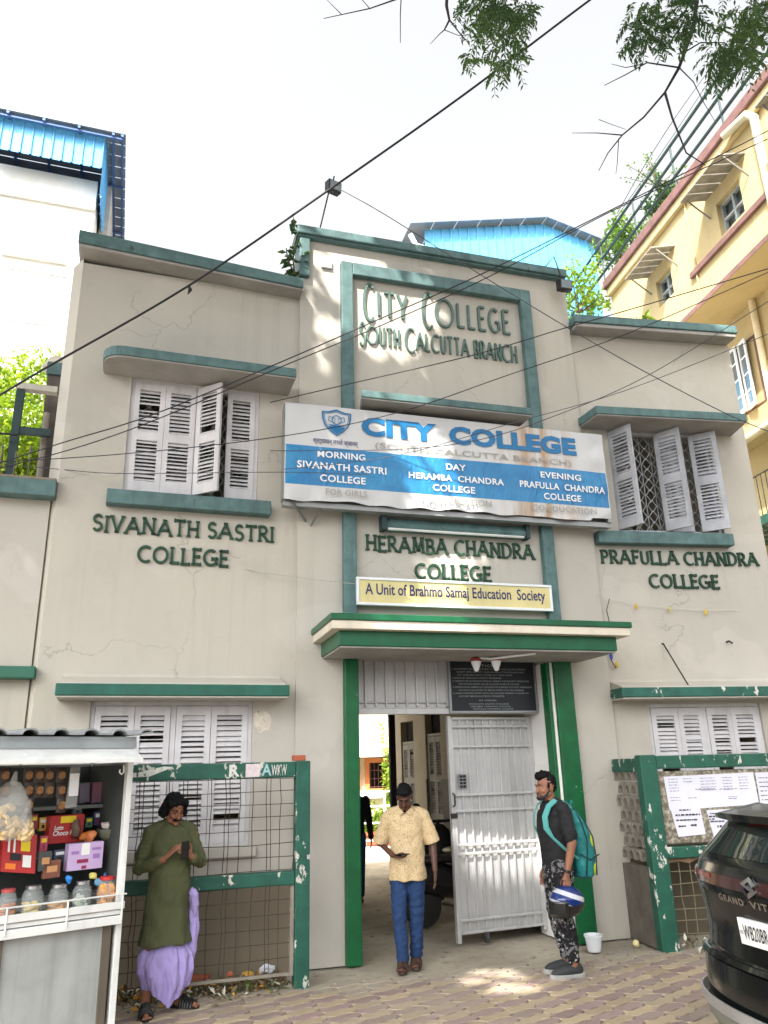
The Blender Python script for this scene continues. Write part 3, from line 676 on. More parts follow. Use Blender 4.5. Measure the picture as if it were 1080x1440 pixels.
# ------------------------------------------------------------------ signs on the front
def flex_mat():
    m = NT('banner_flex'); 
    g = m.n('ShaderNodeVectorMath'); g.operation = 'DOT_PRODUCT'; m.l(m.tc.outputs['Object'], g.inputs[0]); g.inputs[1].default_value = (1, 0, 0)
    rust = m.math('MULTIPLY', m.ramp(m.noise(1.0, 5, 0.65, m.coords((7, 7, 0.35))), 0.40, 0.60), m.ramp(m.math('ABSOLUTE', m.math('SUBTRACT', g.outputs['Value'], 1.1)), 0.10, 0.62, (1, 1, 1), (0, 0, 0)))
    base = m.mix(m.noise(1.2, 3), lin(186, 188, 190), lin(206, 206, 206))
    base = m.mix(m.math('MULTIPLY', rust, 0.85), base, lin(168, 128, 78))
    m.col(base); m.bump(m.math('ADD', m.noise(2.4, 3, 0.5, m.coords((1, 1, 0.6)), 1.2), m.math('MULTIPLY', m.noise(9, 2), .15)), 0.5, 0.035)
    return m.set(0.34, 0, 0.5)
def blueflex():
    m = NT('banner_blue_print'); m.col(m.mix(m.ramp(m.noise(2.6, 5, .6), .3, .7), lin(24, 108, 164), lin(48, 138, 188)))
    cr = m.math('ADD', m.noise(2.2, 3, 0.5, m.coords((1.2, 1.2, 0.5)), 2.5), m.math('MULTIPLY', m.noise(8, 3, .5, m.coords((1, 1, .5)), 2.), .3))
    m.bump(cr, 0.75, 0.05); return m.set(0.30, 0, 0.5)
M_FLEX, M_FBLUE = flex_mat(), blueflex()
M_INKB = mat('ink_blue', lin(24, 108, 160), 0.4, var=0.15, scale=14, bump=0)
M_INKW = mat('ink_white', lin(228, 230, 232), 0.4, var=0.04, bump=0)
M_INKG = mat('ink_faded_grey', lin(160, 156, 150), 0.5, var=0.12, scale=8, bump=0)
M_INKN = mat('ink_navy', lin(44, 46, 96), 0.5, var=0.1, bump=0)
M_ALU = mat('sign_frame_aluminium', lin(150, 152, 152), 0.45, 0.5)
SU0, SU1, SZ0, SZ1, SD = -0.72, 3.37, 4.63, 5.80, 0.25
SG = thing('college_signboard', 'wide white and blue banner signboard with crest lettered CITY COLLEGE', 'signboard', CF.p(1.3, 0.15, 4.6), CF.yaw)
sgf = Fr(CF.p(1.325, 0, 0), CF.yaw)
def sag(u, z):            # cloth surface: slight billow, gathers along the lower hem
    t = (u - SU0) / (SU1 - SU0); k = (z - SZ0) / (SZ1 - SZ0)
    low = max(0.0, 1 - k / 0.16)
    w = 0.006 * math.sin(t * 9 + 1) * math.sin(k * 3.1) 
    hem = low ** 1.3 * (0.012 * math.sin(t * 41 + 2 * math.sin(t * 13)) + 0.012 * math.sin(t * 67 + 1))
    cr = 0.012 * math.exp(-((t - 0.97) / .03) ** 2) * math.sin(k * 20) + 0.010 * math.exp(-((t - 0.02) / .03) ** 2) * math.sin(k * 17)
    return SD + w + hem + cr
b = B(); nu, nz = 150, 46; k0 = []
for j in range(nz + 1):
    for i in range(nu + 1):
        u = SU0 + (SU1 - SU0) * i / nu; z = SZ0 + (SZ1 - SZ0) * j / nz
        zz = z - (0.010 * math.sin(i / nu * 23 + math.sin(i / nu * 9)) + 0.006 * math.sin(i / nu * 61)) * max(0, 1 - j / 5) + (0.03 * max(0, 1 - j / 5) if i > nu * .93 else 0)
        k0.append(CF.p(u, sag(u, z), zz))
b.add(k0, [(j * (nu + 1) + i, j * (nu + 1) + i + 1, (j + 1) * (nu + 1) + i + 1, (j + 1) * (nu + 1) + i) for j in range(nz) for i in range(nu)])
ban = b.build('banner', M_FLEX, SG, smooth=True)
b = B(); Z0, Z1 = 4.81, 5.28; k0 = []; nz = 18
for j in range(nz + 1):
    for i in range(nu + 1):
        u = SU0 + .012 + (SU1 - SU0 - .024) * i / nu; z = Z0 + (Z1 - Z0) * j / nz; k0.append(CF.p(u, sag(u, z) + .002, z))
b.add(k0, [(j * (nu + 1) + i, j * (nu + 1) + i + 1, (j + 1) * (nu + 1) + i + 1, (j + 1) * (nu + 1) + i) for j in range(nz) for i in range(nu)])
b.build('printed_band', M_FBLUE, SG, smooth=True)
b = B(); 
for e in ((SU0, SU1, .10, SD - .045, SZ0 - .06, SZ0 + .0), (SU0, SU1, .10, SD - .045, SZ1 - .05, SZ1 + .01), (SU0 - .01, SU0 + .04, .10, SD - .02, SZ0, SZ1 - .05), (SU1 - .04, SU1 + .01, .10, SD - .02, SZ0, SZ1 - .05), (1.2, 1.24, .10, SD - .045, SZ0, SZ1 - .05)): b.box(CF, *e)
b.box(CF, SU0 + .04, SU1 - .04, .10, .115, SZ0, SZ1 - .05)
b.build('sign_frame', M_ALU, SG)
b = B(); q = CF.p
b.tube([q(-.62, SD - .05, SZ0 - .02), q(-.62, SD + .0, SZ0 - .04), q(-.42, -.04, SZ0 - .15)], .016, 6); b.tube([q(-.28, SD - .06, SZ0 - .04), q(-.36, -.04, SZ0 - .20)], .012, 6)
for u in (0.4, 2.6): b.tube([q(u, SD - .06, SZ0 + .2), q(u, -.05, SZ0 + .2)], .014, 6); b.tube([q(u, SD - .06, SZ1 - .2), q(u, -.05, SZ1 - .2)], .014, 6)
b.build('bracket', M_STEEL, SG)
T = .011
for tx, a, c in (('CITY', .17, 1.10), ('COLLEGE', 1.26, 2.97)): b = B(); font_mesh(b, tx, CF, a, c, 5.47, 5.71, SD, 0.055, T, 1.05, surf=sag); b.build('lettering', M_INKB, SG)
b = B(); font_mesh(b, '(SOUTH CALCUTTA BRANCH)', CF, 0.33, 2.88, 5.30, 5.40, SD, 0.012, T, 1.05, surf=sag); b.build('lettering', M_INKG, SG)
b = B()
for txt, a, c, e, f in (('MORNING', -.35, .21, 5.15, 5.23), ('SIVANATH SASTRI', -.58, .46, 5.005, 5.09), ('COLLEGE', -.32, .21, 4.86, 4.945),
                        ('DAY', 1.20, 1.45, 5.135, 5.215), ('HERAMBA  CHANDRA', .73, 1.93, 4.99, 5.07), ('COLLEGE', 1.02, 1.55, 4.855, 4.94),
                        ('EVENING', 2.43, 2.99, 5.135, 5.215), ('PRAFULLA  CHANDRA', 2.14, 3.31, 4.99, 5.075), ('COLLEGE', 2.45, 2.96, 4.855, 4.94)):
    b = B(); font_mesh(b, txt, CF, a, c, e, f, SD, 0.024, T + .002, 1.06, surf=sag); b.build('lettering', M_INKW, SG)
b = B()
for txt, a, c in (('FOR GIRLS', -.26, .22), ('CO-EDUCATION', .86, 1.74), ('CO-EDUCATION', 2.27, 3.14)): b = B(); font_mesh(b, txt, CF, a, c, 4.70, 4.775, SD, 0.020, T + .022, 1.05, surf=sag); b.build('lettering', M_INKG, SG)
b = B(); font_mesh(b, 'श्रद्धावान् लभते ज्ञानम्', CF, -.40, .13, 5.30, 5.395, SD, 0.006, T, 1.0, surf=sag); b.build('motto', M_INKN, SG)
# crest: shield with double outline, ring, book and wave
b = B(); cx, cz, W, Hh = -0.125, 5.60, 0.175, 0.165
def shield(k, top=1.0):
    pts = [(-1, .78), (-.55, .80), (0, 1.0), (.55, .80), (1, .78), (.97, .2), (.80, -.30), (.45, -.72), (0, -1.05), (-.45, -.72), (-.80, -.30), (-.97, .2)]
    return [(cx + x * W * k, cz + y * Hh * k) for x, y in pts]
def band(o_, i_, lift=T):
    n = len(o_)
    b.add([CF.p(u, sag(u, z) + lift, z) for u, z in o_] + [CF.p(u, sag(u, z) + lift, z) for u, z in i_], [(k, (k + 1) % n, n + (k + 1) % n, n + k) for k in range(n)])
band(shield(1.0), shield(.89)); band(shield(.84), shield(.80))
ringo = [(cx + .06 * math.cos(a * math.pi / 10), cz + .03 + .06 * math.sin(a * math.pi / 10)) for a in range(20)]; ringi = [(cx + (u - cx) * .82, cz + .03 + (z - cz - .03) * .82) for u, z in ringo]; band(ringo, ringi)
for s in (-1, 1): band([(cx + s * .015, cz + .05), (cx + s * .09, cz + .075), (cx + s * .10, cz + .015), (cx + s * .02, cz - .01)], [(cx + s * .02, cz + .043), (cx + s * .083, cz + .066), (cx + s * .092, cz + .021), (cx + s * .025, cz - .002)])
for zo, wd in ((-.045, .115), (-.075, .09)): band([(cx - wd, cz + zo + .012), (cx, cz + zo - .006), (cx + wd, cz + zo + .012), (cx, cz + zo + .012)], [(cx - wd * .9, cz + zo + .010), (cx, cz + zo - .018), (cx + wd * .9, cz + zo + .010), (cx, cz + zo - .020)])
b.add([CF.p(cx + x, sag(cx, cz) + T + .001, cz + z) for x, z in ((-.10, -.055), (.10, -.055), (.055, -.11), (0, -.145), (-.055, -.11))], [(0, 1, 2, 3, 4)])
b.build('crest', M_INKB, SG)

# yellow name board over the porch
YB = thing('society_board', 'pale yellow framed board reading A Unit of Brahmo Samaj Education Society', 'signboard', CF.p(1.3, 0.05, 3.5), CF.yaw)
M_YBD = mat('board_pale_yellow', lin(212, 198, 142), 0.45, var=0.08, scale=2, bump=0.1, streak=0.2)
b = B(); b.box(CF, .16, 2.50, .051, .085, 3.545, 3.80); b.build('board', M_YBD, YB)
b = B()
for e in ((.13, 2.53, .051, .10, 3.515, 3.545), (.13, 2.53, .051, .10, 3.80, 3.83), (.13, .16, .051, .10, 3.545, 3.80), (2.50, 2.53, .051, .10, 3.545, 3.80)): b.box(CF, *e)
b.build('frame', M_PLW, YB, bevel=.005)
b = B(); font_mesh(b, 'A Unit of Brahmo Samaj Education  Society', CF, .23, 2.44, 3.595, 3.765, .085, 0.016, .003); b.build('lettering', M_INKN, YB)

# green tube light fitting above the middle name
TL = thing('tube_light', 'long green batten tube light fixed above the middle name', 'light fitting', CF.p(1.3, 0, 4.5), CF.yaw)
b = B(); b.side(CF, [(-.04, 4.41), (.07, 4.43), (.09, 4.47), (.03, 4.56), (-.04, 4.57)], .48, 2.28); b.build('reflector', M_TEAL, TL, bevel=.006)
b = B(); b.tube([CF.p(.52, .06, 4.42), CF.p(2.24, .06, 4.42)], .017, 10); b.build('tube', mat('tube_glass_white', lin(214, 216, 214), .3), TL, smooth=40)
b = B(); b.box(CF, .44, .50, -.03, .10, 4.40, 4.58); b.box(CF, 2.26, 2.31, -.03, .10, 4.40, 4.58); b.build('end_cap', M_DKG, TL)

# black notice board over the gate
NB = thing('rules_board', 'black board with rows of small white notice lettering over the gate', 'notice board', CF.p(1.87, -.33, 2.4), CF.yaw)
NU0, NU1, NZ0, NZ1, ND = 1.335, 2.40, 2.405, 2.965, -0.30
M_BBD = mat('notice_black_paint', lin(28, 32, 38), 0.4, var=0.15, bump=.05)
b = B(); b.box(CF, NU0, NU1, ND - .03, ND, NZ0, NZ1); b.build('board', M_BBD, NB)
b = B()
for e in ((NU0 - .025, NU1 + .025, ND - .03, ND + .012, NZ0 - .022, NZ0), (NU0 - .025, NU1 + .025, ND - .03, ND + .012, NZ1, NZ1 + .02), (NU0 - .025, NU0, ND - .03, ND + .012, NZ0, NZ1), (NU1, NU1 + .025, ND - .03, ND + .012, NZ0, NZ1)): b.box(CF, *e)
b.build('frame', M_STEEL, NB)
b = B(); font_mesh(b, 'NOTICE.', CF, 1.62, 1.90, 2.905, 2.935, ND, 0.02, .003, 1.3)
rows = [('1. OUTSIDERS SHALL BE ALLOWED TO ENTER THE COLLEGE PREMISES', 1.36, 2.30), ('EXCEPT WITH IDENTITY CARD SHOWN AT THE COLLEGE GATE', 1.42, 2.28), ('TO THE SECURITY STAFF AT THE GATE', 1.42, 2.12),
        ('2. ENTRY BY VEHICLES IS STRICTLY PROHIBITED', 1.36, 1.98), ('3. PARENTS OR GUARDIANS SHOULD REMAIN THE SECURITY PERSONNEL', 1.36, 2.34), ('THE WAITING PERIOD WILL BE ALLOWED FROM THE COLLEGE', 1.43, 2.20),
        ('4. PERSON SHALL REMAIN AT COLLEGE FOR BUSINESS WITHOUT PERMISSION', 1.36, 2.36), ('NO ONE IS ALLOWED TO SMOKE INSIDE COLLEGE PREMISES', 1.43, 2.26), ('5. UNAUTHORISED ENTRY INTO THE COLLEGE PREMISES IS DENIED BY', 1.36, 2.32), ('LAW AND SMOKING IS STRICTLY PROHIBITED', 1.43, 2.0)]
z = 2.872
NL = mat('notice_lettering', lin(150, 158, 164), .6, bump=0); b.build('lettering', NL, NB)
for tx, a, c in rows: b = B(); font_mesh(b, tx, CF, a, c, z, z + .017, ND, 0.008, .003); b.build('lettering', NL, NB); z -= .0345
for tx, a, c, e in (('BY ORDER', 1.68, 1.90, 2.515), ('SIVANATH SASTRI COLLEGE', 1.55, 2.05, 2.475), ('HERAMBA CHANDRA COLLEGE', 1.57, 2.07, 2.447), ('PRAFULLA CHANDRA COLLEGE', 1.60, 2.10, 2.42)): b = B(); font_mesh(b, tx, CF, a, c, e, e + .015, ND, .008, .003); b.build('lettering', NL, NB)

# ------------------------------------------------------------------ steel gate leaf
GT = thing('steel_gate', 'silver painted ribbed steel gate leaf standing shut on the right half of the gateway', 'gate', CF.p(1.9, -.5, 0), CF.yaw)
gl = (Vector((CF.p(1.315, -0.44, 0).x, CF.p(1.315, -0.44, 0).y, 0)), CF.p(2.43, -0.56, 0))
gv = gl[1] - gl[0]; GF = Fr(gl[0], math.atan2(gv.y, gv.x)); GW = gv.length
b = B(); b.box(GF, .03, GW - .03, -.004, 0, .10, 2.34)
nr = 11
for i in range(nr):
    u = .05 + (GW - .1) * i / (nr - 1); b.side(GF, [(0.001, .10), (.034, .10), (.034, 2.33), (.001, 2.33)], u - .009, u + .009)
b.build('panel', M_GATE, GT, bevel=.003)
b = B(); b.box(GF, 0, .045, -.03, .03, .02, 2.36); b.box(GF, GW - .05, GW, -.03, .03, .06, 2.36)
for z in (.12, .24, .89, .98, 1.33, 1.50, 2.02, 2.24, 2.33): b.box(GF, .046, GW - .051, .0345, .050, z - .014, z + .014)
b.build('gate_frame', M_GATE, GT, bevel=.004)
b = B(); b.box(GF, .10, .20, .03, .042, 1.56, 1.72); lb = b.build('letter_grille', M_STEEL, GT)
b = B()
for i in range(2):
    for j in range(4): b.box(GF, .112 + i * .042, .146 + i * .042, .042, .045, 1.575 + j * .036, 1.600 + j * .036)
b.build('slot', M_BLACK, lb)
b = B(); b.tube([GF.p(.02, .035, 1.38), GF.p(.02, .075, 1.40), GF.p(.02, .075, 1.50), GF.p(.02, .035, 1.52)], .009, 6); b.box(GF, -.02, .06, .031, .045, 1.26, 1.31); b.build('latch', M_IRON, GT)
b = B(); c = GF.p(.34, .03, .05); b.tube([c - GF.U * .014, c + GF.U * .014], .045, 14); b.box(GF, .31, .37, .02, .05, .07, .12); b.build('caster_wheel', mat('caster_rubber', lin(60, 60, 60), .6), GT, smooth=40)
# the other leaf, folded back into the passage
GT2 = thing('steel_gate', 'black barred gate leaf swung back into the passage, seen edge on', 'gate', CF.p(.9, -3.2, 0), CF.yaw)
b = B()
e0 = at_depth(553, 1083, 12.2); g5 = Fr((e0.x, e0.y, 0), CF.yaw)
b.box(g5, -.05, .04, -.05, .03, 0, 2.75)
b.build('post', M_WIRE, GT2)
b = B()
for z in (2.62, 2.72): b.box(g5, -1.6, -.051, -.02, .02, z - .012, z + .012)
b.build('top_rail', M_WIRE, GT2)

# ------------------------------------------------------------------ frontage fences
FLD = 0.64
FL = thing('frontage_fence', 'green concrete fence with rusty wire mesh standing before the left ground floor window', 'fence', LF.p(-.05, FLD, 0), LF.yaw)
b = B(); b.box(LF, -.125, .012, FLD - .06, FLD + .06, -.02, 1.89); b.build('post', M_FGREEN, FL, bevel=.012)
b = B(); b.box(LF, -2.32, -2.20, FLD - .06, FLD + .06, -.02, 1.75); b.build('post', M_FGREEN, FL, bevel=.012)
b = B(); b.box(LF, -3.6, -.126, FLD - .055, FLD + .055, 1.745, 1.885); tr_ = b.build('top_rail', M_FGREEN, FL, bevel=.012)
b = B(); b.box(LF, -3.6, -.126, FLD - .055, FLD + .055, .825, .94); b.build('middle_rail', M_FGREEN, FL, bevel=.012)
def mesh_grid(u0, u1, z0, z1, d, fr, m, du=.125, dz=.105, r=.0045, seed=1, parent=None, double=True):
    g = random.Random(seed); b = B(); n = int((u1 - u0) / du)
    for i in range(n + 1):
        u = u0 + i * (u1 - u0) / n; w = [g.uniform(-.010, .010) for _ in range(5)]
        b.tube([fr.p(u + w[k], d + w[4 - k] * .6, z0 + (z1 - z0) * k / 4) for k in range(5)], r, 4)
        if double and i % 3 == 1: b.tube([fr.p(u + .035 + w[k] * .6, d + .01, z0 + (z1 - z0) * k / 4) for k in range(5)], r * .9, 4)
    n = int((z1 - z0) / dz)
    for j in range(n + 1):
        z = z0 + j * (z1 - z0) / n; w = [g.uniform(-.009, .009) for _ in range(9)]
        b.tube([fr.p(u0 + (u1 - u0) * k / 8, d + .009 + w[8 - k] * .5, z + w[k]) for k in range(9)], r, 4)
    return b.build('wire_mesh', m, parent)
M_RUST = mat('rusty_wire', lin(72, 62, 54), .8, .2, var=.4, scale=14)
mesh_grid(-3.55, -.13, .945, 1.74, FLD - .01, LF, M_RUST, seed=4, parent=FL)
mesh_grid(-3.55, -.13, .12, .82, FLD - .01, LF, M_RUST, seed=5, parent=FL)
b = B(); b.box(LF, -1.3, -.13, FLD - .02, FLD + .01, .10, .125); b.box(LF, -.16, -.128, FLD - .03, FLD + .03, .1, .82); b.build('mesh_frame', mat('mesh_frame_grey', lin(140, 132, 120), .8, var=.25), FL)
# painted letters left on the top rail
M_CHALK = mat('chalky_white_paint', lin(206, 206, 200), .9, var=.12, scale=30, chips=(lin(60, 96, 84), .60, 30))
M_CHALB = mat('pale_blue_paint', lin(150, 186, 190), .9, var=.12, scale=30)
dL = FLD + .056
b = B(); font_mesh(b, 'R', LF, -.75, -.655, 1.765, 1.87, dL, .03, .002); b.build('lettering', M_CHALK, tr_); b = B(); font_mesh(b, 'WKW', LF, -.36, -.215, 1.765, 1.86, dL, .01, .002); b.build('lettering', M_CHALK, tr_); b = B()
b.add([LF.p(u, dL + .003, z) for u, z in ((-2.0, 1.80), (-1.85, 1.775), (-1.45, 1.785), (-1.25, 1.86), (-1.33, 1.868), (-1.55, 1.82), (-1.9, 1.825))], [tuple(range(7))])
b.build('paint_smear', M_CHALK, tr_)
b = B(); b.add([LF.p(u, dL + .0025, z) for u, z in ((-.60, 1.755), (-.47, 1.757), (-.468, 1.87), (-.60, 1.872))], [(0, 1, 2, 3)]); b.build('paint_smear', mat('faded_pink_white', lin(206, 192, 196), .9, var=.12, scale=20), tr_); b = B(); font_mesh(b, 'A', LF, -.45, -.36, 1.765, 1.87, dL, .02, .002); b.build('lettering', M_CHALB, tr_)
# old plinth of the left wing, soot stained
b = B(); b.box(LF, -2.54, 0.0, .001, .035, -.02, .86); b.build('plinth', plaster('plinth_stained', lin(124, 114, 98), .6, .6, .5), BLD, bevel=.01)
b = B(); b.box(RF, 0.0, 2.46, .001, .035, -.02, .90); b.build('plinth', plaster('plinth_dark', lin(96, 88, 74), .6, .6, .5), BLD, bevel=.01)
b = B(); g = random.Random(8); pts = [(-.34 + .14 * math.cos(a * .5) * g.uniform(.6, 1), 2.30 + .13 * math.sin(a * .5) * g.uniform(.7, 1)) for a in range(12)]
b.prism(LF, pts, .001, .004); b.build('bare_patch', mat('bare_patch_plaster', lin(214, 206, 192), .9, var=.2, scale=18, bump=.6, chips=(lin(172, 110, 84), .58, 16)), BLD)
bk = B(); bk.box(LF, -.15, -.03, FLD - .04, FLD + .04, 1.892, 1.942); tag(bk.build('brick', M_BRICK, bevel=.006), 'single red brick lying on top of the fence corner post', 'brick')

FRD = 0.72
FRN = thing('frontage_fence', 'green flaking concrete fence with a notice panel standing before the right window', 'fence', RF.p(.05, FRD, 0), RF.yaw)
b = B(); b.box(RF, -.075, .115, FRD - .07, FRD + .06, -.02, 1.87); b.build('post', M_FGREENW, FRN, bevel=.014)
b = B(); b.box(RF, .116, 3.4, FRD - .06, FRD + .05, 1.725, 1.86); b.build('top_rail', M_FGREENW, FRN, bevel=.012)
b = B(); b.box(RF, .116, 3.4, FRD - .06, FRD + .05, .845, .955); b.build('middle_rail', M_FGREENW, FRN, bevel=.012)
b = B(); b.box(RF, -.07, .03, .06, FRD - .071, 1.70, 1.84); b.build('side_rail', M_FGREEN, FRN, bevel=.01)
b = B(); b.box(RF, -.07, .03, .06, FRD - .071, 0, .75); b.build('side_wall', mat('cement_dark_grey', lin(104, 98, 90), .9, var=.3, scale=5, streak=.5), FRN, bevel=.01)
sf = Fr(RF.p(-.02, 0, 0), RF.yaw - math.pi / 2)               # u runs out from the wall
b = B()
for r_ in range(7):
    for c_ in range(4):
        x = .12 + c_ * .15 + (.075 if r_ % 2 else 0); z = .80 + r_ * .135
        if x + .07 > FRD - .07: continue
        a = [(x + .075 * math.cos(rad(t)), z + .12 * math.sin(rad(t))) for t in range(0, 181, 20)]
        for i in range(len(a) - 1): b.prism(sf, [a[i], a[i + 1], (x + (a[i + 1][0] - x) * .72, z + (a[i + 1][1] - z) * .72), (x + (a[i][0] - x) * .72, z + (a[i][1] - z) * .72)], -.035, .03)
b.build('fish_scale_screen', mat('cement_screen_grey', lin(132, 126, 116), .9, var=.25, scale=6, bump=.4), FRN)
M_SPEC = NT('speckled_plaster'); c_ = M_SPEC.mix(M_SPEC.ramp(M_SPEC.noise(22, 6, .75), .45, .62), lin(112, 104, 90), lin(186, 180, 164)); c_ = M_SPEC.mix(M_SPEC.ramp(M_SPEC.noise(5, 4), .62, .7), c_, lin(206, 202, 194)); M_SPEC.col(c_); M_SPEC.bump(M_SPEC.noise(30, 5, .7), .6, .012); M_SPEC = M_SPEC.set(.9, 0, .2)
b = B(); b.box(RF, .145, 3.3, FRD - .055, FRD - .01, .98, 1.70); b.build('notice_panel', M_SPEC, FRN, bevel=.01)
mesh_grid(.13, 3.3, .14, .83, FRD - .03, RF, mat('pale_wire', lin(130, 122, 100), .7, .2), seed=9, parent=FRN, double=False)
b = B(); pts = [(.13, .845), (.13, .80), (.25, .815), (.36, .79), (.46, .83), (.56, .81), (.62, .76), (.70, .80), (.76, .845)]; b.prism(RF, pts, FRD - .025, FRD + .01); b.build('torn_sheet', mat('rusted_sheet', lin(120, 98, 76), .8, .2, var=.4, scale=9), FRN)
# posters: printed ruling is only broken grey lines, as in the photo
M_PAPER = mat('paper_white', lin(218, 218, 230), .8, var=.05, scale=3, bump=.25, bscale=6, bdist=.01)
M_INK = mat('grey_ink', lin(120, 118, 140), .8, bump=0); M_INKK = mat('black_ink', lin(50, 50, 58), .8, bump=0)
PD_ = FRD - .008
def poster(label, quad, lines, ink):
    t = thing('paper_notice', label, 'notice', RF.p(sum(q[0] for q in quad) / 4, PD_, sum(q[1] for q in quad) / 4), RF.yaw)
    b = B(); n = 8; v = []
    for j in range(n + 1):
        for i in range(n + 1):
            s, r = i / n, j / n
            u = (quad[0][0] * (1 - s) + quad[1][0] * s) * (1 - r) + (quad[3][0] * (1 - s) + quad[2][0] * s) * r
            z = (quad[0][1] * (1 - s) + quad[1][1] * s) * (1 - r) + (quad[3][1] * (1 - s) + quad[2][1] * s) * r
            v.append(RF.p(u, PD_ + .004 + .006 * abs(noise.noise(Vector((u * 4, z * 5, 1)))), z))
    b.add(v, [(j * (n + 1) + i, j * (n + 1) + i + 1, (j + 1) * (n + 1) + i + 1, (j + 1) * (n + 1) + i) for j in range(n) for i in range(n)])
    b.build('sheet', M_PAPER, t, smooth=True)
    b = B(); g = random.Random(len(label))
    for (a, c, z, h) in lines:
        x = a
        while x < c:
            w = g.uniform(.012, .045); b.add([RF.p(uu, PD_ + .0125, zz) for uu, zz in ((x, z), (min(c, x + w), z + .001), (min(c, x + w), z + h), (x, z + h))], [(0, 1, 2, 3)]); x += w + g.uniform(.005, .014)
    b.build('print', ink, t); return t
L = []
for cx in (.25, .42, .62, .88, 1.07): L += [(cx, cx + (.11 if cx != .62 else .18), 1.615 - k * .03, .006) for k in range(2 if cx in (.42,) else 5)]
L += [(.55, .78, 1.505, .008), (.83, 1.04, 1.50, .006), (.25, .36, 1.40, .006), (.25, .36, 1.43, .006), (.45, .55, 1.42, .006), (.92, 1.02, 1.40, .007), (.92, 1.02, 1.42, .005)]
poster('wide white printed sheet pasted along the top of the notice panel', [(.205, 1.645), (1.262, 1.665), (1.275, 1.335), (.225, 1.305)], L, M_INK)
poster('small white paper pasted under the left end of the wide sheet', [(.232, 1.335), (.575, 1.345), (.600, 1.060), (.285, 1.045)], [(.33, .46, 1.30, .012), (.28, .56, 1.25, .016), (.28, .53, 1.20, .014), (.30, .38, 1.14, .016), (.44, .51, 1.145, .018)], M_INKK)
poster('curled white paper pasted lower on the panel nearest the black car', [(.645, 1.295), (.99, 1.30), (1.03, 1.02), (.69, 1.0)], [(.68, .96, 1.255, .012), (.66, .97, 1.225, .014), (.66, .72, 1.20, .012), (.67, .83, 1.175, .014), (.74, .82, 1.12, .022)], M_INKK)
poster('torn white handbill with ruled lines at the right end of the panel', [(1.285, 1.66), (1.75, 1.665), (1.75, 1.33), (1.29, 1.34)], [(1.31, 1.42, 1.60 - k * .045, .008) for k in range(6)], M_INKK)

# ------------------------------------------------------------------ small things on and by the front
g0 = ground(836, 1338)
b = B(); b.lathe(g0, [(.060, 0), (.066, .01), (.083, .13), (.092, .135), (.092, .155), (.084, .155), (.080, .14), (.062, .02), (.01, .015)], 20); tag(b.build('bucket', M_PLW, smooth=45), 'small white plastic tub standing at the foot of the right gate pillar', 'tub')
# festoon string
fs = thing('festoon_string', 'thin string with a few faded yellow scraps strung across the right wing', 'string', RF.p(1, .05, 3.6), RF.yaw)
pts = [RF.p(*(lambda q: (q[0], .05, q[1]))(RF.at(px, py, .05))) for px, py in ((857, 842), (895, 850), (945, 855), (990, 858), (1040, 857))]
b = B(); b.tube(pts, .004, 4); b.build('cord', mat('string_pale', lin(196, 190, 176), .9), fs)
for (px, py), cc in (((894, 853), (206, 176, 60)), ((942, 857), (190, 180, 110)), ((992, 861), (196, 170, 70))):
    u, z = RF.at(px, py, .05); b = B(); b.ell(RF.p(u, .055, z), (.018, .012, .045), 8); b.xform(lambda p: p + noise.noise_vector(p * 30) * .012); b.build('scrap', mat('scrap_yellow_%d' % cc[0], lin(*cc), .8), fs)
fs2 = thing('festoon_string', 'tangled dangling string end with blue and yellow scraps beside the porch', 'string', RF.p(.1, .05, 3.2), RF.yaw)
b = B(); b.tube([RF.p(*(lambda q: (q[0], .05, q[1]))(RF.at(px, py, .05))) for px, py in ((857, 842), (853, 858), (858, 880), (862, 915), (858, 925), (866, 940))], .006, 4); b.build('cord', M_IRON, fs2)
for (px, py), cc in (((859, 923), (60, 84, 170)), ((867, 935), (200, 170, 70)), ((856, 905), (90, 90, 96))):
    u, z = RF.at(px, py, .05); b = B(); b.ell(RF.p(u, .06, z), (.022, .014, .045), 8); b.build('scrap', mat('scrap_%d' % sum(cc), lin(*cc), .8), fs2)
b = B(); ua, za = RF.at(932, 905, .02); ub, zb_ = RF.at(968, 966, .25); b.tube([RF.p(ua, 0, za), RF.p(ua, .03, za), RF.p(ub, .27, zb_)], .009, 6); b.ell(RF.p(ub, .27, zb_), (.04, .03, .02), 8); tag(b.build('stay_rod', M_IRON), 'thin iron stay rod slanting from the right wall down to the window canopy', 'rod')
for (px, py), lab in (((1022, 905), 'short rusty iron stub in the right wall beside white paint flecks'),):
    ua, za = RF.at(px, py, 0); b = B(); b.tube([RF.p(ua, -.01, za + .02), RF.p(ua, .06, za + .02), RF.p(ua + .03, .08, za - .01)], .012, 6); tag(b.build('iron_stub', M_IRON), lab, 'bracket')
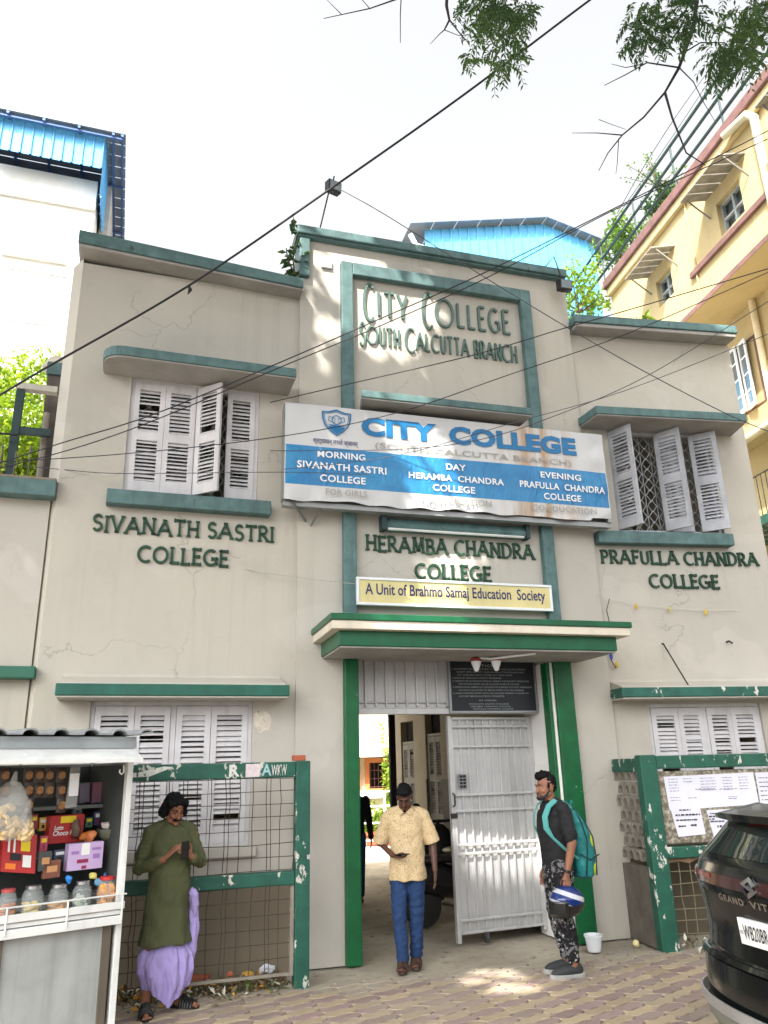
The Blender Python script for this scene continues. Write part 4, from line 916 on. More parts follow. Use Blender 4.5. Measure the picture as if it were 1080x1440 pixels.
# flood lights on the parapet
def floodlight(pos, yaw, label, arms):
    t = thing('flood_light', label, 'flood light', pos, yaw)
    f = Fr(pos, yaw); b = B(); b.side(f, [(-.05, -.075), (.06, -.095), (.075, .06), (-.05, .085)], -.095, .095); b.m = 1; b.build('housing', [M_WIRE], t, bevel=.008)
    b = B(); b.add([f.p(-.08, .0645, -.075), f.p(.08, .0645, -.075), f.p(.08, .0785, .045), f.p(-.08, .0785, .045)], [(0, 1, 2, 3)]); b.build('lens', M_GLASS, t)
    b = B()
    for a in arms: b.tube(a, .011, 5)
    b.build('bracket_arm', M_IRON, t)
uu, zz_ = CF.at(793, 402, .12)
f_ = lambda px, py, d: CF.p(*(lambda q: (q[0], d, q[1]))(CF.at(px, py, d)))
floodlight(CF.p(uu, .12, zz_), CF.yaw, 'black flood light hanging on a bent arm at the right end of the centre parapet', [[f_(765, 377, .04), f_(779, 361, .10), f_(790, 392, .12)]])
uu, zz_ = CF.at(468, 264, .10)
floodlight(CF.p(uu, .10, zz_), CF.yaw + .3, 'dark flood light on a thin mast above the left end of the centre parapet', [[f_(449, 326, .02), f_(462, 272, .10)], [f_(468, 258, .1), f_(470, 248, .1)]])
uu, zz_ = CF.at(459, 372, -.04); b = B(); b.box(CF, uu - .07, uu + .07, -.049, -.015, zz_ - .06, zz_ + .06); tag(b.build('junction_box', mat('box_pale_grey', lin(196, 196, 196), .6), bevel=.008), 'pale square junction box on the wall left of the framed panel', 'junction box')

# ------------------------------------------------------------------ buildings behind
def corrugated(b, fr, u0, u1, z0f, z1f, d, pitch=.26, h=.045):
    """trapezoid ribbed sheet: z0f / z1f give bottom and top along u"""
    n = int((u1 - u0) / pitch); pr = []
    for i in range(n + 1):
        u = u0 + i * pitch
        pr += [(u, d), (u + pitch * .80, d), (u + pitch * .86, d + h), (u + pitch * .94, d + h)]
    pr = [p for p in pr if p[0] <= u1] + [(u1, d)]
    v = [fr.p(u, dd, z0f(u)) for u, dd in pr] + [fr.p(u, dd, z1f(u)) for u, dd in pr]; k = len(pr)
    b.add(v, [(i, i + 1, k + i + 1, k + i) for i in range(k - 1)])
# left: tall white block with a blue sheet clad top storey
e = at_depth(138, 255, 18.0); WF = Fr((e.x, e.y, 0), rad(18.5)); zc = e.z
WB = thing('white_building', 'tall sunlit white building with a blue corrugated top storey at the left', 'building', WF.p(-5, -3, 0), WF.yaw)
b = B(); b.box(WF, -12, 0, -9, 0, 0, zc - .02); b.box(WF, -12, -.0, .001, .10, zc - 1.05, zc - .98); b.build('wall', M_WHITE, WB)
q = lambda px, py, d=0: WF.at(px, py, d)
uR, zT = q(150, 195, .25); uL, zB0 = q(5, 235, .25)
b = B(); corrugated(b, WF, -3.0, uR, lambda u: zc - .05, lambda u: zT, .60); corrugated(b, WF, -12, -3.05, lambda u: zc - .3, lambda u: zT + .1, .05)
sideF = Fr(WF.p(uR, .60, 0), WF.yaw + math.pi / 2); corrugated(b, sideF, 0, 5.0, lambda u: zc - .8, lambda u: zT, 0.0); b.build('cladding', M_BLUE, WB)
u_, z_ = q(177, 188, .9)
b = B(); n = 22
for i in range(n):
    b.box(WF, -12, u_, .9 - (i + 1) * .46, .9 - i * .46 - .03, z_, z_ + .05)
b.build('roof', M_BLUED, WB)
b = B()
for uu in (-3.3, -2.4, -1.5, -.6, .3, u_ - .12): b.box(WF, uu, uu + .07, -9, .86, z_ - .09, z_ - .002)
for dd in (.8, -1.2, -3.4): b.box(WF, -12, u_ - .05, dd - .06, dd, z_ - .14, z_ - .092)
b.build('purlin', mat('purlin_blue', lin(70, 100, 150), .5), WB)
b = B(); b.box(WF, -.0 + .05, u_ * .45, -7, -1.2, 0, z_ - .15); b.build('rear_wall', mat('rear_wall_grey', lin(176, 172, 166), .8, streak=.4), WB)
for (pa, pb) in (((0, 366), (92, 371)), ((8, 377), (100, 389)), ((10, 448), (75, 457))):
    ua, za = q(*pa); ub, zb_ = q(*pb); b = B(); b.box(WF, ua, ub, .001, .12 if pa[1] == 366 else .03, zb_ - .05, zb_ + .03); b.build('ledge', M_WHITE, WB)
ua, za = q(12, 452); ub, zb_ = q(72, 470); b = B(); b.box(WF, ua, ub, -.1, .004, zb_ - 2, zb_ + .3); b.build('window', mat('window_pale', lin(214, 216, 216), .6), WB)

# middle: blue corrugated roof shed
e = at_depth(598, 350, 18.0); BF = Fr((e.x, e.y, 0), CF.yaw)
BS = thing('roof_shed', 'bright blue corrugated shed with a grey gabled roof rising behind the parapet', 'shed', BF.p(2.5, -2, 0), BF.yaw)
Q = lambda px, py, d=0: BF.at(px, py, d)
(ul, zl), (up, zp), (ur, zr) = Q(590, 313, .28), Q(770, 305, .28), Q(850, 337, .28)
def gab(u): return zl + (zp - zl) * (u - ul) / (up - ul) if u < up else zp + (zr - zp) * (u - up) / (ur - up)
b = B(); corrugated(b, BF, 0.0, ur - .2, lambda u: 9.0, lambda u: gab(u) - .04, 0.0, .27); b.build('cladding', M_BLUE, BS)
b = B(); b.box(BF, 0.05, ur - .3, -6, -.05, 0, 14.6); b.build('wall', M_WHITE, BS)
b = B()
for (ua, ub) in ((ul - .25, up), (up, ur + .3)):
    n = 6
    for i in range(n):
        x0 = ua + (ub - ua) * i / n; x1 = ua + (ub - ua) * (i + 1) / n - .03
        b.add([BF.p(x, d, gab(x) + dz) for dz in (0, .06) for (x, d) in ((x0, .28), (x1, .28), (x1, -6), (x0, -6))], [(0, 1, 2, 3), (7, 6, 5, 4), (0, 4, 5, 1), (1, 5, 6, 2), (2, 6, 7, 3), (3, 7, 4, 0)])
b.build('roof', M_BLUED, BS)
b = B(); b.tube([BF.p(*(lambda w: (w[0], .5, w[1]))(Q(577, 330, .5))), BF.p(*(lambda w: (w[0], .5, w[1]))(Q(585, 345, .5))), BF.p(*(lambda w: (w[0], .3, w[1]))(Q(600, 350, .3)))], .07, 8); b.build('drain_pipe', M_PLW, BS)

# right: yellow house, its long side running away behind the college
d_ = ray(1040, 540); hp = CAMP + d_ * (15.0 / math.hypot(d_.x, d_.y))
YF = Fr((hp.x, hp.y, 0), rad(11) - math.pi / 2)              # u runs towards the camera, d towards the college
YH = thing('yellow_house', 'tall pale yellow house with an overhanging top floor and sheet awnings at the right', 'building', YF.p(-2, -4, 0), YF.yaw)
y = lambda px, py, d=0.0: YF.at(px, py, d)
if YF.N.x > 0: raise SystemExit('frame')
OV = 0.85
zs0 = y(1020, 388, OV)[1]; zroof = y(980, 245, OV)[1]; zsill = y(1020, 340, OV)[1]
ufar = y(858, 405, OV)[0]
b = B(); b.box(YF, -5.2, 6, -9, 0, 0, zs0 - .01)
b.build('lower_wall', M_YELL, YH)
w1 = [y(*p, OV) for p in ((1005, 280), (1040, 260), (1018, 330), (1044, 300))]; w2 = [y(*p, OV) for p in ((922, 398), (942, 375), (930, 430), (948, 412))]
rect = lambda w: (min(p[0] for p in w), max(p[0] for p in w), (w[2][1] + w[3][1]) / 2, (w[0][1] + w[1][1]) / 2)
R1, R2 = rect(w1), rect(w2); R3 = (R1[0] + (R1[0] - R2[0]), R1[1] + (R1[1] - R2[1]), R1[2], R1[3]); R0 = (R2[0] - (R1[0] - R2[0]) * .8, R2[1] - (R1[1] - R2[1]) * .8, R2[2], R2[3])
b = B(); holed_wall(b, YF, ufar, 6, zs0, zroof, OV, .25, [R1, R2, R3]); b.box(YF, ufar, ufar + .25, -9, OV - .25, zs0, zroof); b.box(YF, ufar + .25, 6, -9, OV - .25, zs0, zs0 + .2); b.box(YF, ufar + .25, 6, -9, OV - .25, zroof - .2, zroof)
b.build('upper_wall', M_YELL, YH)
b = B(); b.box(YF, -6.6, ufar, -9, .2, 0, zroof - .5); b.build('rear_wing', M_YELL, YH)
b = B(); b.box(YF, ufar - .05, 6, OV + .001, OV + .16, zroof - .10, zroof + .12); b.m = 1; b.box(YF, ufar - .03, 6, OV + .001, OV + .10, zroof - .30, zroof - .10); b.build('cornice', [M_MARO, M_YELL], YH, bevel=.02)
b = B(); b.box(YF, y(975, 395, OV)[0], 6, OV + .001, OV + .07, zsill - .06, zsill + .06); b.build('string_course', M_MARO, YH, bevel=.01)
b = B(); b.box(YF, ufar, 6, 0.0, OV + .05, zs0 - .16, zs0 - .012); b.m = 1; b.box(YF, ufar, 6, OV + .051, OV + .06, zs0 - .16, zs0 - .06); b.build('overhang_slab', [M_YELL, M_MARO], YH)
M_CURT = mat('window_dark_grey', lin(84, 92, 96), .3, var=.2, scale=6)
for R in (R1, R2, R3):
    w = window_frame(YH, YF, R[0], R[1], R[2], R[3], OV - .16, OV - .09, mat('window_grey_frame', lin(150, 158, 160), .5), mull=[(R[0] + R[1]) / 2], t=.04)
    b = B(); b.box(YF, R[0], R[1], OV - .24, OV - .20, R[2], R[3]); b.build('pane', M_GLASS, w)
    b = B(); b.box(YF, R[0] + .04, R[1] - .04, OV - .15, OV - .10, (R[2] + R[3]) / 2 - .02, (R[2] + R[3]) / 2 + .02); b.build('transom', M_GRILL, w)
def awning(u0, u1, ztop, d, out=.55, drop=.12):
    b = B(); n = 5; 
    for i in range(n):
        a, c = u0 + (u1 - u0) * i / n, u0 + (u1 - u0) * (i + 1) / n - .02
        b.add([YF.p(u, dd, zz) for dz in (0, .03) for (u, dd, zz) in ((a, d, ztop + dz), (c, d, ztop + dz), (c, d + out, ztop - drop + dz), (a, d + out, ztop - drop + dz))], [(0, 1, 2, 3), (7, 6, 5, 4), (0, 4, 5, 1), (1, 5, 6, 2), (2, 6, 7, 3), (3, 7, 4, 0)])
    for u in (u0 + .05, u1 - .05): b.tube([YF.p(u, d, ztop - .45), YF.p(u, d + out * .8, ztop - drop * .8)], .018, 5)
    b.build('awning', M_ASB, YH)
for R in (R1, R2, R3): awning(R[0] - .25, R[1] + .3, R[3] + .30, OV)
awning(-6.3, -5.3, zroof - 1.3, .2)
# lower window with an opened white glazed leaf, pipes
w3 = [y(*p) for p in ((1020, 504), (1057, 473), (1045, 588), (1078, 562))]; R = rect(w3)
wl_ = window_frame(YH, YF, R[0] - .05, R[1] + .02, R[2], R[3], -.05, .012, M_MARO, t=.05)
b = B(); b.box(YF, R[0] - .05, R[1] + .02, -.06, -.045, R[2], R[3]); b.build('window_back', M_CURT, wl_)
for k in range(2):
    f = Fr(YF.p(R[0] + .18 + k * .30, .05, 0), YF.yaw - rad(10)); b = B(); wd = .29
    for e_ in ((0, .05, R[2], R[3]), (wd - .05, wd, R[2], R[3]), (.05, wd - .05, R[2], R[2] + .08), (.05, wd - .05, R[3] - .06, R[3])): b.box(f, e_[0], e_[1], 0, .03, e_[2], e_[3])
    for j in range(1, 4): z = R[2] + (R[3] - R[2]) * j / 4; b.box(f, .05, wd - .05, .004, .026, z - .014, z + .014)
    lf = b.build('casement', M_PLW, wl_); b = B(); b.box(f, .05, wd - .05, .010, .016, R[2] + .08, R[3] - .06); b.build('pane', M_GLASS, lf)
zp0 = y(1060, 626, .12)[1]
b = B(); b.box(YF, -1.6, 6, .001, .45, zp0 + .0, zp0 + .12); b.build('ledge', M_YELL, YH, bevel=.01)
b = B(); b.tube([YF.p(y(1049, 632, .3)[0] - .1, .5, zp0 - .05), YF.p(6, .5, zp0 - .02)], .07, 10); b.build('drain_pipe', mat('pipe_cream', lin(214, 200, 166), .5), YH, smooth=40)
u0_, z0_ = y(1000, 165, OV + .2)
ua, za = y(1062, 175, OV + .1)
b = B(); b.tube([YF.p(y(1040, 168, OV + .12)[0] - .35, OV + .2, za + .35), YF.p(ua - .1, OV + .14, za + .3), YF.p(ua, OV + .1, za + .15), YF.p(ua, OV + .1, za - .6), YF.p(ua, OV + .1, zs0)], .075, 10); b.build('drain_pipe', mat('pipe_pale_cream', lin(190, 182, 156), .6, var=.15), YH, smooth=40)
ub, zb_ = y(1052, 390, .05); b = B(); b.tube([YF.p(ub, .08, zs0 - .17), YF.p(ub, .08, 6)], .06, 10); b.build('drain_pipe', mat('pipe_cream', lin(214, 200, 166), .5), YH, smooth=40)
u5, z5 = y(973, 345, OV + .02); b = B(); b.tube([YF.p(u5, OV + .02, zroof - .1), YF.p(u5, OV + .02, zs0)], .02, 6); b.build('conduit', M_YELL, YH)
# balcony edge at the far right bottom
ub, zb_ = y(1070, 690, .5); b = B(); b.box(YF, -.2, 6, .0, .9, zb_ - .75, zb_ - .6); b.build('balcony_slab', M_FGREEN, YH)
rb = B()
for i in range(16): u = -.15 + i * .12; rb.tube([YF.p(u, .85, zb_ - .6), YF.p(u, .85, zb_ + .1)], .008, 5)
rb.tube([YF.p(-.15, .85, zb_ + .1), YF.p(6, .85, zb_ + .1)], .012, 5); rb.build('balcony_railing', M_WIRE, YH)
# roof railing of three long bars on short posts
RR = thing('roof_railing', 'long dark pipe railing along the yellow house roof edge', 'railing', YF.p(-1, OV, zroof), YF.yaw)
for k in range(3):
    b = B(); zz_ = zroof + .45 + k * .38; b.tube([YF.p(-6.5, OV + .05, zz_ - .0), YF.p(6, OV + .05, zz_)], .034, 6); b.build('rail', M_DKG, RR)
for u in (-6.0, -4.4, -2.8, -1.2, .4, 2.0):
    b = B(); b.tube([YF.p(u, OV + .05, zroof + .1), YF.p(u, OV + .05, zroof + 1.25)], .02, 6); b.build('post', M_DKG, RR)

# ------------------------------------------------------------------ courtyard seen through the gateway
cb = at_depth(520, 1120, 21.0); HF = Fr((cb.x, cb.y, 0), rad(6))
CH = thing('courtyard_house', 'cream house across the courtyard with an orange framed barred window', 'building', HF.p(0, -2, 0), HF.yaw)
h = lambda px, py, d=0: HF.at(px, py, d)
M_CRM = mat('sunlit_cream_wall', lin(226, 214, 190), .8, var=.06)
(ua, za), (ub, zb_) = h(518, 1066), h(545, 1112)
b = B(); holed_wall(b, HF, -4, 4, 0, 7, 0, .3, [(ua, ub + .1, zb_, za)]); b.build('wall', M_CRM, CH)
b = B(); b.box(HF, -4, 3, .001, .55, za + .02, za + .22); b.build('ledge', M_WHITE, CH)
w = window_frame(CH, HF, ua - .1, ub + .2, zb_ - .02, za, -.1, .05, M_ORNG, t=.12)
b = B(); b.box(HF, ua, ub + .1, -.28, -.25, zb_, za); b.build('pane', M_BLACK, w)
b = B()
for i in range(9): u = ua + .05 + i * .1; b.tube([HF.p(u, -.02, zb_), HF.p(u, -.02, za)], .012, 5)
for i in range(4): z = zb_ + (za - zb_) * (i + .5) / 4; b.tube([HF.p(ua, -.015, z), HF.p(ub + .1, -.015, z)], .012, 5)
b.build('grille', mat('grille_maroon', lin(96, 60, 62), .6), w)
b = B(); b.box(HF, ua - .25, ub + .35, .0, .2, zb_ - .16, zb_ - .03); b.build('sill', M_WHITE, w)
b = B(); b.box(HF, ua - .42, ua - .22, .001, .12, 0, za); b.build('pillar', M_ORNG, CH)
gb = ground(520, 1199)
RFm = Fr((gb.x, gb.y, 0), rad(4))
b = B(); b.box(RFm, -3, 3, -.15, .15, -.02, .12); tag(b.build('kerb', M_WHITE, bevel=.02), kind='structure')
CR = thing('courtyard_railing', 'white painted pipe railing round the courtyard flower bed', 'railing', RFm.p(0, 0, .12), RFm.yaw)
for z in (.25, .62, .98, 1.30):
    b = B(); b.tube([RFm.p(-2.5, 0, z), RFm.p(2.5, 0, z)], .022, 6); b.build('rail', M_PLW, CR)
for u in (-1.6, -.62, .36, 1.34):
    b = B(); b.tube([RFm.p(u, 0, .1), RFm.p(u, 0, 1.31)], .025, 6); b.build('post', M_PLW, CR)

# ------------------------------------------------------------------ overhead cables
def cable(label, pts, dep, r, m=M_WIRE, sag_=0.0):
    P = []
    for i, (px, py) in enumerate(pts):
        dd = dep[0] + (dep[1] - dep[0]) * i / (len(pts) - 1); P.append(at_depth(px, py, dd))
    # smooth the run through its points
    out = []
    for i in range(len(P) - 1):
        p0, p1, p2, p3 = P[max(i - 1, 0)], P[i], P[i + 1], P[min(i + 2, len(P) - 1)]
        for k in range(6):
            t = k / 6; out.append(0.5 * ((2 * p1) + (p2 - p0) * t + (2 * p0 - 5 * p1 + 4 * p2 - p3) * t * t + (3 * p1 - p0 - 3 * p2 + p3) * t ** 3))
    out.append(P[-1]); b = B(); b.tube(out, r, 5)
    return tag(b.build('overhead_cable', m, smooth=True), label, 'cable', 'overhead cables across the front')
c0 = cable('thickest black cable slanting from lower left past the roof mast to the top', [(-60, 592), (60, 520), (265, 402), (470, 262), (650, 135), (835, -4), (920, -64)], (6.6, 5.4), .011)
b = B(); p = at_depth(265, 401, 6.25); b.tube([p, p + Vector((.02, 0, -.05)), p + Vector((0, 0, -.10))], [.012, .02, .004], 6); tag(b.build('cable_tie', M_WIRE), 'small black tie dangling from the thickest cable', 'tie')
cable('black cable crossing the left window and rising over the framed panel', [(-40, 662), (0, 651), (93, 621), (218, 582), (400, 507), (533, 449), (676, 386), (850, 300), (1080, 184), (1140, 152)], (7.2, 6.8), .0065)
cable('black cable running just under its twin across the left window hood', [(-40, 668), (100, 632), (225, 588), (400, 514), (540, 456), (690, 388), (850, 302), (1000, 232), (1140, 168)], (7.15, 6.75), .006)
cable('cable across the shutters and the banner crest up to the yellow house', [(-40, 652), (178, 638), (400, 613), (560, 580), (713, 528), (880, 470), (1080, 383), (1140, 356)], (7.3, 6.9), .005)
cable('cable from above the banner corner across the sunk panel to the right', [(380, 566), (482, 542), (667, 499), (792, 462), (880, 437), (1080, 378), (1140, 360)], (8.0, 7.0), .006)
cable('thin cable falling from the roof mast to the right window hood', [(470, 262), (540, 301), (667, 381), (795, 459), (911, 525), (1024, 583), (1100, 614)], (7.6, 7.4), .0055, M_WIREG)
cable('thin grey cable over the banner rising across the right wing wall', [(380, 634), (560, 632), (676, 618), (785, 583), (913, 527), (1080, 424), (1140, 388)], (7.5, 7.2), .0045, M_WIREG)
cable('thin cable level across the lower half of the left shutters', [(-40, 648), (85, 660), (178, 666), (400, 664), (520, 668)], (7.6, 7.6), .004, M_WIREG)
cable('pale thin line drooping from the annex to the yellow board', [(0, 674), (126, 728), (315, 793), (420, 812), (500, 821)], (8.1, 8.3), .0035, mat('pale_line', lin(170, 168, 160), .8))
cable('thin cable over the banner letters parallel with the crest cable', [(400, 660), (560, 640), (720, 595), (880, 549), (1080, 470), (1140, 446)], (7.6, 7.2), .004, M_WIREG)
for i, pts in enumerate([[(868, 300), (905, 235), (960, 150), (1040, 40), (1070, -5)], [(850, 330), (930, 215), (1000, 110), (1060, 20), (1080, -10)]]):
    cable(['upper thin cable rising steeply beside the yellow house roof', 'lower thin cable rising steeply beside the yellow house roof'][i], pts, (9, 7), .005, M_WIREG)

# ------------------------------------------------------------------ vegetation
def leaf(b, p, dirv, up, L, W, bend=.15):
    d = dirv.normalized(); s = d.cross(up)
    s = s.normalized() if s.length > 1e-4 else d.orthogonal().normalized(); n = s.cross(d)
    a = p + d * L * .45 + n * L * bend * .4; e = p + d * L - n * L * bend
    b.add([p, a + s * W / 2 - n * W * .1, e, a - s * W / 2 - n * W * .1, a], [(0, 1, 4), (1, 2, 4), (2, 3, 4), (3, 0, 4)])
def rv(g): 
    while True:
        v = Vector((g.uniform(-1, 1), g.uniform(-1, 1), g.uniform(-1, 1)))
        if .05 < v.length < 1: return v.normalized()
def pinnate(b, p, dirv, L, n, ll, lw, g, droop=.5):
    """one feather leaf: a rachis with pairs of leaflets"""
    d = dirv.normalized(); pts = []
    for i in range(n + 1):
        t = i / n; pts.append(p + d * L * t + Vector((0, 0, -droop * L * t * t)))
    for i in range(1, n + 1):
        t = (pts[i] - pts[i - 1]).normalized(); s = t.cross(Vector((0, 0, 1)))
        s = s.normalized() if s.length > 1e-3 else Vector((1, 0, 0))
        for sg in (-1, 1):
            dv = s * sg * .85 + t * .5 + Vector((0, 0, -.25)) + rv(g) * .22
            leaf(b, pts[i], dv, Vector((0, 0, 1)) + rv(g) * .3, ll * g.uniform(.8, 1.15), lw * g.uniform(.8, 1.15))
    b.tube([pts[0], pts[n // 2], pts[-1]], .0025, 3)
def crown_tree(name, label, base, height, crown, n, size, m, seed, group=None, trunk_r=.18, lump=.45):
    """trunk with limbs, leaf clumps spread through several lobes"""
    g = random.Random(seed); base = Vector(base); t = thing(name, label, 'tree', base, 0, group)
    c = Vector(crown[0]); R = Vector(crown[1]); b = B(); top = c + Vector((0, 0, R.z * .3))
    b.tube([base, base.lerp(top, .35) + Vector((.12, .05, 0)), base.lerp(top, .7) - Vector((.1, 0, 0)), top], [trunk_r, trunk_r * .8, trunk_r * .5, trunk_r * .15], 8)
    lobes = []
    for i in range(11):
        v = rv(g); q = c + Vector((v.x * R.x, v.y * R.y, v.z * R.z)) * g.uniform(.45, .95); lobes.append((q, g.uniform(.28, .5) * min(R.x, R.z) * 1.1))
        b.tube([base.lerp(top, g.uniform(.45, .85)), (base.lerp(top, .8) + q) / 2 + rv(g) * .15, q], [trunk_r * .35, trunk_r * .2, .015], 5)
    b.build('trunk', M_BARK, t, smooth=True)
    f = B()
    for i in range(n):
        q, r = lobes[g.randrange(len(lobes))]; v = rv(g); p = q + v * r * (g.random() ** .4)
        leaf(f, p, rv(g) + v * .5 + Vector((0, 0, -.35)), Vector((0, 0, 1)) + rv(g) * .7, size * g.uniform(.6, 1.3), size * .5 * g.uniform(.7, 1.2))
    f.build('crown', m, t, recalc=False); return t
# garden tree behind the annex on the left
pL = at_depth(60, 640, 13.5)
crown_tree('garden_tree', 'bright green tree rising behind the annex terrace railing', (pL.x - .6, pL.y, 0), 9, (at_depth(30, 600, 13.5), (1.5, 1.5, 1.5)), 9000, .13, M_LEAFY, 11)
pl2 = at_depth(5, 640, 13.0)
crown_tree('garden_tree', 'lower bright green tree beside the taller one behind the terrace railing', (pl2.x - .3, pl2.y, 0), 7, (at_depth(8, 650, 13.0), (1.3, 1.2, .9)), 5000, .13, M_LEAFY, 12)
# plants on the yellow house roof and beyond the parapet
def shrub(label, p, R, n, size, m, seed, cat='plant', name='roof_plant', group=None):
    g = random.Random(seed); t = thing(name, label, cat, p, 0, group); b = B(); f = B(); p = Vector(p)
    for i in range(9):
        v = rv(g); v.z = abs(v.z) + .4; e = p + Vector((v.x * R[0], v.y * R[1], v.z * R[2] * .8)); b.tube([p, (p + e) / 2 + rv(g) * .05, e], [.018, .012, .004], 4)
        for k in range(n // 9):
            q = p.lerp(e, g.uniform(.3, 1.05)) + rv(g) * min(R) * .28
            leaf(f, q, rv(g) + Vector((0, 0, -.1)), Vector((0, 0, 1)) + rv(g) * .6, size * g.uniform(.6, 1.3), size * .5)
    b.build('stem', M_BARK, t); f.build('foliage', m, t, recalc=False); return t
for i, (px, py, dep, R, m, lab) in enumerate([
    (815, 440, 16.0, (.9, .7, 1.2), M_LEAFY, 'light green leafy shrub rising behind the right end of the centre parapet'),
    (905, 345, 17.2, (.8, .7, 1.2), M_LEAFM, 'bushy potted shrub on the yellow house roof behind the railing'),
    (880, 375, 18.5, (.8, .7, 1.1), M_LEAFM, 'loose green shrub at the far end of the yellow house roof'),
    (935, 300, 16.2, (.45, .4, .9), M_LEAF, 'narrow dark plant on the roof beside the upper awning')]):
    p = at_depth(px, py, dep); shrub(lab, p, R, 900, .13, m, 30 + i)
p = at_depth(925, 262, 17); pot = shrub('tall wispy plant waving above the yellow house roof railing', p, (.9, .4, .9), 200, .10, M_LEAFM, 41)
ub, zb_ = RF.at(902, 440, -.1); shrub('small broad leafed weed growing on the right wing coping', RF.p(ub, -.1, 7.66), (.16, .1, .26), 45, .16, M_LEAFY, 43, name='wall_weed')
# fig sapling at the left of the parapet
ua, za = LF.at(414, 388, .0)
g = random.Random(5); t = thing('fig_sapling', 'young fig sapling rooted on the left wing coping beside the centre block', 'plant', LF.p(ua, .05, 7.68)); b = B(); f = B()
for st in ([(ua, .05, 7.66), (ua - .03, .05, 7.95), (ua + .01, .05, 8.3), (ua - .04, .05, 8.62)], [(ua, .05, 7.7), (ua + .10, .05, 7.9), (ua + .14, .08, 8.05)], [(ua, .05, 7.7), (ua - .10, .05, 7.95), (ua - .12, .05, 8.1)]):
    P = [LF.p(*s) for s in st]; b.tube(P, [.012, .010, .007, .004][:len(P)], 5)
    for i in range(len(P) - 1):
        for k in range(7):
            q = P[i].lerp(P[i + 1], k / 7); v = rv(g); v.z = v.z * .3 - .2; leaf(f, q, v, Vector((0, 0, 1)), .13, .085)
b.build('stem', M_BARK, t); f.build('foliage', M_LEAF, t, recalc=False)
# courtyard flower bed
for i, (px, dep, R, m, lab) in enumerate([(536, 19.9, (.55, .5, .75), M_LEAFY, 'bright yellow green bush behind the courtyard railing'), (548, 20.4, (.30, .3, 2.6), M_LEAFY, 'tall climbing plant beside the orange window'), (515, 20.3, (.4, .4, .5), M_LEAFM, 'low green bush at the left behind the courtyard railing')]):
    p = at_depth(px, 1083, dep); p.z = .3; shrub(lab, p, R, 1300 if i < 2 else 500, .12, m, 50 + i, name='garden_bush', cat='bush')
for i, (px, lab) in enumerate([(527, 'left brown plant pot under the courtyard bush'), (545, 'right brown plant pot under the courtyard bush')]):
    p = at_depth(px, 1083, 19.45); p.z = .0; b = B(); b.lathe(p, [(.18, 0), (.24, .34), (.27, .34), (.27, .40), (.22, .40), (.2, .3), (.02, .3)], 16); tag(b.build('plant_pot', M_BRICK, smooth=40), lab, 'pot')

# ------------------------------------------------------------------ the street tree that shades the front
TB = Vector((4.6, -3.5, -.13))
TR = thing('street_tree', 'tall street tree with feathery dark leaves overhanging the pavement from the top of the view', 'tree', TB)
tr = B(); fork = TB + Vector((-.6, .8, 6.2))
tr.tube([TB, TB + Vector((-.1, .1, 2)), TB + Vector((-.4, .5, 4.2)), fork], [.38, .30, .26, .22], 12)
def limb(pts, r0, r1):
    tr.tube(pts, [r0 + (r1 - r0) * i / (len(pts) - 1) for i in range(len(pts))], 7)
g = random.Random(21)
CR0 = Vector((-3.4, -0.3, 13.2)); CRR = Vector((8.8, 6.6, 1.8))
tips = []
for i in range(16):
    a = 2 * math.pi * i / 16 + g.uniform(-.2, .2); rr = g.uniform(.45, .95); e = CR0 + Vector((CRR.x * math.cos(a) * rr, CRR.y * math.sin(a) * rr, g.uniform(-1, 1)))
    mid = fork.lerp(e, .5) + Vector((0, 0, 1.2)); limb([fork, fork.lerp(mid, .5) + Vector((0, 0, .5)), mid, e], .12, .02); tips.append(e)
# the crown: leaf sprays through a wide flat volume, with gaps cut along sun rays to place the light patches on the front
HOLES = []
for (px, py, fr, d, r) in ((545, 420, CF, -.05, .20), (520, 400, CF, -.05, .12), (575, 455, CF, -.05, .14), (590, 425, CF, -.05, .10), (560, 490, CF, -.05, .12), (470, 345, CF, -.05, .12), (520, 352, CF, -.05, .10), (505, 385, CF, .05, .10), (610, 440, CF, -.05, .09),
                           (585, 590, CF, .25, .16), (600, 640, CF, .25, .17), (630, 700, CF, .25, .18), (660, 705, CF, .25, .10), (540, 575, CF, .25, .12), (615, 755, CF, .0, .12), (625, 830, CF, .09, .19), (640, 877, CF, .92, .20), (660, 895, CF, .92, .20), (600, 870, CF, .92, .07), (440, 360, CF, -.05, .06),
                           (660, 1050, GF, .03, .10), (665, 1170, GF, .03, .14), (650, 1012, GF, .03, .09), (690, 1020, GF, .03, .06)):
    u, z = fr.at(px, py, d); HOLES.append((fr.p(u, d, z), r))
gh = random.Random(12)
for _ in range(22):
    u, z = CF.at(gh.uniform(440, 640), gh.uniform(335, 510), -.05); HOLES.append((CF.p(u, -.05, z), gh.uniform(.01, .05)))
for (px, py, r) in ((700, 1370, .14), (735, 1392, .10), (665, 1378, .08)): HOLES.append((ground(px, py), r))
cf = B(); cnt = 0
for i in range(64000):
    a = g.uniform(0, 2 * math.pi); rr = math.sqrt(g.random()); p = CR0 + Vector((CRR.x * math.cos(a) * rr, CRR.y * math.sin(a) * rr, 0))
    p.z += g.uniform(-1, 1) * CRR.z * math.sqrt(max(.05, 1 - rr * rr * .9))
    L = g.uniform(.16, .34); bad = False
    for h, r in HOLES:
        w = p - h; k = w - SUN * w.dot(SUN)
        if k.length < r * 1.35 + L * .55: bad = True; break
    if bad: continue
    leaf(cf, p, rv(g) + Vector((0, 0, -.2)), Vector((0, 0, 1)) + rv(g) * .6, L * 1.25, L * .75)
cf.build('crown', M_LEAF, TR, recalc=False)
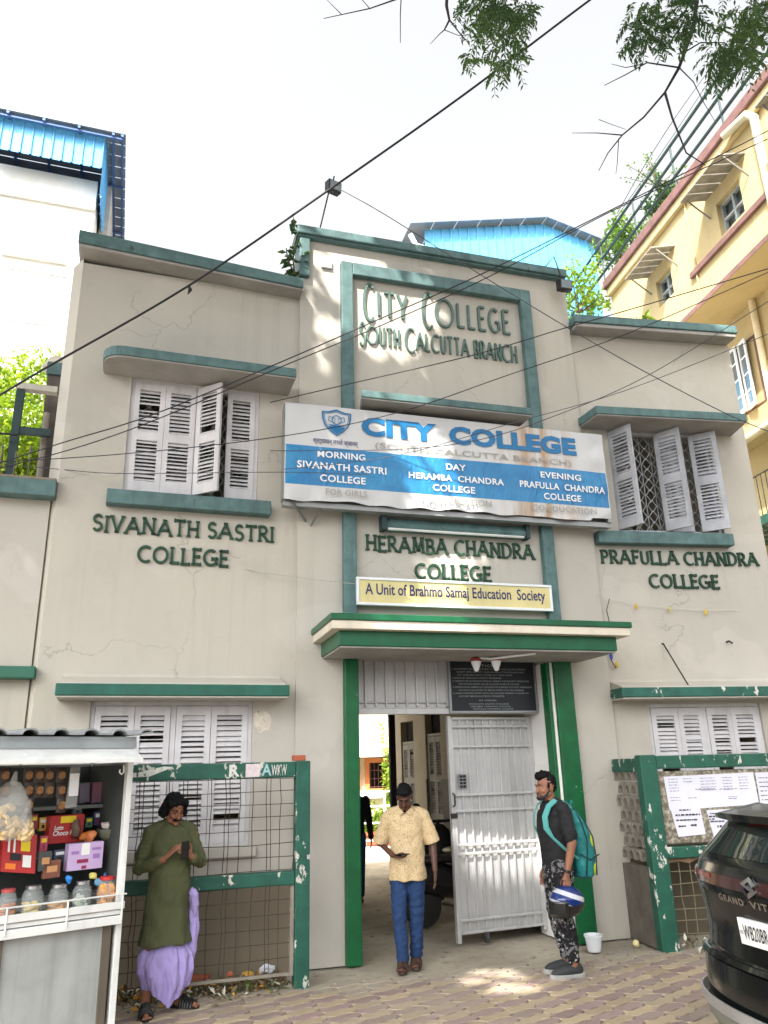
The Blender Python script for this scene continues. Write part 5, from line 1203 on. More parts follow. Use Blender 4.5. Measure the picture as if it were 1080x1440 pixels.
# hanging boughs that dip into the view
A = lambda px, py, d: at_depth(px, py, d)
def bough(pts, dep, r0, r1):
    P = [A(px, py, dep + (i * .05)) for i, (px, py) in enumerate(pts)]; limb(P, r0 * .75, r1 * .7); return P
hang = B()
r1 = bough([(990, -160), (985, -40), (975, 40), (955, 95), (935, 130)], 5.2, .035, .014)
limb([fork, fork.lerp(r1[0], .5) + Vector((0, 0, 1.2)), r1[0]], .10, .035)
limb([r1[4], A(945, 165, 5.35), A(965, 215, 5.4), A(992, 232, 5.4)], .012, .004)
limb([r1[4], A(905, 165, 5.4), A(875, 190, 5.4), A(855, 215, 5.4), A(842, 240, 5.4)], .010, .003)
limb([A(875, 190, 5.4), A(840, 187, 5.4), A(804, 187, 5.4)], .006, .002)
limb([r1[3], A(910, 88, 5.3), A(880, 105, 5.3), A(850, 120, 5.3)], .008, .003); limb([A(905, 90, 5.3), A(880, 95, 5.3), A(860, 90, 5.3)], .005, .002)
limb([r1[3], A(975, 115, 5.3), A(990, 145, 5.3), A(1005, 170, 5.3)], .006, .002); limb([r1[2], A(960, 75, 5.2), A(985, 60, 5.2), A(1020, 60, 5.2)], .010, .004)
limb([A(870, 195, 5.4), A(868, 230, 5.4), A(866, 245, 5.4)], .004, .002); limb([A(842, 168, 5.4), A(860, 175, 5.4), A(880, 182, 5.4)], .003, .002)
r2 = bough([(640, -150), (630, -40), (628, 8), (632, 28), (625, 42)], 5.2, .030, .010)
limb([fork, fork.lerp(r2[0], .5) + Vector((0, 0, 1.5)), r2[0]], .09, .03)
limb([r2[3], A(645, 45, 5.3), A(660, 62, 5.3)], .008, .003); limb([r2[4], A(618, 48, 5.3), A(605, 62, 5.3)], .006, .002); limb([r2[4], A(645, 50, 5.3), A(662, 49, 5.3)], .004, .002)
limb([A(660, -60, 5.2), A(600, -20, 5.2), A(560, -2, 5.2), A(520, 12, 5.2), A(455, 26, 5.2)], .012, .003); limb([A(520, 12, 5.2), A(505, -5, 5.2), A(495, -20, 5.2)], .004, .002); limb([A(480, 20, 5.2), A(460, 0, 5.2)], .004, .002)
limb([A(565, -20, 5.2), A(563, 20, 5.2), A(563, 60, 5.2)], .006, .003)
r3 = bough([(720, -150), (705, -40), (695, 10), (690, 50)], 5.0, .03, .008); limb([fork, fork.lerp(r3[0], .6) + Vector((0, 0, 1.3)), r3[0]], .08, .03)
r4 = bough([(1070, -140), (1065, -30), (1060, 20), (1040, 60)], 5.0, .03, .008); limb([fork, fork.lerp(r4[0], .6) + Vector((0, 0, 1.0)), r4[0]], .08, .03)
limb([A(745, -60, 5.1), A(747, 0, 5.1), A(745, 40, 5.1), A(738, 62, 5.1)], .005, .002)
def leafzone(pts, dep, n, L=.34, spread=.10):
    for i in range(n):
        px, py, rx, ry = pts[g.randrange(len(pts))]
        a = g.uniform(0, 6.283); k = math.sqrt(g.random()); p = A(px + rx * k * math.cos(a), py + ry * k * math.sin(a), dep + g.uniform(-.45, .45))
        v = Vector((g.uniform(-1, 1), g.uniform(-.8, .8), g.uniform(-.9, .1))); pinnate(hang, p, v, L * g.uniform(.6, 1.1) * .55, 6, .062, .021, g, .5)
leafzone([(690, 5, 52, 30), (712, 40, 26, 34), (668, 25, 22, 22), (700, 78, 24, 18), (705, 10, 40, 18), (728, 15, 20, 26)], 5.1, 135)
leafzone([(655, 85, 10, 10)], 5.2, 5)
leafzone([(920, 15, 40, 36), (905, 45, 26, 26), (945, 5, 30, 24), (965, 25, 20, 24)], 5.1, 105)
leafzone([(1045, 30, 40, 18), (1030, 62, 34, 26), (1055, 60, 28, 24), (1070, 5, 30, 16), (1015, 80, 14, 14)], 5.1, 150)
leafzone([(1000, -25, 80, 20), (700, -30, 60, 20), (820, -60, 80, 20)], 5.0, 60)
tr.build('trunk', M_TWIG, TR, smooth=True)
hang.build('hanging_leaves', M_LEAF, TR, recalc=False)

# ------------------------------------------------------------------ litter behind the left fence
g = random.Random(77)
b = B()
for i in range(900):
    u, d = g.uniform(-2.2, -.12), abs(g.gauss(0, .22)) + .30; d = min(d, .95); k = g.random()
    p = LF.p(u, d, .01 + .05 * g.random() * max(0, 1 - d)); b.m = 0 if k < .55 else 1 if k < .8 else 2 if k < .92 else 3
    leaf(b, p, rv(g) + Vector((0, 0, .2)), Vector((0, 0, 1)) + rv(g) * .5, g.uniform(.04, .11), g.uniform(.02, .05), .3)
tag(b.build('leaf_litter', [mat('dead_leaf', lin(110, 92, 64), .9), mat('moss_green', lin(84, 96, 56), .9), mat('pale_scrap', lin(196, 190, 176), .9), mat('flower_scrap', lin(206, 150, 60), .8)], recalc=False), kind='stuff')
b = B()
for i in range(260):
    u, d = g.uniform(.15, 2.4), g.uniform(.45, .95); k = g.random(); b.m = 0 if k < .5 else 1 if k < .72 else 2 if k < .92 else 3
    leaf(b, RF.p(u, d, .01 + .06 * g.random()), rv(g) + Vector((0, 0, .2)), Vector((0, 0, 1)) + rv(g) * .5, g.uniform(.04, .11), g.uniform(.02, .06), .3)
tag(b.build('leaf_litter', [MATS['dead_leaf'], MATS['moss_green'], MATS['pale_scrap'], mat('teal_scrap', lin(60, 140, 136), .8)], recalc=False), kind='stuff')
def crumple(label, p, R, m, seed, name='crumpled_bag', cat='litter', amp=.35):
    b = B(); b.ell(p, R, 14); b.xform(lambda q: q + noise.noise_vector(Vector(q) * 14 + Vector((seed, 0, 0))) * min(R) * amp * 2); tag(b.build(name, m), label, cat)
for i, (px, py, R, c, lab) in enumerate([(373, 1357, (.075, .05, .055), (206, 208, 216), 'pale crumpled plastic bag behind the fence mesh, right of the orange flowers'), (306, 1350, (.06, .04, .05), (214, 206, 200), 'torn white packet behind the fence mesh nearest the man in green'),
        (348, 1362, (.05, .04, .035), (206, 160, 70), 'yellow orange marigold heap behind the fence mesh'), (322, 1360, (.035, .03, .03), (200, 110, 80), 'small reddish scrap between the packet and the marigolds')]):
    p = ground(px, py + 14); crumple(lab, p + Vector((0, 0, R[2] * .8)), R, mat('litter_%d' % i, lin(*c), .7), i)
for i, (px, py, yw) in enumerate([(290, 1366, .3), (277, 1378, -.4), (268, 1385, .8)]):
    p = ground(px, py + 4); f = Fr((p.x, p.y, 0), LF.yaw + yw); b = B(); b.box(f, -.11, .11, -.05, .05, -.01 + .03 * (i == 0), .06 + .03 * (i == 0)); tag(b.build('brick', M_BRICK, bevel=.008), ['broken brick at the fence foot, farthest from the sandals', 'middle of the three broken bricks at the fence foot', 'broken brick nearest the green robed man'][i], 'brick', 'broken bricks at the fence foot')
p = ground(895, 1332); crumple('small yellow and white scrap lying at the right wall corner', p + Vector((0, 0, .03)), (.04, .03, .03), mat('scrap_cream', lin(220, 210, 150), .7), 9)

# ------------------------------------------------------------------ snack kiosk
kg = ground(157, 1470); KF = Fr((kg.x, kg.y, 0), rad(39))
k = lambda px, py, d=0.0: KF.at(px, py, d)
KS = thing('snack_kiosk', 'grey sheet metal snack kiosk with an open front under a ribbed tile roof', 'kiosk', KF.p(-.9, -.4, 0), KF.yaw)
M_KGREY = mat('kiosk_grey_paint', lin(158, 162, 160), .5, .1, var=.14, scale=3, streak=.4, bump=.15)
M_KWH = mat('kiosk_white_paint', lin(214, 216, 214), .5, var=.1, scale=5, streak=.3)
M_KDK = mat('kiosk_inside_dark', lin(66, 70, 68), .8, var=.2)
M_KBR = mat('kiosk_frame_brown', lin(92, 84, 72), .6, var=.2)
KW = 1.75; ZC = .93
zc1, zc0 = k(176, 1262)[1], k(170, 1287)[1]
b = B(); b.box(KF, -KW + .04, -.10, -.02, .0, .12, zc0 - .02); b.build('front_panel', M_KGREY, KS)
b = B()
for u in (-.13, -.86, -KW + .03): b = B(); b.box(KF, u, u + .055, .001, .022, .05, zc0 - .02); b.build('front_batten', M_KBR, KS)
b = B(); b.box(KF, -.045, .0, -.03, .03, 0, 1.93); b.build('corner_post', M_KWH, KS, bevel=.004)
b = B(); b.box(KF, -KW, -KW + .045, -.03, .03, 0, 1.93); b.build('corner_post', M_KWH, KS, bevel=.004)
b = B(); b.box(KF, -.04, .0, -.85, -.80, 0, 1.93); b.box(KF, -KW, -KW + .04, -.85, -.80, 0, 1.93); b.build('rear_post', M_KWH, KS)
b = B(); b.box(KF, -KW, 0, -.85, -.83, .1, 1.9); b.box(KF, -.02, -.005, -.80, -.031, .1, 1.9); b.box(KF, -KW + .005, -KW + .02, -.80, -.031, .1, 1.9); b.build('side_panel', M_KGREY, KS)
b = B(); b.box(KF, -KW + .03, -.03, -.82, -.80, .9, 1.88); b.box(KF, -.045, -.022, -.80, -.04, .95, 1.88); b.build('lining', M_KDK, KS)
b = B(); b.box(KF, -KW + .02, -.02, -.80, .06, zc0 + .02, zc0 + .045); b.build('counter', M_KWH, KS)
b = B(); b.box(KF, -KW + .02, -.01, .061, .08, zc0 + .055, zc1 - .012); b.build('counter_edge', M_KWH, KS, bevel=.003)
b = B(); b.box(KF, -KW + .02, -.02, .02, .075, zc0 - .045, zc0 + .012); b.build('counter_edge', M_KWH, KS, bevel=.003)
b = B(); b.tube([KF.p(-KW + .02, .075, zc1 + .03), KF.p(-.0, .075, zc1 + .035)], .006, 5)
for u in (-1.6, -1.2, -.82, -.42, -.03): b.tube([KF.p(u, .081, zc0 - .02), KF.p(u, .081, zc1 + .03)], .007, 5)
b.build('guard_rail', M_KWH, KS)
Z2 = k(100, 1200, -.4)[1]; Z3 = k(130, 1131, -.5)[1]
b = B(); b.box(KF, -KW + .03, -.05, -.80, -.42, Z3 - .025, Z3); b.build('shelf', mat('shelf_grey', lin(104, 110, 108), .6), KS)
b = B(); b.box(KF, -KW + .03, -.05, -.80, -.34, Z2 - .02, Z2); b.build('shelf', MATS['shelf_grey'], KS)
b = B(); b.box(KF, -KW + .03, -.05, -.34, -.19, zc0 + .13, zc0 + .15); b.build('shelf', MATS['shelf_grey'], KS)
zv = k(195, 1071, .2)[1]
b = B(); b.side(KF, [(.02, zv + .13), (.30, zv + .02), (.30, zv - .005), (.285, zv - .005), (.28, zv + .008), (.02, zv + .105)], -KW - .05, -.035); b.build('visor', M_KWH, KS)
zr = zv + .10
b = B(); b.box(KF, -KW - .02, -.02, -.9, .10, zr + .05, zr + .085); b.box(KF, -KW - .03, -.02, .06, .11, zr + .0, zr + .05); b.build('roof_frame', mat('roof_frame_grey', lin(140, 144, 146), .5, var=.2), KS)
b = B(); pr = []; u = -KW - .08
while u < -.09:
    pr += [(u, 0), (u + .10, .0)] + [(u + .10 + .055 * (1 - math.cos(t * math.pi / 6)), .036 * math.sin(t * math.pi / 6)) for t in range(1, 6)]; u += .215
pr += [(-.02, 0)]
rows_ = [[KF.p(a, d, zr + .095 + h + (.02 if d < 0 else 0) + .012 * (j % 2)) for a, h in pr] for j, d in enumerate((-.98, -.6, -.25, .15))]
n = len(pr); b.add([p for r in rows_ for p in r] + [p - Vector((0, 0, .012)) for r in rows_ for p in r], [(r * n + i, r * n + i + 1, (r + 1) * n + i + 1, (r + 1) * n + i) for r in range(3) for i in range(n - 1)] + [(4 * n + r * n + i, 4 * n + (r + 1) * n + i, 4 * n + (r + 1) * n + i + 1, 4 * n + r * n + i + 1) for r in range(3) for i in range(n - 1)] + [(3 * n + i, 3 * n + i + 1, 7 * n + i + 1, 7 * n + i) for i in range(n - 1)])
b.build('roof_sheet', mat('roof_tile_grey', lin(136, 140, 142), .6, var=.25, scale=5, streak=.3), KS, smooth=35)
b = B(); hk = [KF.p(*(lambda q: (q[0], .05, q[1]))(k(px, py, .05))) for px, py in ((174, 1076), (174, 1086), (171, 1089), (168, 1086), (169, 1082))]; b.tube(hk, .006, 5); tag(b.build('hook', M_KWH), 'small white metal hook hanging at the right end of the kiosk visor', 'hook')

# goods --------------------------------------------------------------
def plastic(name, c, alpha, rough=.12):
    m = NT(name); m.col(c); m.set(rough, 0, .6); m.bs.inputs['Alpha'].default_value = alpha; m.bump(m.noise(14, 3), .4, .01); return m.mat
M_CLEAR = plastic('clear_plastic', lin(206, 214, 214), .22); M_CLRB = plastic('clear_bag', lin(206, 208, 204), .30, .2)
M_LID = mat('lid_silver', lin(186, 188, 190), .25, .9, var=.05); M_LIDR = mat('lid_red', lin(186, 52, 50), .35)
def jar(px, py, r, hh, lid, fill, label, d=-.10):
    u, z = k(px, py, d); base = zc0 + .046
    p = KF.p(u, d, base); t = thing('jar', label, 'jar', p, KF.yaw, 'jars along the kiosk counter')
    b = B(); b.lathe(p, [(r * .9, .0), (r, .01), (r, hh * .72), (r * .8, hh * .86), (r * .72, hh * .88), (r * .72, hh * .92)], 20); b.build('body', M_CLEAR, t, smooth=50)
    b = B(); b.lathe(p, [(r * .76, hh * .90), (r * .76, hh), (r * .70, hh * 1.01), (.004, hh * 1.01)], 20); b.build('lid', lid, t, smooth=45)
    if fill:
        g = random.Random(int(px)); b = B()
        for i in range(26):
            a = g.uniform(0, 6.28); rr = r * .68 * math.sqrt(g.random()); zz = base + .02 + (hh * fill[1]) * g.random()
            M = Matrix.Rotation(g.uniform(0, 6), 3, 'Z') @ Matrix.Rotation(g.uniform(-.8, .8), 3, 'X'); b.ell((p.x + rr * math.cos(a), p.y + rr * math.sin(a), zz), fill[2], 8, M)
        b.build('contents', mat('contents_%d' % px, fill[0], .6, var=.2, scale=20), t, smooth=True)
jar(12, 1252, .060, .20, mat('lid_pink', lin(170, 78, 78), .4), (lin(176, 112, 70), .4, (.030, .03, .012)), 'square shouldered jar with a pink lid at the left end of the counter')
jar(47, 1252, .072, .205, M_LID, (lin(214, 192, 120), .35, (.035, .02, .012)), 'wide silver lidded jar holding a few pale yellow wafers')
jar(83, 1250, .066, .195, M_LID, (lin(196, 150, 90), .30, (.04, .035, .010)), 'silver lidded jar of flat biscuits between the wafer and mint jars')
jar(116, 1247, .066, .20, M_LID, (lin(176, 190, 170), .55, (.022, .018, .014)), 'silver lidded jar full of pale mint wrappers')
jar(151, 1243, .072, .215, M_LIDR, (lin(222, 150, 40), .62, (.034, .012, .034)), 'red lidded jar packed with orange spiral snacks')
def carton(name, label, quad, d, th, m, cat='box', ink=None, tilt=0.0, group=None):
    """a printed carton: quad = photo corners tl, tr, br, bl of its face, at depth d"""
    P = [k(px, py, d) for px, py in quad]; us = [(P[0][0] + P[3][0]) / 2, (P[1][0] + P[2][0]) / 2]; zs = [(P[2][1] + P[3][1]) / 2, (P[0][1] + P[1][1]) / 2]
    sh = ((P[0][0] + P[1][0]) - (P[2][0] + P[3][0])) / 2; rise = ((P[1][1] + P[2][1]) - (P[0][1] + P[3][1])) / 2
    c = KF.p(sum(us) / 2, d, zs[0]); t = thing(name, label, cat, c, KF.yaw, group)
    W_, H_ = us[1] - us[0], zs[1] - zs[0]
    fn = lambda u, z, dd: KF.p(us[0] + u * W_ + (z - .5) * sh, d + dd - tilt * z, zs[0] + z * H_ + (u - .5) * rise)
    b = B(); b.add([fn(u, z, dd) for dd in (0, -th) for (u, z) in ((0, 0), (1, 0), (1, 1), (0, 1))], [(0, 1, 2, 3), (7, 6, 5, 4), (0, 4, 5, 1), (1, 5, 6, 2), (2, 6, 7, 3), (3, 7, 4, 0)])
    b.build('carton', m, t, bevel=.003)
    return t, fn, W_, H_
def printq(t, fn, rects, mats):
    b = B()
    for (u0, u1, z0, z1, mi) in rects: b.m = mi; b.add([fn(u, z, .003) for u, z in ((u0, z0), (u1, z0), (u1, z1), (u0, z1))], [(0, 1, 2, 3)])
    b.build('print', mats, t, recalc=False)
class FnFr:
    def __init__(s, fn): s.fn = fn
    def p(s, u, d, z): return s.fn(u, z, d)
M_RBOX = mat('carton_red', lin(168, 40, 40), .45, var=.1); M_LIL = mat('carton_lilac', lin(190, 166, 206), .45, var=.06); M_YEL = mat('print_yellow', lin(226, 200, 40), .5, bump=0)
M_PRW = mat('print_white', lin(226, 226, 226), .5, bump=0); M_PRK = mat('print_black', lin(30, 28, 30), .5, bump=0); M_PRM = mat('print_maroon', lin(140, 40, 80), .5, bump=0)
t, fn, *_ = carton('carton', 'red chocolate pie carton with a yellow price flash on the middle shelf', [(72, 1148), (119, 1144), (116, 1184), (66, 1187)], -.36, .12, M_RBOX)
printq(t, fn, [(.30, .75, .72, .96, 0)], [M_YEL]); b = B(); font_mesh(b, 'Lotte', FnFr(fn), .14, .40, .48, .64, .0, .02, .004, 1, .2); font_mesh(b, 'Choco Pie', FnFr(fn), .12, .80, .28, .46, .0, .02, .004, 1, .2); b.build('lettering', M_PRW, t, recalc=False)
t, fn, *_ = carton('carton', 'tilted red carton of caramel bars leaning at the front left of the kiosk', [(8, 1170), (56, 1174), (49, 1229), (2, 1226)], -.17, .07, M_RBOX, tilt=.05)
printq(t, fn, [(.52, .80, .55, .82, 0), (.22, .55, .30, .48, 2), (.60, .85, .15, .45, 1), (.10, .40, .08, .22, 3), (.14, .20, .5, .95, 1), (.30, .36, .5, .95, 1)], [M_YEL, M_PRW, M_PRK, mat('print_orange', lin(222, 120, 40), .5, bump=0)])
t, fn, *_ = carton('carton', 'lilac printed carton with a white tag in front of the orange packets', [(97, 1188), (147, 1182), (143, 1221), (94, 1225)], -.17, .09, M_LIL)
printq(t, fn, [(.36, .60, .55, .98, 0), (.26, .58, .26, .40, 1), (.40, .54, .04, .16, 1), (.70, .90, .38, .56, 2), (.08, .30, .60, .72, 2), (.66, .92, .70, .80, 2)], [M_PRW, M_PRM, mat('print_violet', lin(150, 116, 176), .5, bump=0)])
t, fn, *_ = carton('carton', 'dull mauve carton standing on the top shelf', [(131, 1101), (168, 1097), (166, 1127), (129, 1129)], -.5, .12, mat('carton_mauve', lin(134, 92, 112), .5, var=.15))
printq(t, fn, [(.42, .66, .60, .98, 0), (.38, .64, .28, .48, 1)], [mat('print_tan', lin(160, 130, 110), .5), M_PRM])
carton('carton', 'grey violet carton beside the mauve one on the top shelf', [(113, 1102), (127, 1100), (126, 1128), (112, 1130)], -.5, .12, mat('carton_grey_violet', lin(112, 104, 122), .5, var=.15))
for lab, q_, c in (('black biscuit packet standing behind the wafer jar', [(56, 1198), (74, 1197), (72, 1224), (54, 1226)], (70, 76, 76)), ('dark packet with a brown cake picture behind the biscuit jar', [(62, 1212), (86, 1208), (84, 1234), (60, 1236)], (120, 76, 60))):
    t, fn, *_ = carton('packet', lab, q_, -.155, .04, mat('packet_%d' % c[0], lin(*c), .35, var=.25, scale=16), 'packet'); printq(t, fn, [(.2, .8, .35, .7, 0)], [mat('print_cake', lin(190, 140, 96), .5)])
# white price card and its clear sleeve hanging from the visor
t, fn, *_ = carton('price_card', 'long white card hanging in a clear sleeve from the kiosk visor', [(99, 1088), (112, 1087), (110, 1119), (96, 1120)], .02, .004, mat('card_white', lin(206, 208, 210), .6), 'card')
b = B(); b.add([fn(u, z, -.006) for u, z in ((-.25, -.5), (.95, -.48), (1.05, 1.3), (0, 1.3))], [(0, 1, 2, 3)]); b.build('sleeve', M_CLRB, t)
# strips of sachets hung across the top
M_SACH = mat('sachet_print', lin(126, 88, 50), .35, var=.5, scale=38)
M_SACD = mat('sachet_dark', lin(52, 40, 34), .35, var=.3, scale=30)
for i, px in enumerate((3, 40, 55, 69, 86)):
    t = thing('sachet_strip', ['strip of brown snack sachets hanging at the far left of the kiosk', 'strip of brown sachets hanging just right of the big clear bag', 'second sachet strip right of the big clear bag', 'third sachet strip right of the big clear bag', 'sachet strip hanging nearest the white card'][i], 'sachets', KF.p(k(px, 1082, -.02)[0], -.02, 1.86), KF.yaw, 'sachet strips hanging in the kiosk')
    for j in range(3 if i in (1, 4) else 2):
        uu, zz_ = k(px + (4 if i == 0 else 0), 1090 + j * 21, -.02); b = B(); W_, H_ = .068, .105; v = []
        for a in range(6):
            for c in range(5): 
                s, r_ = c / 4 - .5, a / 5 - .5; v.append(KF.p(uu + s * W_, -.02 + .016 * math.cos(s * 3) * math.cos(r_ * 2.8) + .004 * math.sin(i * 3 + j + r_ * 9), zz_ + r_ * H_))
        b.add(v, [(a * 5 + c, a * 5 + c + 1, (a + 1) * 5 + c + 1, (a + 1) * 5 + c) for a in range(5) for c in range(4)])
        sm = b.build('sachet', M_SACD, t, smooth=True, recalc=False)
        b = B(); b.add([KF.p(uu + s * W_ * .36, .004, zz_ + r_ * H_ * .3) for s, r_ in ((-1, -.6), (0, -1), (1, -.6), (1.0, .5), (.3, .9), (-.4, .8), (-1, .3))], [tuple(range(7))]); b.build('print', M_SACH, sm, recalc=False)
# puffed clear bags
for lab, px, py, R, d in (('big clear bag of puffed wafers hanging at the left of the kiosk', 14, 1140, (.13, .08, .20), .0), ('slim clear bag of puffed snacks hanging beside the big bag', 36, 1160, (.05, .05, .11), .02)):
    uu, zz_ = k(px, py, d); t = thing('snack_bag', lab, 'bag', KF.p(uu, d, zz_), KF.yaw)
    b = B(); b.ell(KF.p(uu, d, zz_), R, 16); top = zz_ + R[2]
    b.xform(lambda q: Vector(q) + noise.noise_vector(Vector(q) * 16) * .018); b.tube([KF.p(uu, d, top - .03), KF.p(uu + .01, d, top + .06)], [.03, .012], 8); b.build('wrapping', M_CLRB, t, smooth=True)
    g = random.Random(int(px)); b = B()
    for i in range(30):
        v = rv(g); b.ell(KF.p(uu + v.x * R[0] * .75, d + v.y * R[1] * .6, zz_ - R[2] * .35 + v.z * R[2] * .5), (.035, .012, .03), 8, Matrix.Rotation(g.uniform(0, 3), 3, 'Z') @ Matrix.Rotation(g.uniform(-1, 1), 3, 'X'))
    b.build('contents', mat('puffed_wafer', lin(206, 180, 132), .7, var=.15), t, smooth=True)
# loose wrappers
def wrapper(lab, px, py, R, c, d, seed):
    uu, zz_ = k(px, py, d); b = B(); b.ell(KF.p(uu, d, zz_), R, 12); b.xform(lambda q: Vector(q) + noise.noise_vector(Vector(q) * 22 + Vector((seed, 1, 2))) * min(R) * .9); tag(b.build('wrapped_sweet', mat('wrapper_%d' % seed, lin(*c), .3, var=.35, scale=24), smooth=25), lab, 'sweet')
wrapper('crinkled bright blue sweet wrapper between two jar lids', 98, 1236, (.028, .02, .03), (40, 120, 200), -.09, 1)
wrapper('yellow and white twist of wrapping above the mint jar', 131, 1232, (.035, .02, .03), (206, 196, 110), -.15, 2)
wrapper('pale blue crinkled packet just left of the red lid', 139, 1240, (.035, .02, .025), (110, 160, 196), -.13, 3)
wrapper('heap of orange brown toffee packets behind the lilac carton', 124, 1176, (.07, .03, .045), (190, 112, 60), -.30, 4)
wrapper('white and brown packet heap lying over the bowl', 152, 1160, (.06, .03, .025), (206, 196, 190), -.30, 5)
wrapper('dark brown packet leaning on the red pie carton', 107, 1165, (.04, .02, .07), (84, 62, 48), -.32, 6)
uu, zz_ = k(155, 1172, -.32); b = B(); b.lathe(KF.p(uu, -.32, zz_ - .05), [(.05, 0), (.085, .03), (.10, .075), (.102, .085), (.09, .08), (.07, .03), (.01, .02)], 18); tag(b.build('bowl', mat('bowl_olive', lin(104, 108, 92), .4), smooth=45), 'olive bowl holding packets at the right of the middle shelf', 'bowl')
for i, px in enumerate((149, 156, 163)):
    uu, zz_ = k(px, 1216, -.2); p = KF.p(uu, -.2, zc0 + .152); b = B(); b.lathe(p, [(.022, 0), (.026, .01), (.026, .085), (.012, .11), (.012, .125)], 12); t = b.build('water_bottle', plastic('bottle_blue_%d' % i, lin(70, 120, 190), .55), smooth=50); tag(t, ['left of the three small blue bottles beside the lilac carton', 'middle one of the three small blue bottles by the carton', 'small blue bottle closest to the kiosk corner post'][i], 'bottle', 'small blue bottles in the kiosk')

M_SH = [mat('pack_print_%d' % i, lin(*c), .35, var=.35, scale=26) for i, c in enumerate(((150, 60, 50), (196, 160, 70), (70, 110, 80), (90, 80, 120), (180, 120, 70), (120, 130, 140), (170, 70, 90), (60, 70, 90)))]
for i, (lab, q_, d) in enumerate((
    ('red foil packet standing under the sachet strips at the back', [(42, 1146), (54, 1145), (53, 1166), (41, 1167)], -.45), ('mustard packet standing between the red foil one and the pie carton', [(56, 1150), (66, 1149), (65, 1168), (55, 1169)], -.45),
    ('green packet lying right of the pie carton on the middle shelf', [(121, 1150), (131, 1149), (130, 1163), (120, 1164)], -.42), ('violet tall packet at the back right of the middle shelf', [(133, 1142), (144, 1141), (143, 1160), (132, 1161)], -.5),
    ('tan flat packet against the kiosk side wall above the bowl', [(146, 1140), (160, 1139), (159, 1156), (146, 1157)], -.5), ('grey packet under the mauve carton shelf edge', [(104, 1134), (116, 1133), (115, 1145), (103, 1146)], -.5),
    ('pink packet tucked behind the tilted red carton', [(57, 1176), (68, 1175), (66, 1198), (55, 1199)], -.24), ('navy packet left of the lilac carton behind the jars', [(76, 1196), (93, 1194), (92, 1212), (75, 1214)], -.26))):
    t, fn, *_ = carton('packet', lab, q_, d, .05, M_SH[i], 'packet'); printq(t, fn, [(.15, .85, .60, .85, 0), (.30, .70, .20, .45, 1)], [M_PRW if i % 2 else M_YEL, M_PRK if i % 3 else M_PRM])

# ------------------------------------------------------------------ black car at the right edge
CARA = rad(78)
ce = at_depth(1047, 1249, 4.45)
CARF = Fr((ce.x, ce.y, ce.z - 1.115 + .0), -CARA)                          # u to the car's right, d behind the rear, rear centre at the emblem
CAR = thing('parked_car', 'black sport utility car parked at the right edge with its tail to the pavement', 'car', (CARF.p(0, -2.1, 0)), -CARA)
CW = .86
#          z     half width  rear d   rear bow   front d
LV = [(.20, .70, -.22, .50, -4.0), (.30, .80, -.06, .50, -4.25), (.42, .855, .00, .50, -4.32), (.58, .875, .005, .50, -4.33), (.70, .885, -.01, .50, -4.33), (.74, .885, -.06, .48, -4.32),
      (.86, .89, -.075, .48, -4.3), (.98, .89, -.06, .46, -4.25), (1.08, .885, -.04, .45, -4.15), (1.15, .875, -.05, .45, -3.8), (1.20, .855, -.075, .42, -3.4), (1.23, .835, -.10, .40, -3.2), (1.30, .78, -.165, .37, -2.9), (1.40, .72, -.25, .35, -2.5), (1.44, .68, -.32, .34, -2.35), (1.47, .60, -.50, .34, -2.1), (1.49, .45, -.80, .3, -1.9)]
def lv(z):
    for a, c in zip(LV, LV[1:]):
        if a[0] <= z <= c[0]:
            t = (z - a[0]) / (c[0] - a[0]); t2 = t
            return [x + (y_ - x) * t2 for x, y_ in zip(a, c)]
    return list(LV[-1] if z > LV[-1][0] else LV[0])
def carS(t, z, off=0.0):
    """rear skin: t from -1 (left side) to 1"""
    _, w, r, bow, f = lv(z); a = t * math.pi / 2
    sx = math.copysign(abs(math.sin(a)) ** 0.92, a); u = w * sx; d = r - bow * (1 - max(0.0, math.cos(a)) ** 0.75)
    n = Vector((math.sin(a) * bow / w * 1.3, math.cos(a) + .02)).normalized()
    return CARF.p(u + n.x * off, d + n.y * off, z)
def ringz(z):
    _, w, r, bow, f = lv(z); R_ = [carS(-1 + 2 * i / 32, z) for i in range(33)]
    for i in range(7): R_.append(CARF.p(w, r - bow + (f + .5 - r + bow) * (i + 1) / 8, z))
    for i in range(13): a = math.pi * i / 12; R_.append(CARF.p(w * math.cos(a), f + .5 - .5 * math.sin(a), z))
    for i in range(7): R_.append(CARF.p(-w, f + .5 + (r - bow - f - .5) * (i + 1) / 8, z))
    return R_
b = B()
zs_ = [.20, .25, .30, .36, .42, .5, .58, .64, .70, .715, .74, .80, .86, .92, .98, 1.03, 1.08, 1.12, 1.15, 1.18, 1.20, 1.215, 1.23, 1.265, 1.30, 1.35, 1.40, 1.42, 1.44, 1.455, 1.47, 1.49]
b.rings([ringz(z) for z in zs_])
mcar = NT('car_paint_black'); mcar.col((0.005, 0.006, 0.006)); mcar.bump(mcar.noise(3, 2), .02, .005); mcar.set(.2, 0, .35); mcar.bs.inputs['Coat Weight'].default_value = .35; mcar.bs.inputs['Coat Roughness'].default_value = .04
mcar = mcar.mat
b.build('body', mcar, CAR, smooth=38)
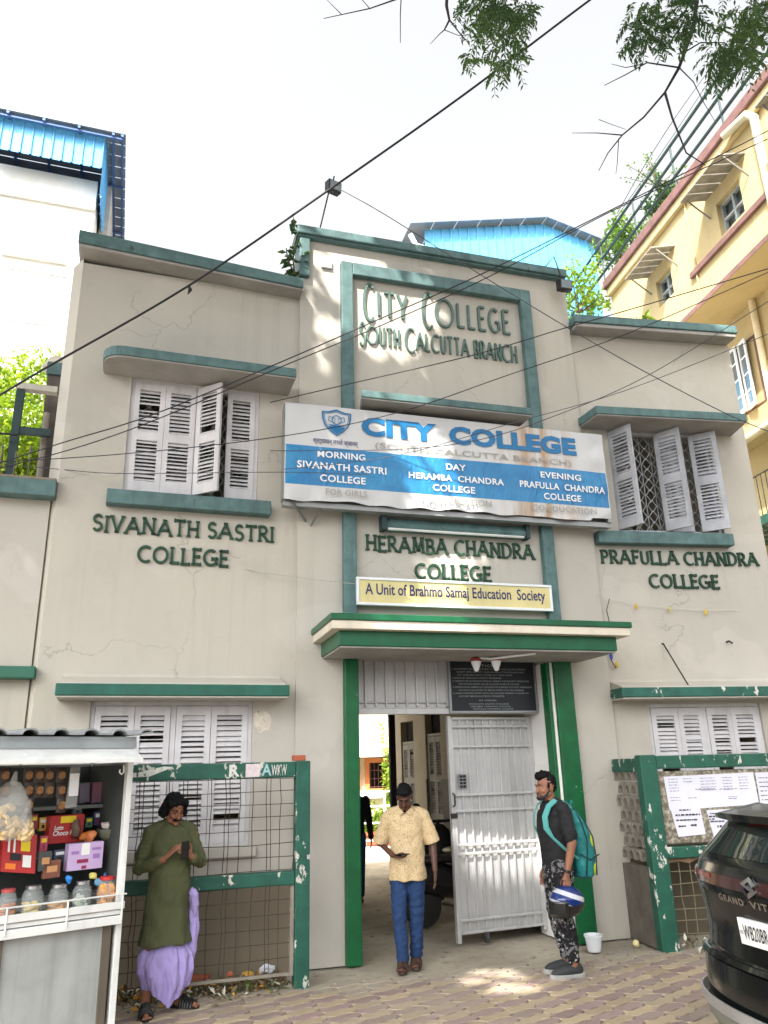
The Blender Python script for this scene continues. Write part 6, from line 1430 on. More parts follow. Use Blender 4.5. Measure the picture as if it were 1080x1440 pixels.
def patch(name, t0, t1, z0, z1, off, m, parent=CAR, nt=24, nzz=8, zfun=None, bevel=0):
    b = B(); v = []
    for j in range(nzz + 1):
        for i in range(nt + 1):
            t = t0 + (t1 - t0) * i / nt; z = z0 + (z1 - z0) * j / nzz
            if zfun: z = zfun(t, z)
            v.append(carS(t, z, off))
    m_ = len(v)
    for j in range(nzz + 1):
        for i in range(nt + 1):
            t = t0 + (t1 - t0) * i / nt; z = z0 + (z1 - z0) * j / nzz
            if zfun: z = zfun(t, z)
            v.append(carS(t, z, off - .012))
    w_ = nt + 1; f = [(j * w_ + i, j * w_ + i + 1, (j + 1) * w_ + i + 1, (j + 1) * w_ + i) for j in range(nzz) for i in range(nt)]
    f += [tuple(m_ + x for x in reversed(q)) for q in f]
    for i in range(nt): f.append((i, m_ + i, m_ + i + 1, i + 1)); o_ = nzz * w_; f.append((o_ + i + 1, m_ + o_ + i + 1, m_ + o_ + i, o_ + i))
    for j in range(nzz): f.append(((j + 1) * w_, m_ + (j + 1) * w_, m_ + j * w_, j * w_)); e = nt; f.append((j * w_ + e, m_ + j * w_ + e, m_ + (j + 1) * w_ + e, (j + 1) * w_ + e))
    b.add(v, f); return b.build(name, m, parent, smooth=40)
patch('rear_window', -.70, .70, 1.235, 1.405, .004, M_GLASSD)
patch('bumper', -.95, .95, .24, .47, .03, mat('bumper_grey_plastic', lin(120, 122, 112), .5, var=.06), zfun=lambda t, z: z)
patch('bumper_trim', -.80, .80, .47, .525, .045, mat('bumper_silver', lin(176, 178, 178), .35, .6))
patch('tailgate', -.60, .60, .76, 1.19, .006, mcar)
patch('tailgate_ledge', -.62, .62, .715, .735, .03, mcar)
patch('light_bar', -.99, .99, 1.085, 1.145, .012, mat('lamp_smoked', lin(60, 34, 34), .12, var=.2, bump=0, spec=.8))
M_LRED = mat('lamp_red', lin(104, 34, 34), .15, var=.2, bump=0, spec=.8); M_LCLR = mat('lamp_clear', lin(206, 200, 190), .15, bump=0, spec=.8)
for s in (-1, 1):
    tl = patch('tail_light', s * .28, s * .80, 1.115, 1.138, .018, M_LRED); patch('lamp_cell', s * .66, s * .88, 1.088, 1.108, .018, M_LCLR, tl, 8, 2)
b = B()
rs_ = []
for i in range(17):
    u = -.66 + 1.32 * i / 16; k_ = 1 - (abs(u) / .66) ** 4 * .45; dd = -.17 - (abs(u) / .66) ** 2 * .16
    rs_.append([CARF.p(u, dd, 1.415), CARF.p(u, dd + .01, 1.415 + .04 * k_), CARF.p(u, dd - .30, 1.492), CARF.p(u, dd - .30, 1.39)])
b.rings(rs_); b.build('spoiler', mcar, CAR, smooth=40)
patch('brake_light', -.12, .12, 1.403, 1.413, .07, M_LRED)
M_CHR = mat('chrome', lin(206, 208, 210), .12, 1.0, var=.02, bump=0)
# letters and emblem laid on the skin
class SkinFr:
    def __init__(s, zc, off=0.0): s.o = off
    def p(s, u, d, z): return carS(math.asin(max(-1, min(1, u / lv(z)[1]))) * 2 / math.pi, z, d + s.o)
sk = SkinFr(0)
for tx, a, c in (('GRAND', -.29, -.065), ('VITARA', -.02, .24)): b = B(); font_mesh(b, tx, sk, a, c, 1.015, 1.050, .012, .02, .004, 1.25); b.build('lettering', M_CHR, CAR)
def emb(pts, lift): return [sk.p(x * .052, .02 + lift, 1.115 + z * .052) for x, z in pts]
b = B()
# a slanted, folded S ribbon: two mirrored hooks
half = [(.95, .38), (.05, 1.02), (-.92, .36), (-.92, .22), (.02, -.22), (.26, -.06), (-.34, .26), (.05, .56), (.55, .12)]
for sgn in (1, -1):
    pz = [(x * sgn, z * sgn) for x, z in half]; n = len(pz)
    b.add(emb(pz, .008) + emb(pz, -.006), [tuple(range(n)) if sgn == 1 else tuple(range(n)), tuple(reversed(range(n, 2 * n)))] + [(i, n + i, n + (i + 1) % n, (i + 1) % n) for i in range(n)])
b.build('emblem', M_CHR, CAR)
b = B(); PZ0, PZ1 = .83, .955
v = [sk.p(u, .035, z) for u, z in ((-.13, PZ0), (.37, PZ0), (.37, PZ1), (-.13, PZ1))] + [sk.p(u, .015, z) for u, z in ((-.13, PZ0), (.37, PZ0), (.37, PZ1), (-.13, PZ1))]
b.add(v, [(0, 1, 2, 3), (7, 6, 5, 4), (0, 4, 5, 1), (1, 5, 6, 2), (2, 6, 7, 3), (3, 7, 4, 0)]); npl = b.build('number_plate', mat('plate_white', lin(222, 222, 220), .4, bump=0), CAR)
class PlFr:
    def p(s, u, d, z):
        a, c = (u + .13) / .5, (z - PZ0) / (PZ1 - PZ0); q0 = v[0].lerp(v[1], a); q1 = v[3].lerp(v[2], a); nrm = (v[1] - v[0]).cross(v[3] - v[0]).normalized()
        if nrm.dot(CARF.N) < 0: nrm = -nrm
        return q0.lerp(q1, c) + nrm * d
b = B(); font_mesh(b, 'WB20BR6', PlFr(), -.098, .085, PZ0 + .028, PZ1 - .028, 0, .01, .003, 1.05); font_mesh(b, 'IND', PlFr(), -.122, -.100, PZ0 + .05, PZ0 + .066, 0, .0, .003); b.build('characters', M_PRK, npl)
for u, dd in ((-.76, -.85), (.76, -.85), (-.76, -3.45), (.76, -3.45)):
    c = CARF.p(u, dd, .33); ax = CARF.U * (1 if u > 0 else -1); b = B(); b.lathe(c - ax * .11, [(.24, 0), (.325, .02), (.335, .06), (.335, .16), (.325, .20), (.22, .215)], 28, ax); wh = b.build('wheel', mat('tyre_rubber', (.02, .02, .02), .8), CAR, smooth=40)
    b = B(); b.lathe(c - ax * .11, [(.215, .19), (.205, .22), (.19, .19), (.05, .205), (.004, .21)], 28, ax); b.build('rim', M_STEEL, wh, smooth=40)
for s in (-1, 1):
    b = B(); P4 = []
    for (z, d0, d1) in ((1.24, -.62, -2.95), (1.40, -.80, -2.5)):
        w = lv(z)[1]; P4.append((CARF.p(s * (w + .004), d0, z), CARF.p(s * (w + .004), d1, z)))
    b.add([P4[0][0], P4[0][1], P4[1][1], P4[1][0]], [(0, 1, 2, 3)]); b.build('side_window', M_GLASSD, CAR)

# ------------------------------------------------------------------ people
def skin_mat(name, c):
    m = NT(name); m.col(m.mix(m.ramp(m.noise(9, 4), .35, .65), sc3(c, .86), sc3(c, 1.12))); m.bump(m.noise(90, 3), .12, .003)
    m.set(.5, 0, .4); m.bs.inputs['Subsurface Weight'].default_value = .08; m.bs.inputs['Subsurface Radius'].default_value = (.02, .008, .004); return m.mat
def remeshed(b, name, mats, parent, vox=.006, smooth_it=5, fac=.5, disp=None):
    """fuse the overlapping pieces of a builder into one continuous surface"""
    inv = root_inv(parent)
    me = bpy.data.meshes.new('tmp'); me.from_pydata([inv @ p for p in b.v], [], b.f)
    bm = bmesh.new(); bm.from_mesh(me); bmesh.ops.recalc_face_normals(bm, faces=bm.faces); bm.to_mesh(me); bm.free()
    ob = bpy.data.objects.new('tmp', me); COL.objects.link(ob)
    r = ob.modifiers.new('r', 'REMESH'); r.mode = 'VOXEL'; r.voxel_size = vox; r.adaptivity = 0
    s = ob.modifiers.new('s', 'SMOOTH'); s.factor = fac; s.iterations = smooth_it
    dg = bpy.context.evaluated_depsgraph_get(); out = bpy.data.meshes.new_from_object(ob.evaluated_get(dg)); out.name = name
    bpy.data.objects.remove(ob); bpy.data.meshes.remove(me)
    if disp:
        co = [v.co.copy() for v in out.vertices]; no = [v.normal.copy() for v in out.vertices]
        for v, c, n in zip(out.vertices, co, no): v.co = c + n * disp(c)
    out.materials.clear()
    for m in (mats if isinstance(mats, (list, tuple)) else [mats]): out.materials.append(m)
    out.polygons.foreach_set('use_smooth', [True] * len(out.polygons)); out.update()
    o = bpy.data.objects.new(name, out); COL.objects.link(o); o.parent = parent; return o

class Poser:
    """builder in a person's own frame: x to their left, -y ahead, z up; scaled by height"""
    def __init__(s, root, k): s.root = root; s.M = ROOTS[root.name]; s.k = k; s.b = B()
    def P(s, p): return s.M @ (Vector(p) * s.k)
    def tube(s, pts, r, n=14): s.b.tube([s.P(p) for p in pts], [x * s.k for x in (r if isinstance(r, (list, tuple)) else [r] * len(pts))], n)
    def limb(s, pts, r, n=14):
        s.tube(pts, r, n)
        for p, x in zip(pts, r): s.ball(p, x)
    def ball(s, p, r): s.b.ell(s.P(p), (r * s.k,) * 3, 12)
    def ell(s, p, r, R=None, n=14):
        q = s.M.to_3x3(); s.b.ell(s.P(p), tuple(x * s.k for x in r), n, q @ R if R else q)
    def loft(s, secs, n=24, off=0.0):
        rs = []
        for (c, rx, ry) in secs: rs.append([s.P((c[0] + (rx + off) * math.cos(2 * math.pi * i / n), c[1] + (ry + off) * math.sin(2 * math.pi * i / n), c[2])) for i in range(n)])
        s.b.rings(rs)
def yoke(q, A_, r0=.044, r1=.056):
    """slope from the neck out to the shoulder point"""
    for a in A_: x = math.copysign(1, a[0][0]); q.limb([(x * .055, .012, 1.420), (x * .120, .012, 1.400), tuple(Vector(a[0]) + Vector((0, 0, -.004)))], [r0, r0 * 1.1, r1], 14)
def hand(q, w, f, pn, td, curl, thumb=(.6, .7, .3), spread=.010):
    """palm, four jointed fingers of unequal length and a thumb from the side of the palm"""
    w, f, pn, td = Vector(w), Vector(f).normalized(), Vector(pn).normalized(), Vector(td).normalized()
    td = (td - f * td.dot(f)).normalized(); pn = f.cross(td) if f.cross(td).dot(pn) > 0 else td.cross(f)
    rs = []
    for t, hw, ht in ((-.01, .024, .019), (.02, .031, .016), (.055, .038, .014), (.088, .037, .012)):
        c = w + f * t; rs.append([q.P(c + td * hw * math.cos(2 * math.pi * i / 12) + pn * ht * math.sin(2 * math.pi * i / 12)) for i in range(12)])
    q.b.rings(rs)
    for i, (lo, L) in enumerate(((.028, .072), (.0095, .080), (-.0095, .074), (-.027, .058))):
        p = w + f * .082 + td * lo; d = (f + td * (lo * 4)).normalized(); pts = [p - f * .01]
        a = curl[i]
        for seg in (.45, .31, .24):
            pts.append(pts[-1] + d * L * seg if len(pts) > 1 else p + d * L * seg); ax = d.cross(pn)
            d = (d * math.cos(a) + pn * math.sin(a)).normalized(); 
        q.tube(pts, [.0092, .0088, .0080, .0066], 8); q.ball(pts[-1], .0066)
    tdv = (td * thumb[0] + f * thumb[1] + pn * thumb[2]).normalized(); p = w + f * .025 + td * .024
    q.tube([p, p + tdv * .038, p + (tdv + f * .35).normalized() * .066], [.0125, .0110, .0080], 8); q.ball(p + (tdv + f * .35).normalized() * .066, .0080)
class Head:
    def __init__(s, q, neck, yaw=0, pitch=0, roll=0):
        s.q = q; s.o = Vector(neck); s.R = Matrix.Rotation(yaw, 3, 'Z') @ Matrix.Rotation(pitch, 3, 'X') @ Matrix.Rotation(roll, 3, 'Y')
    def p(s, c): return s.o + s.R @ Vector(c)
    def ell(s, b_q, c, r, R=None): b_q.ell(s.p(c), r, s.R @ R if R else s.R)
    def tube(s, b_q, pts, r, n=10): b_q.tube([s.p(c) for c in pts], r, n)
def build_head(q, h, jaw=1.0):
    h.ell(q, (0, .014, .112), (.073, .094, .090)); h.ell(q, (0, -.030, .055), (.061, .058, .082)); h.ell(q, (0, -.045, .015), (.046 * jaw, .042, .045))
    h.ell(q, (0, -.079, -.012), (.021 * jaw, .017, .018)); h.tube(q, [(-.054 * jaw, .0, .03), (-.040 * jaw, -.045, .0), (0, -.072, -.010), (.040 * jaw, -.045, .0), (.054 * jaw, .0, .03)], [.018, .018, .018, .018, .018])
    h.tube(q, [(0, -.084, .092), (0, -.098, .065), (0, -.110, .045)], [.008, .0095, .012]); h.ell(q, (0, -.104, .043), (.017, .012, .009))
    h.tube(q, [(-.048, -.066, .099), (-.025, -.083, .101), (0, -.082, .098), (.025, -.083, .101), (.048, -.066, .099)], [.009, .011, .009, .011, .009])
    for s in (-1, 1): h.ell(q, (s * .038, -.064, .052), (.021, .018, .018)); h.ell(q, (s * .074, .012, .068), (.010, .020, .031)); h.ell(q, (s * .031, -.072, .083), (.013, .010, .010))
    h.tube(q, [(-.023, -.080, .019), (0, -.091, .020), (.023, -.080, .019)], [.005, .0075, .005]); h.tube(q, [(-.020, -.079, .010), (0, -.089, .009), (.020, -.079, .010)], [.005, .0078, .005])
    q.limb([(h.o.x, h.o.y + .03, h.o.z - .10), tuple(h.p((0, .018, .03)))], [.058, .052])
def face_parts(root, q0, h, hair_m, brow=True, eyes='down'):
    M_EYEW = mat('eye_white', lin(206, 200, 192), .3, bump=0); M_IRIS = mat('eye_dark', (.015, .01, .008), .2, bump=0); M_LIP = mat('lip_brown', lin(104, 62, 54), .45, bump=0)
    for s in (-1, 1):
        q = Poser(root, q0.k)
        if eyes == 'open': h.ell(q, (s * .030, -.0775, .083), (.012, .0065, .0062))
        else: h.ell(q, (s * .030, -.078, .080), (.012, .0062, .0030))
        e = q.b.build('eye', M_EYEW if eyes == 'open' else M_IRIS, root, smooth=True)
        if eyes == 'open':
            q = Poser(root, q0.k); h.ell(q, (s * .030, -.0815, .083), (.0058, .0032, .0058)); q.b.build('iris', M_IRIS, e, smooth=True)
        if brow:
            q = Poser(root, q0.k); h.tube(q, [(s * .012, -.0915, .104), (s * .030, -.0905, .110), (s * .050, -.0725, .103)], [.0035, .0048, .002]); q.b.build('eyebrow', hair_m, root, smooth=True)
    q = Poser(root, q0.k); h.tube(q, [(-.022, -.0845, .0155), (0, -.0955, .0150), (.022, -.0845, .0155)], [.002, .0050, .002]); q.b.build('lips', M_LIP, root, smooth=True)
def folds(a, f1, amp1, f2=0, amp2=0, seed=0):
    def d(c):
        x = amp1 * (1.6 * abs(noise.noise(Vector((c.x * f1[0] + seed + c.z * 2, c.y * f1[1], c.z * f1[2] - c.x * 3)))) - .4)
        if f2: x += amp2 * noise.noise(Vector((c.x * f2[0], c.y * f2[1] + seed, c.z * f2[2])))
        return x
    return d
M_SKIN1, M_SKIN2, M_SKIN3 = skin_mat('skin_brown', lin(136, 92, 70)), skin_mat('skin_dark', lin(84, 54, 42)), skin_mat('skin_mid', lin(140, 96, 74))
M_HAIR = mat('hair_black', (.006, .006, .007), .62, var=.4, scale=60, bump=.6, bscale=120, spec=.12)
def to_cam(p): return math.atan2(-p.x, p.y)        # yaw that turns a person's -y towards the camera
def facing(p, extra=0.0):
    v = Vector((0, 0)) - Vector((p.x, p.y)); return math.atan2(v.y, v.x) + math.pi / 2 + extra
def phone(label, q, c, up, nrm, m):
    up, nrm = Vector(up).normalized(), Vector(nrm).normalized(); s = up.cross(nrm).normalized(); b = B(); c = Vector(c)
    def P(a, e, n): return q.P(c + s * a + up * e + nrm * n)
    pts = [(-.036, -.068), (-.030, -.075), (.030, -.075), (.036, -.068), (.036, .068), (.030, .075), (-.030, .075), (-.036, .068)]
    t = thing('phone', label, 'phone', q.P(c)); n = len(pts)
    b.add([P(a, e, .004) for a, e in pts] + [P(a, e, -.004) for a, e in pts], [tuple(range(n)), tuple(reversed(range(n, 2 * n)))] + [(i, n + i, n + (i + 1) % n, (i + 1) % n) for i in range(n)])
    b.build('case', m, t, bevel=.001); b = B(); b.add([P(a * .92, e * .95, .0046) for a, e in pts], [tuple(range(n))]); b.build('screen', mat('phone_screen', (.01, .012, .014), .08, bump=0), t)

# --- man in the green kurta by the kiosk
g1 = ground(226, 1424); MA = thing('person', 'man in long olive kurta and lavender dhoti looking at a phone beside the kiosk', 'person', g1, facing(g1, rad(14)))
K1 = 1.66 / 1.7; q = Poser(MA, K1)
hd = Head(q, (0, -.030, 1.475), yaw=rad(12), pitch=rad(22))
build_head(q, hd, 1.05)
TOR = [((0, .0, .82), .150, .110), ((0, -.005, .95), .160, .125), ((0, -.015, 1.08), .155, .128), ((0, -.01, 1.2), .160, .118), ((0, .0, 1.32), .165, .105), ((0, .01, 1.41), .125, .080), ((0, .01, 1.46), .062, .058)]
q.loft(TOR)
LEGS = [((-.095, 0, .86), (-.115, -.01, .47), (-.125, .015, .09)), ((.095, 0, .86), (.14, .02, .47), (.15, .06, .09))]
for l in LEGS: q.limb(l, [.082, .056, .040])
q.limb([(-.125, .02, .045), (-.15, -.10, .035), (-.155, -.17, .022)], [.036, .036, .024]); q.limb([(.15, .07, .045), (.22, .0, .035), (.27, -.05, .022)], [.036, .036, .024])
for s, b_ in ((0, (-.155, -.17, .022)), (1, (.27, -.05, .022))):
    for i in range(5):
        dx, dy = ((i - 2) * .015, -.03 + abs(i - 1) * .004) if s == 0 else (.022 - abs(i - 3) * .003 + (i - 2) * .008, -.018 - (2 - i) * .012 + .010)
        q.ball((b_[0] + dx, b_[1] + dy, .022), .010 if i not in ((0,) if s else (4,)) else .013)
RA = [(-.185, .01, 1.365), (-.255, -.01, 1.10), (-.10, -.195, 1.165)]; LA = [(.185, .01, 1.365), (.265, -.03, 1.11), (.135, -.215, 1.175)]
yoke(q, (RA, LA), .034, .046)
for A_ in (RA, LA): q.limb(A_, [.048, .040, .027])
hand(q, (-.085, -.21, 1.185), (.62, -.35, .62), (.5, .35, -.7), (.3, .6, .6), (.75, .6, .7, .8), thumb=(.5, .7, .4))
hand(q, (.125, -.225, 1.185), (-.62, -.35, .40), (-.1, .45, .8), (-.1, -.2, 1), (.55, .6, .65, .7), thumb=(.9, .4, .2))
remeshed(q.b, 'body', M_SKIN1, MA, .0052, 3)
face_parts(MA, q, hd, M_HAIR)
q2 = Poser(MA, K1); hd.tube(q2, [(-.036, -.080, .022), (-.018, -.097, .033), (0, -.101, .034), (.018, -.097, .033), (.036, -.080, .022)], [.006, .011, .010, .011, .006]); q2.b.build('moustache', M_HAIR, MA, smooth=True)
q2 = Poser(MA, K1)                                         # thick wavy bobbed hair
hd.ell(q2, (0, .030, .132), (.090, .098, .088)); hd.ell(q2, (0, -.030, .168), (.070, .060, .036))
for s in (-1, 1):
    hd.ell(q2, (s * .086, .020, .085), (.034, .062, .070)); hd.ell(q2, (s * .100, .012, .050), (.028, .050, .040)); hd.ell(q2, (s * .070, -.042, .150), (.030, .034, .036)); hd.ell(q2, (s * .084, -.026, .115), (.020, .028, .045))
hd.ell(q2, (0, .085, .070), (.085, .045, .075)); hd.ell(q2, (-.03, -.062, .158), (.040, .026, .020))
remeshed(q2.b, 'hair', M_HAIR, MA, .006, 3, disp=folds(0, (60, 60, 18), .010, (24, 24, 10), .012, 3))
# kurta: body with long straight skirt, sleeves to the wrist, slit at the sides
M_KURTA = mat('kurta_olive_cotton', lin(78, 82, 54), .85, var=.12, scale=8, bump=.3, bscale=220, bdist=.002)
q2 = Poser(MA, K1)
q2.loft([((.0, -.01, .505), .224, .160), ((.0, -.01, .52), .222, .160), ((.0, -.008, .62), .200, .150), ((0, -.005, .78), .185, .142), ((0, -.010, .92), .182, .148), ((0, -.022, 1.05), .178, .152), ((0, -.018, 1.17), .178, .140), ((0, -.005, 1.30), .185, .122), ((0, .005, 1.385), .165, .096), ((0, .010, 1.43), .085, .075), ((0, .010, 1.448), .064, .064)])
yoke(q2, (RA, LA), .046, .058)
for A_ in (RA, LA): q2.limb([A_[0], tuple(Vector(A_[0]).lerp(Vector(A_[1]), .5) + Vector((0, 0, -.006))), A_[1], tuple(Vector(A_[1]).lerp(Vector(A_[2]), .45) + Vector((0, 0, -.012))), tuple(Vector(A_[1]).lerp(Vector(A_[2]), .82))], [.056, .060, .058, .052, .044])
def kd(c):
    z = c.z / K1; ang = math.atan2(c.y, c.x); low = max(0, min(1, (1.0 - z) / .45)) if abs(c.x) < .24 else 0
    return .009 * low * math.sin(ang * 5 + 1.3 + 5 * noise.noise(Vector((c.x * 4, c.y * 4, 1)))) + .014 * noise.noise(Vector((c.x * 9 + c.z * 3, c.y * 9, c.z * 6))) + .010 * (abs(noise.noise(Vector((c.x * 15 - c.z * 6, c.y * 15, c.z * 9)))) - .2) + (.006 * noise.noise(Vector((c.x * 30, c.y * 30, c.z * 40))) if abs(c.x) > .17 * K1 and z > 1.02 else 0)
remeshed(q2.b, 'kurta', M_KURTA, MA, .0065, 2, disp=kd)
q2 = Poser(MA, K1); n = 20; q2.b.rings([[q2.P(((.062 + e) * math.cos(2 * math.pi * i / n), .006 + (.062 + e) * math.sin(2 * math.pi * i / n), 1.435 + zz - .018 * math.sin(2 * math.pi * i / n) * -1)) for i in range(n)] for e, zz in ((.012, .0), (.008, .03), (.0, .03), (.0, .0))], caps=False); q2.b.build('collar', M_KURTA, MA, smooth=40)
q2 = Poser(MA, K1); q2.b.add([q2.P(p) for p in ((-.012, -.128, 1.40), (.012, -.128, 1.40), (.014, -.150, 1.27), (0, -.160, 1.25), (-.014, -.150, 1.27))], [(0, 1, 2, 3, 4)]); 
# dhoti: gathered cloth wrapped round both legs, looped low between them
M_DHO = mat('dhoti_lavender_cotton', lin(164, 150, 206), .8, var=.08, scale=10, bump=.3, bscale=160, bdist=.002)
q2 = Poser(MA, K1); n = 64; rs = []
for j in range(26):
    t = j / 25; z = .88 - .76 * t; ring = []; o = max(0.0, min(1.0, (.56 - z) / .16)); o = o * o * (3 - 2 * o)
    for i in range(n):
        a = 2 * math.pi * i / n; bulge = math.sin(max(0, min(1, (.56 - z) / .44)) * math.pi * .80)
        rx = .150 + (.042 + .036 * bulge) * o - .035 * max(0, t - .80) / .2; ry = .105 + (.030 + .040 * bulge) * o - .02 * max(0, t - .8) / .2
        pl = (.034 * (abs(math.sin(a * 5.5 + 1.6 * t + 1.2 * math.sin(a * 2 + 2 * t))) - .6) + .018 * (abs(math.sin(a * 3 - 5 * t + 1 + math.sin(a))) - .6)) * o
        front = max(0, -math.sin(a)); side = math.cos(a)
        dz = (-.075 * front * max(0.0, 1 - abs(side - .05) * 1.5) + .06 * max(0, -side) + .055 * max(0, side)) * max(0, t - .45) / .55
        ring.append(q2.P((.010 + .012 * t + (rx + pl) * math.cos(a), .005 + (ry + pl) * math.sin(a), z + dz)))
    rs.append(ring)
q2.b.rings(rs); q2.tube([(.175, -.07, .90), (.215, -.08, .86), (.228, -.07, .78), (.232, -.05, .69)], [.026, .034, .030, .010], 10); q2.tube([(.17, -.03, .90), (.225, -.02, .80), (.238, -.01, .62), (.225, .0, .42), (.19, .02, .24)], [.03, .038, .042, .05, .03], 12)
remeshed(q2.b, 'dhoti', M_DHO, MA, .0055, 1, disp=folds(0, (14, 14, 6), .012, (38, 38, 14), .006, 8))
M_SAND = mat('sandal_black_leather', (.012, .012, .012), .45, var=.2, bump=.2)
for s, (h_, t_) in enumerate((((-.125, .055), (-.158, -.205)), ((.115, .105), (.292, -.07)))):
    q2 = Poser(MA, K1); h_, t_ = Vector(h_), Vector(t_); f = (t_ - h_).normalized(); sd = Vector((-f.y, f.x)); L = (t_ - h_).length
    ol = [h_ + f * L * a + sd * w_ for a, w_ in ((0, -.025), (.03, -.036), (.4, -.038), (.72, -.050), (.92, -.042), (1.0, -.015), (1.0, .015), (.92, .042), (.72, .048), (.4, .036), (.03, .036), (0, .025))]; n = len(ol)
    q2.b.add([q2.P((p.x, p.y, .020)) for p in ol] + [q2.P((p.x, p.y, 0)) for p in ol], [tuple(range(n)), tuple(reversed(range(n, 2 * n)))] + [(i, n + i, n + (i + 1) % n, (i + 1) % n) for i in range(n)])
    for a, w_, hh in ((.60, .052, .062), (.70, .052, .056), (.80, .048, .046), (.40, .044, .085), (.50, .046, .074)):
        c = h_ + f * L * a; q2.tube([tuple(Vector((*(c + sd * w_ * math.cos(th)), .012 + hh * math.sin(th)))) for th in (0, .5, 1.05, 1.57, 2.1, 2.64, 3.14)], .012, 6)
    q2.b.build('sandal', M_SAND, MA, smooth=40)
phone('black phone in the hands of the man in the olive kurta', q, (.055, -.285, 1.235), (-.05, -.25, 1), (-.25, .9, .45), M_SAND)

# --- man in the yellow printed shirt walking out of the gateway
g2 = ground(577, 1361); MB_ = thing('person', 'man in short sleeved yellow printed shirt and blue jeans walking out through the gateway', 'person', g2, facing(g2, rad(-2)))
K2 = 1.68 / 1.7; q = Poser(MB_, K2)
hd = Head(q, (0, -.040, 1.470), yaw=rad(-4), pitch=rad(31)); build_head(q, hd)
TOR = [((0, .0, .84), .150, .105), ((0, .0, .95), .148, .108), ((0, .0, 1.08), .140, .102), ((0, .0, 1.22), .158, .110), ((0, .0, 1.33), .168, .104), ((0, .01, 1.41), .130, .080), ((0, .01, 1.46), .060, .056)]
q.loft(TOR)
LEGB = [((-.085, 0, .87), (-.090, -.045, .48), (-.065, -.05, .09)), ((.085, 0, .87), (.080, .02, .48), (.060, .10, .10))]
for l in LEGB: q.limb(l, [.080, .056, .040])
for (x, y0) in ((-.065, -.05), (.060, .10)):
    q.limb([(x, y0 + .03, .05), (x - .006, y0 - .09, .042), (x - .008, y0 - .16, .03)], [.035, .036, .026])
    for i in range(5): q.ball((x - .008 + (i - 2) * .015, y0 - .185 + abs(i - (3 if x < 0 else 1)) * .005, .028), .0105)
RA = [(-.185, .01, 1.365), (-.265, .05, 1.105), (-.135, -.165, 1.015)]; LA = [(.185, .01, 1.365), (.262, .03, 1.10), (.275, -.055, .86)]
yoke(q, (RA, LA), .034, .046)
for A_ in (RA, LA): q.limb(A_, [.048, .038, .026])
hand(q, (-.125, -.175, 1.01), (.75, -.5, -.10), (.1, .1, 1), (.3, .8, .1), (.6, .65, .7, .75), thumb=(.7, .6, .5))
hand(q, (.276, -.06, .85), (-.02, -.10, -1), (-1, 0, 0), (0, -1, 0), (.25, .3, .35, .4), thumb=(.35, .9, .1))
remeshed(q.b, 'body', M_SKIN2, MB_, .0052, 3); face_parts(MB_, q, hd, M_HAIR)
q2 = Poser(MB_, K2); hd.ell(q2, (0, .024, .132), (.080, .094, .084)); hd.ell(q2, (0, -.038, .168), (.066, .056, .038)); hd.ell(q2, (0, .070, .090), (.068, .040, .065))
remeshed(q2.b, 'hair', M_HAIR, MB_, .006, 2, disp=folds(0, (80, 80, 60), .009, (30, 30, 24), .006, 1))
q2 = Poser(MB_, K2); hd.tube(q2, [(-.028, -.083, .026), (0, -.100, .031), (.028, -.083, .026)], [.003, .006, .003]); hd.ell(q2, (0, -.096, -.012), (.018, .008, .012)); q2.b.build('beard', M_HAIR, MB_, smooth=True)
def printed(name, c, dots):
    m = NT(name); vo = m.n('ShaderNodeTexVoronoi'); vo.inputs['Scale'].default_value = 64; vo.inputs['Randomness'].default_value = .9; m.l(m.tc.outputs['Object'], vo.inputs['Vector'])
    f = m.math('MULTIPLY', m.ramp(vo.outputs['Distance'], .26, .36, (1, 1, 1), (0, 0, 0)), m.ramp(m.noise(30, 2), .42, .5))
    m.col(m.mix(f, m.mix(m.noise(5, 3), sc3(c, .92), sc3(c, 1.08)), dots)); m.bump(m.noise(160, 2), .2, .002); return m.set(.8, 0, .25)
M_SHIRT = printed('shirt_yellow_print', lin(198, 176, 138), lin(150, 120, 86))
q2 = Poser(MB_, K2)
q2.loft([((0, -.004, .775), .188, .134), ((0, -.004, .86), .184, .134), ((0, 0, .98), .176, .128), ((0, 0, 1.10), .170, .124), ((0, 0, 1.22), .178, .126), ((0, .003, 1.33), .184, .118), ((0, .008, 1.395), .158, .092), ((0, .010, 1.43), .080, .070), ((0, .010, 1.445), .064, .060)])
yoke(q2, (RA, LA), .046, .060)
for A_ in (RA, LA): m_ = Vector(A_[0]).lerp(Vector(A_[1]), .98); q2.tube([A_[0], tuple(Vector(A_[0]).lerp(Vector(A_[1]), .45)), tuple(m_)], [.056, .068, .080], 18); q2.ball(A_[0], .056)
remeshed(q2.b, 'shirt', M_SHIRT, MB_, .0065, 2, disp=lambda c: .009 * noise.noise(Vector((c.x * 8, c.y * 8, c.z * 11))) + .006 * noise.noise(Vector((c.x * 20 + c.z * 9, c.y * 20, c.z * 22 - c.x * 9))) + .008 * max(0, 1 - abs(c.z / K2 - .80) / .12) * math.sin(math.atan2(c.y, c.x) * 6))
q2 = Poser(MB_, K2)
for s in (-1, 1): q2.b.add([q2.P(p) for p in ((s * .008, -.105, 1.400), (s * .060, -.060, 1.445), (s * .088, -.062, 1.418), (s * .052, -.118, 1.372), (s * .062, .02, 1.465), (s * .088, .02, 1.435))], [(0, 1, 2, 3), (1, 4, 5, 2)])
q2.b.build('collar', M_SHIRT, MB_, recalc=False)
q2 = Poser(MB_, K2); n = 12
for i in range(6): q2.ell((.004, -.134 + (.012 if i < 2 else 0), 1.33 - i * .092), (.007, .004, .007), None, 8)
q2.b.build('buttons', M_PLW, MB_, smooth=True)
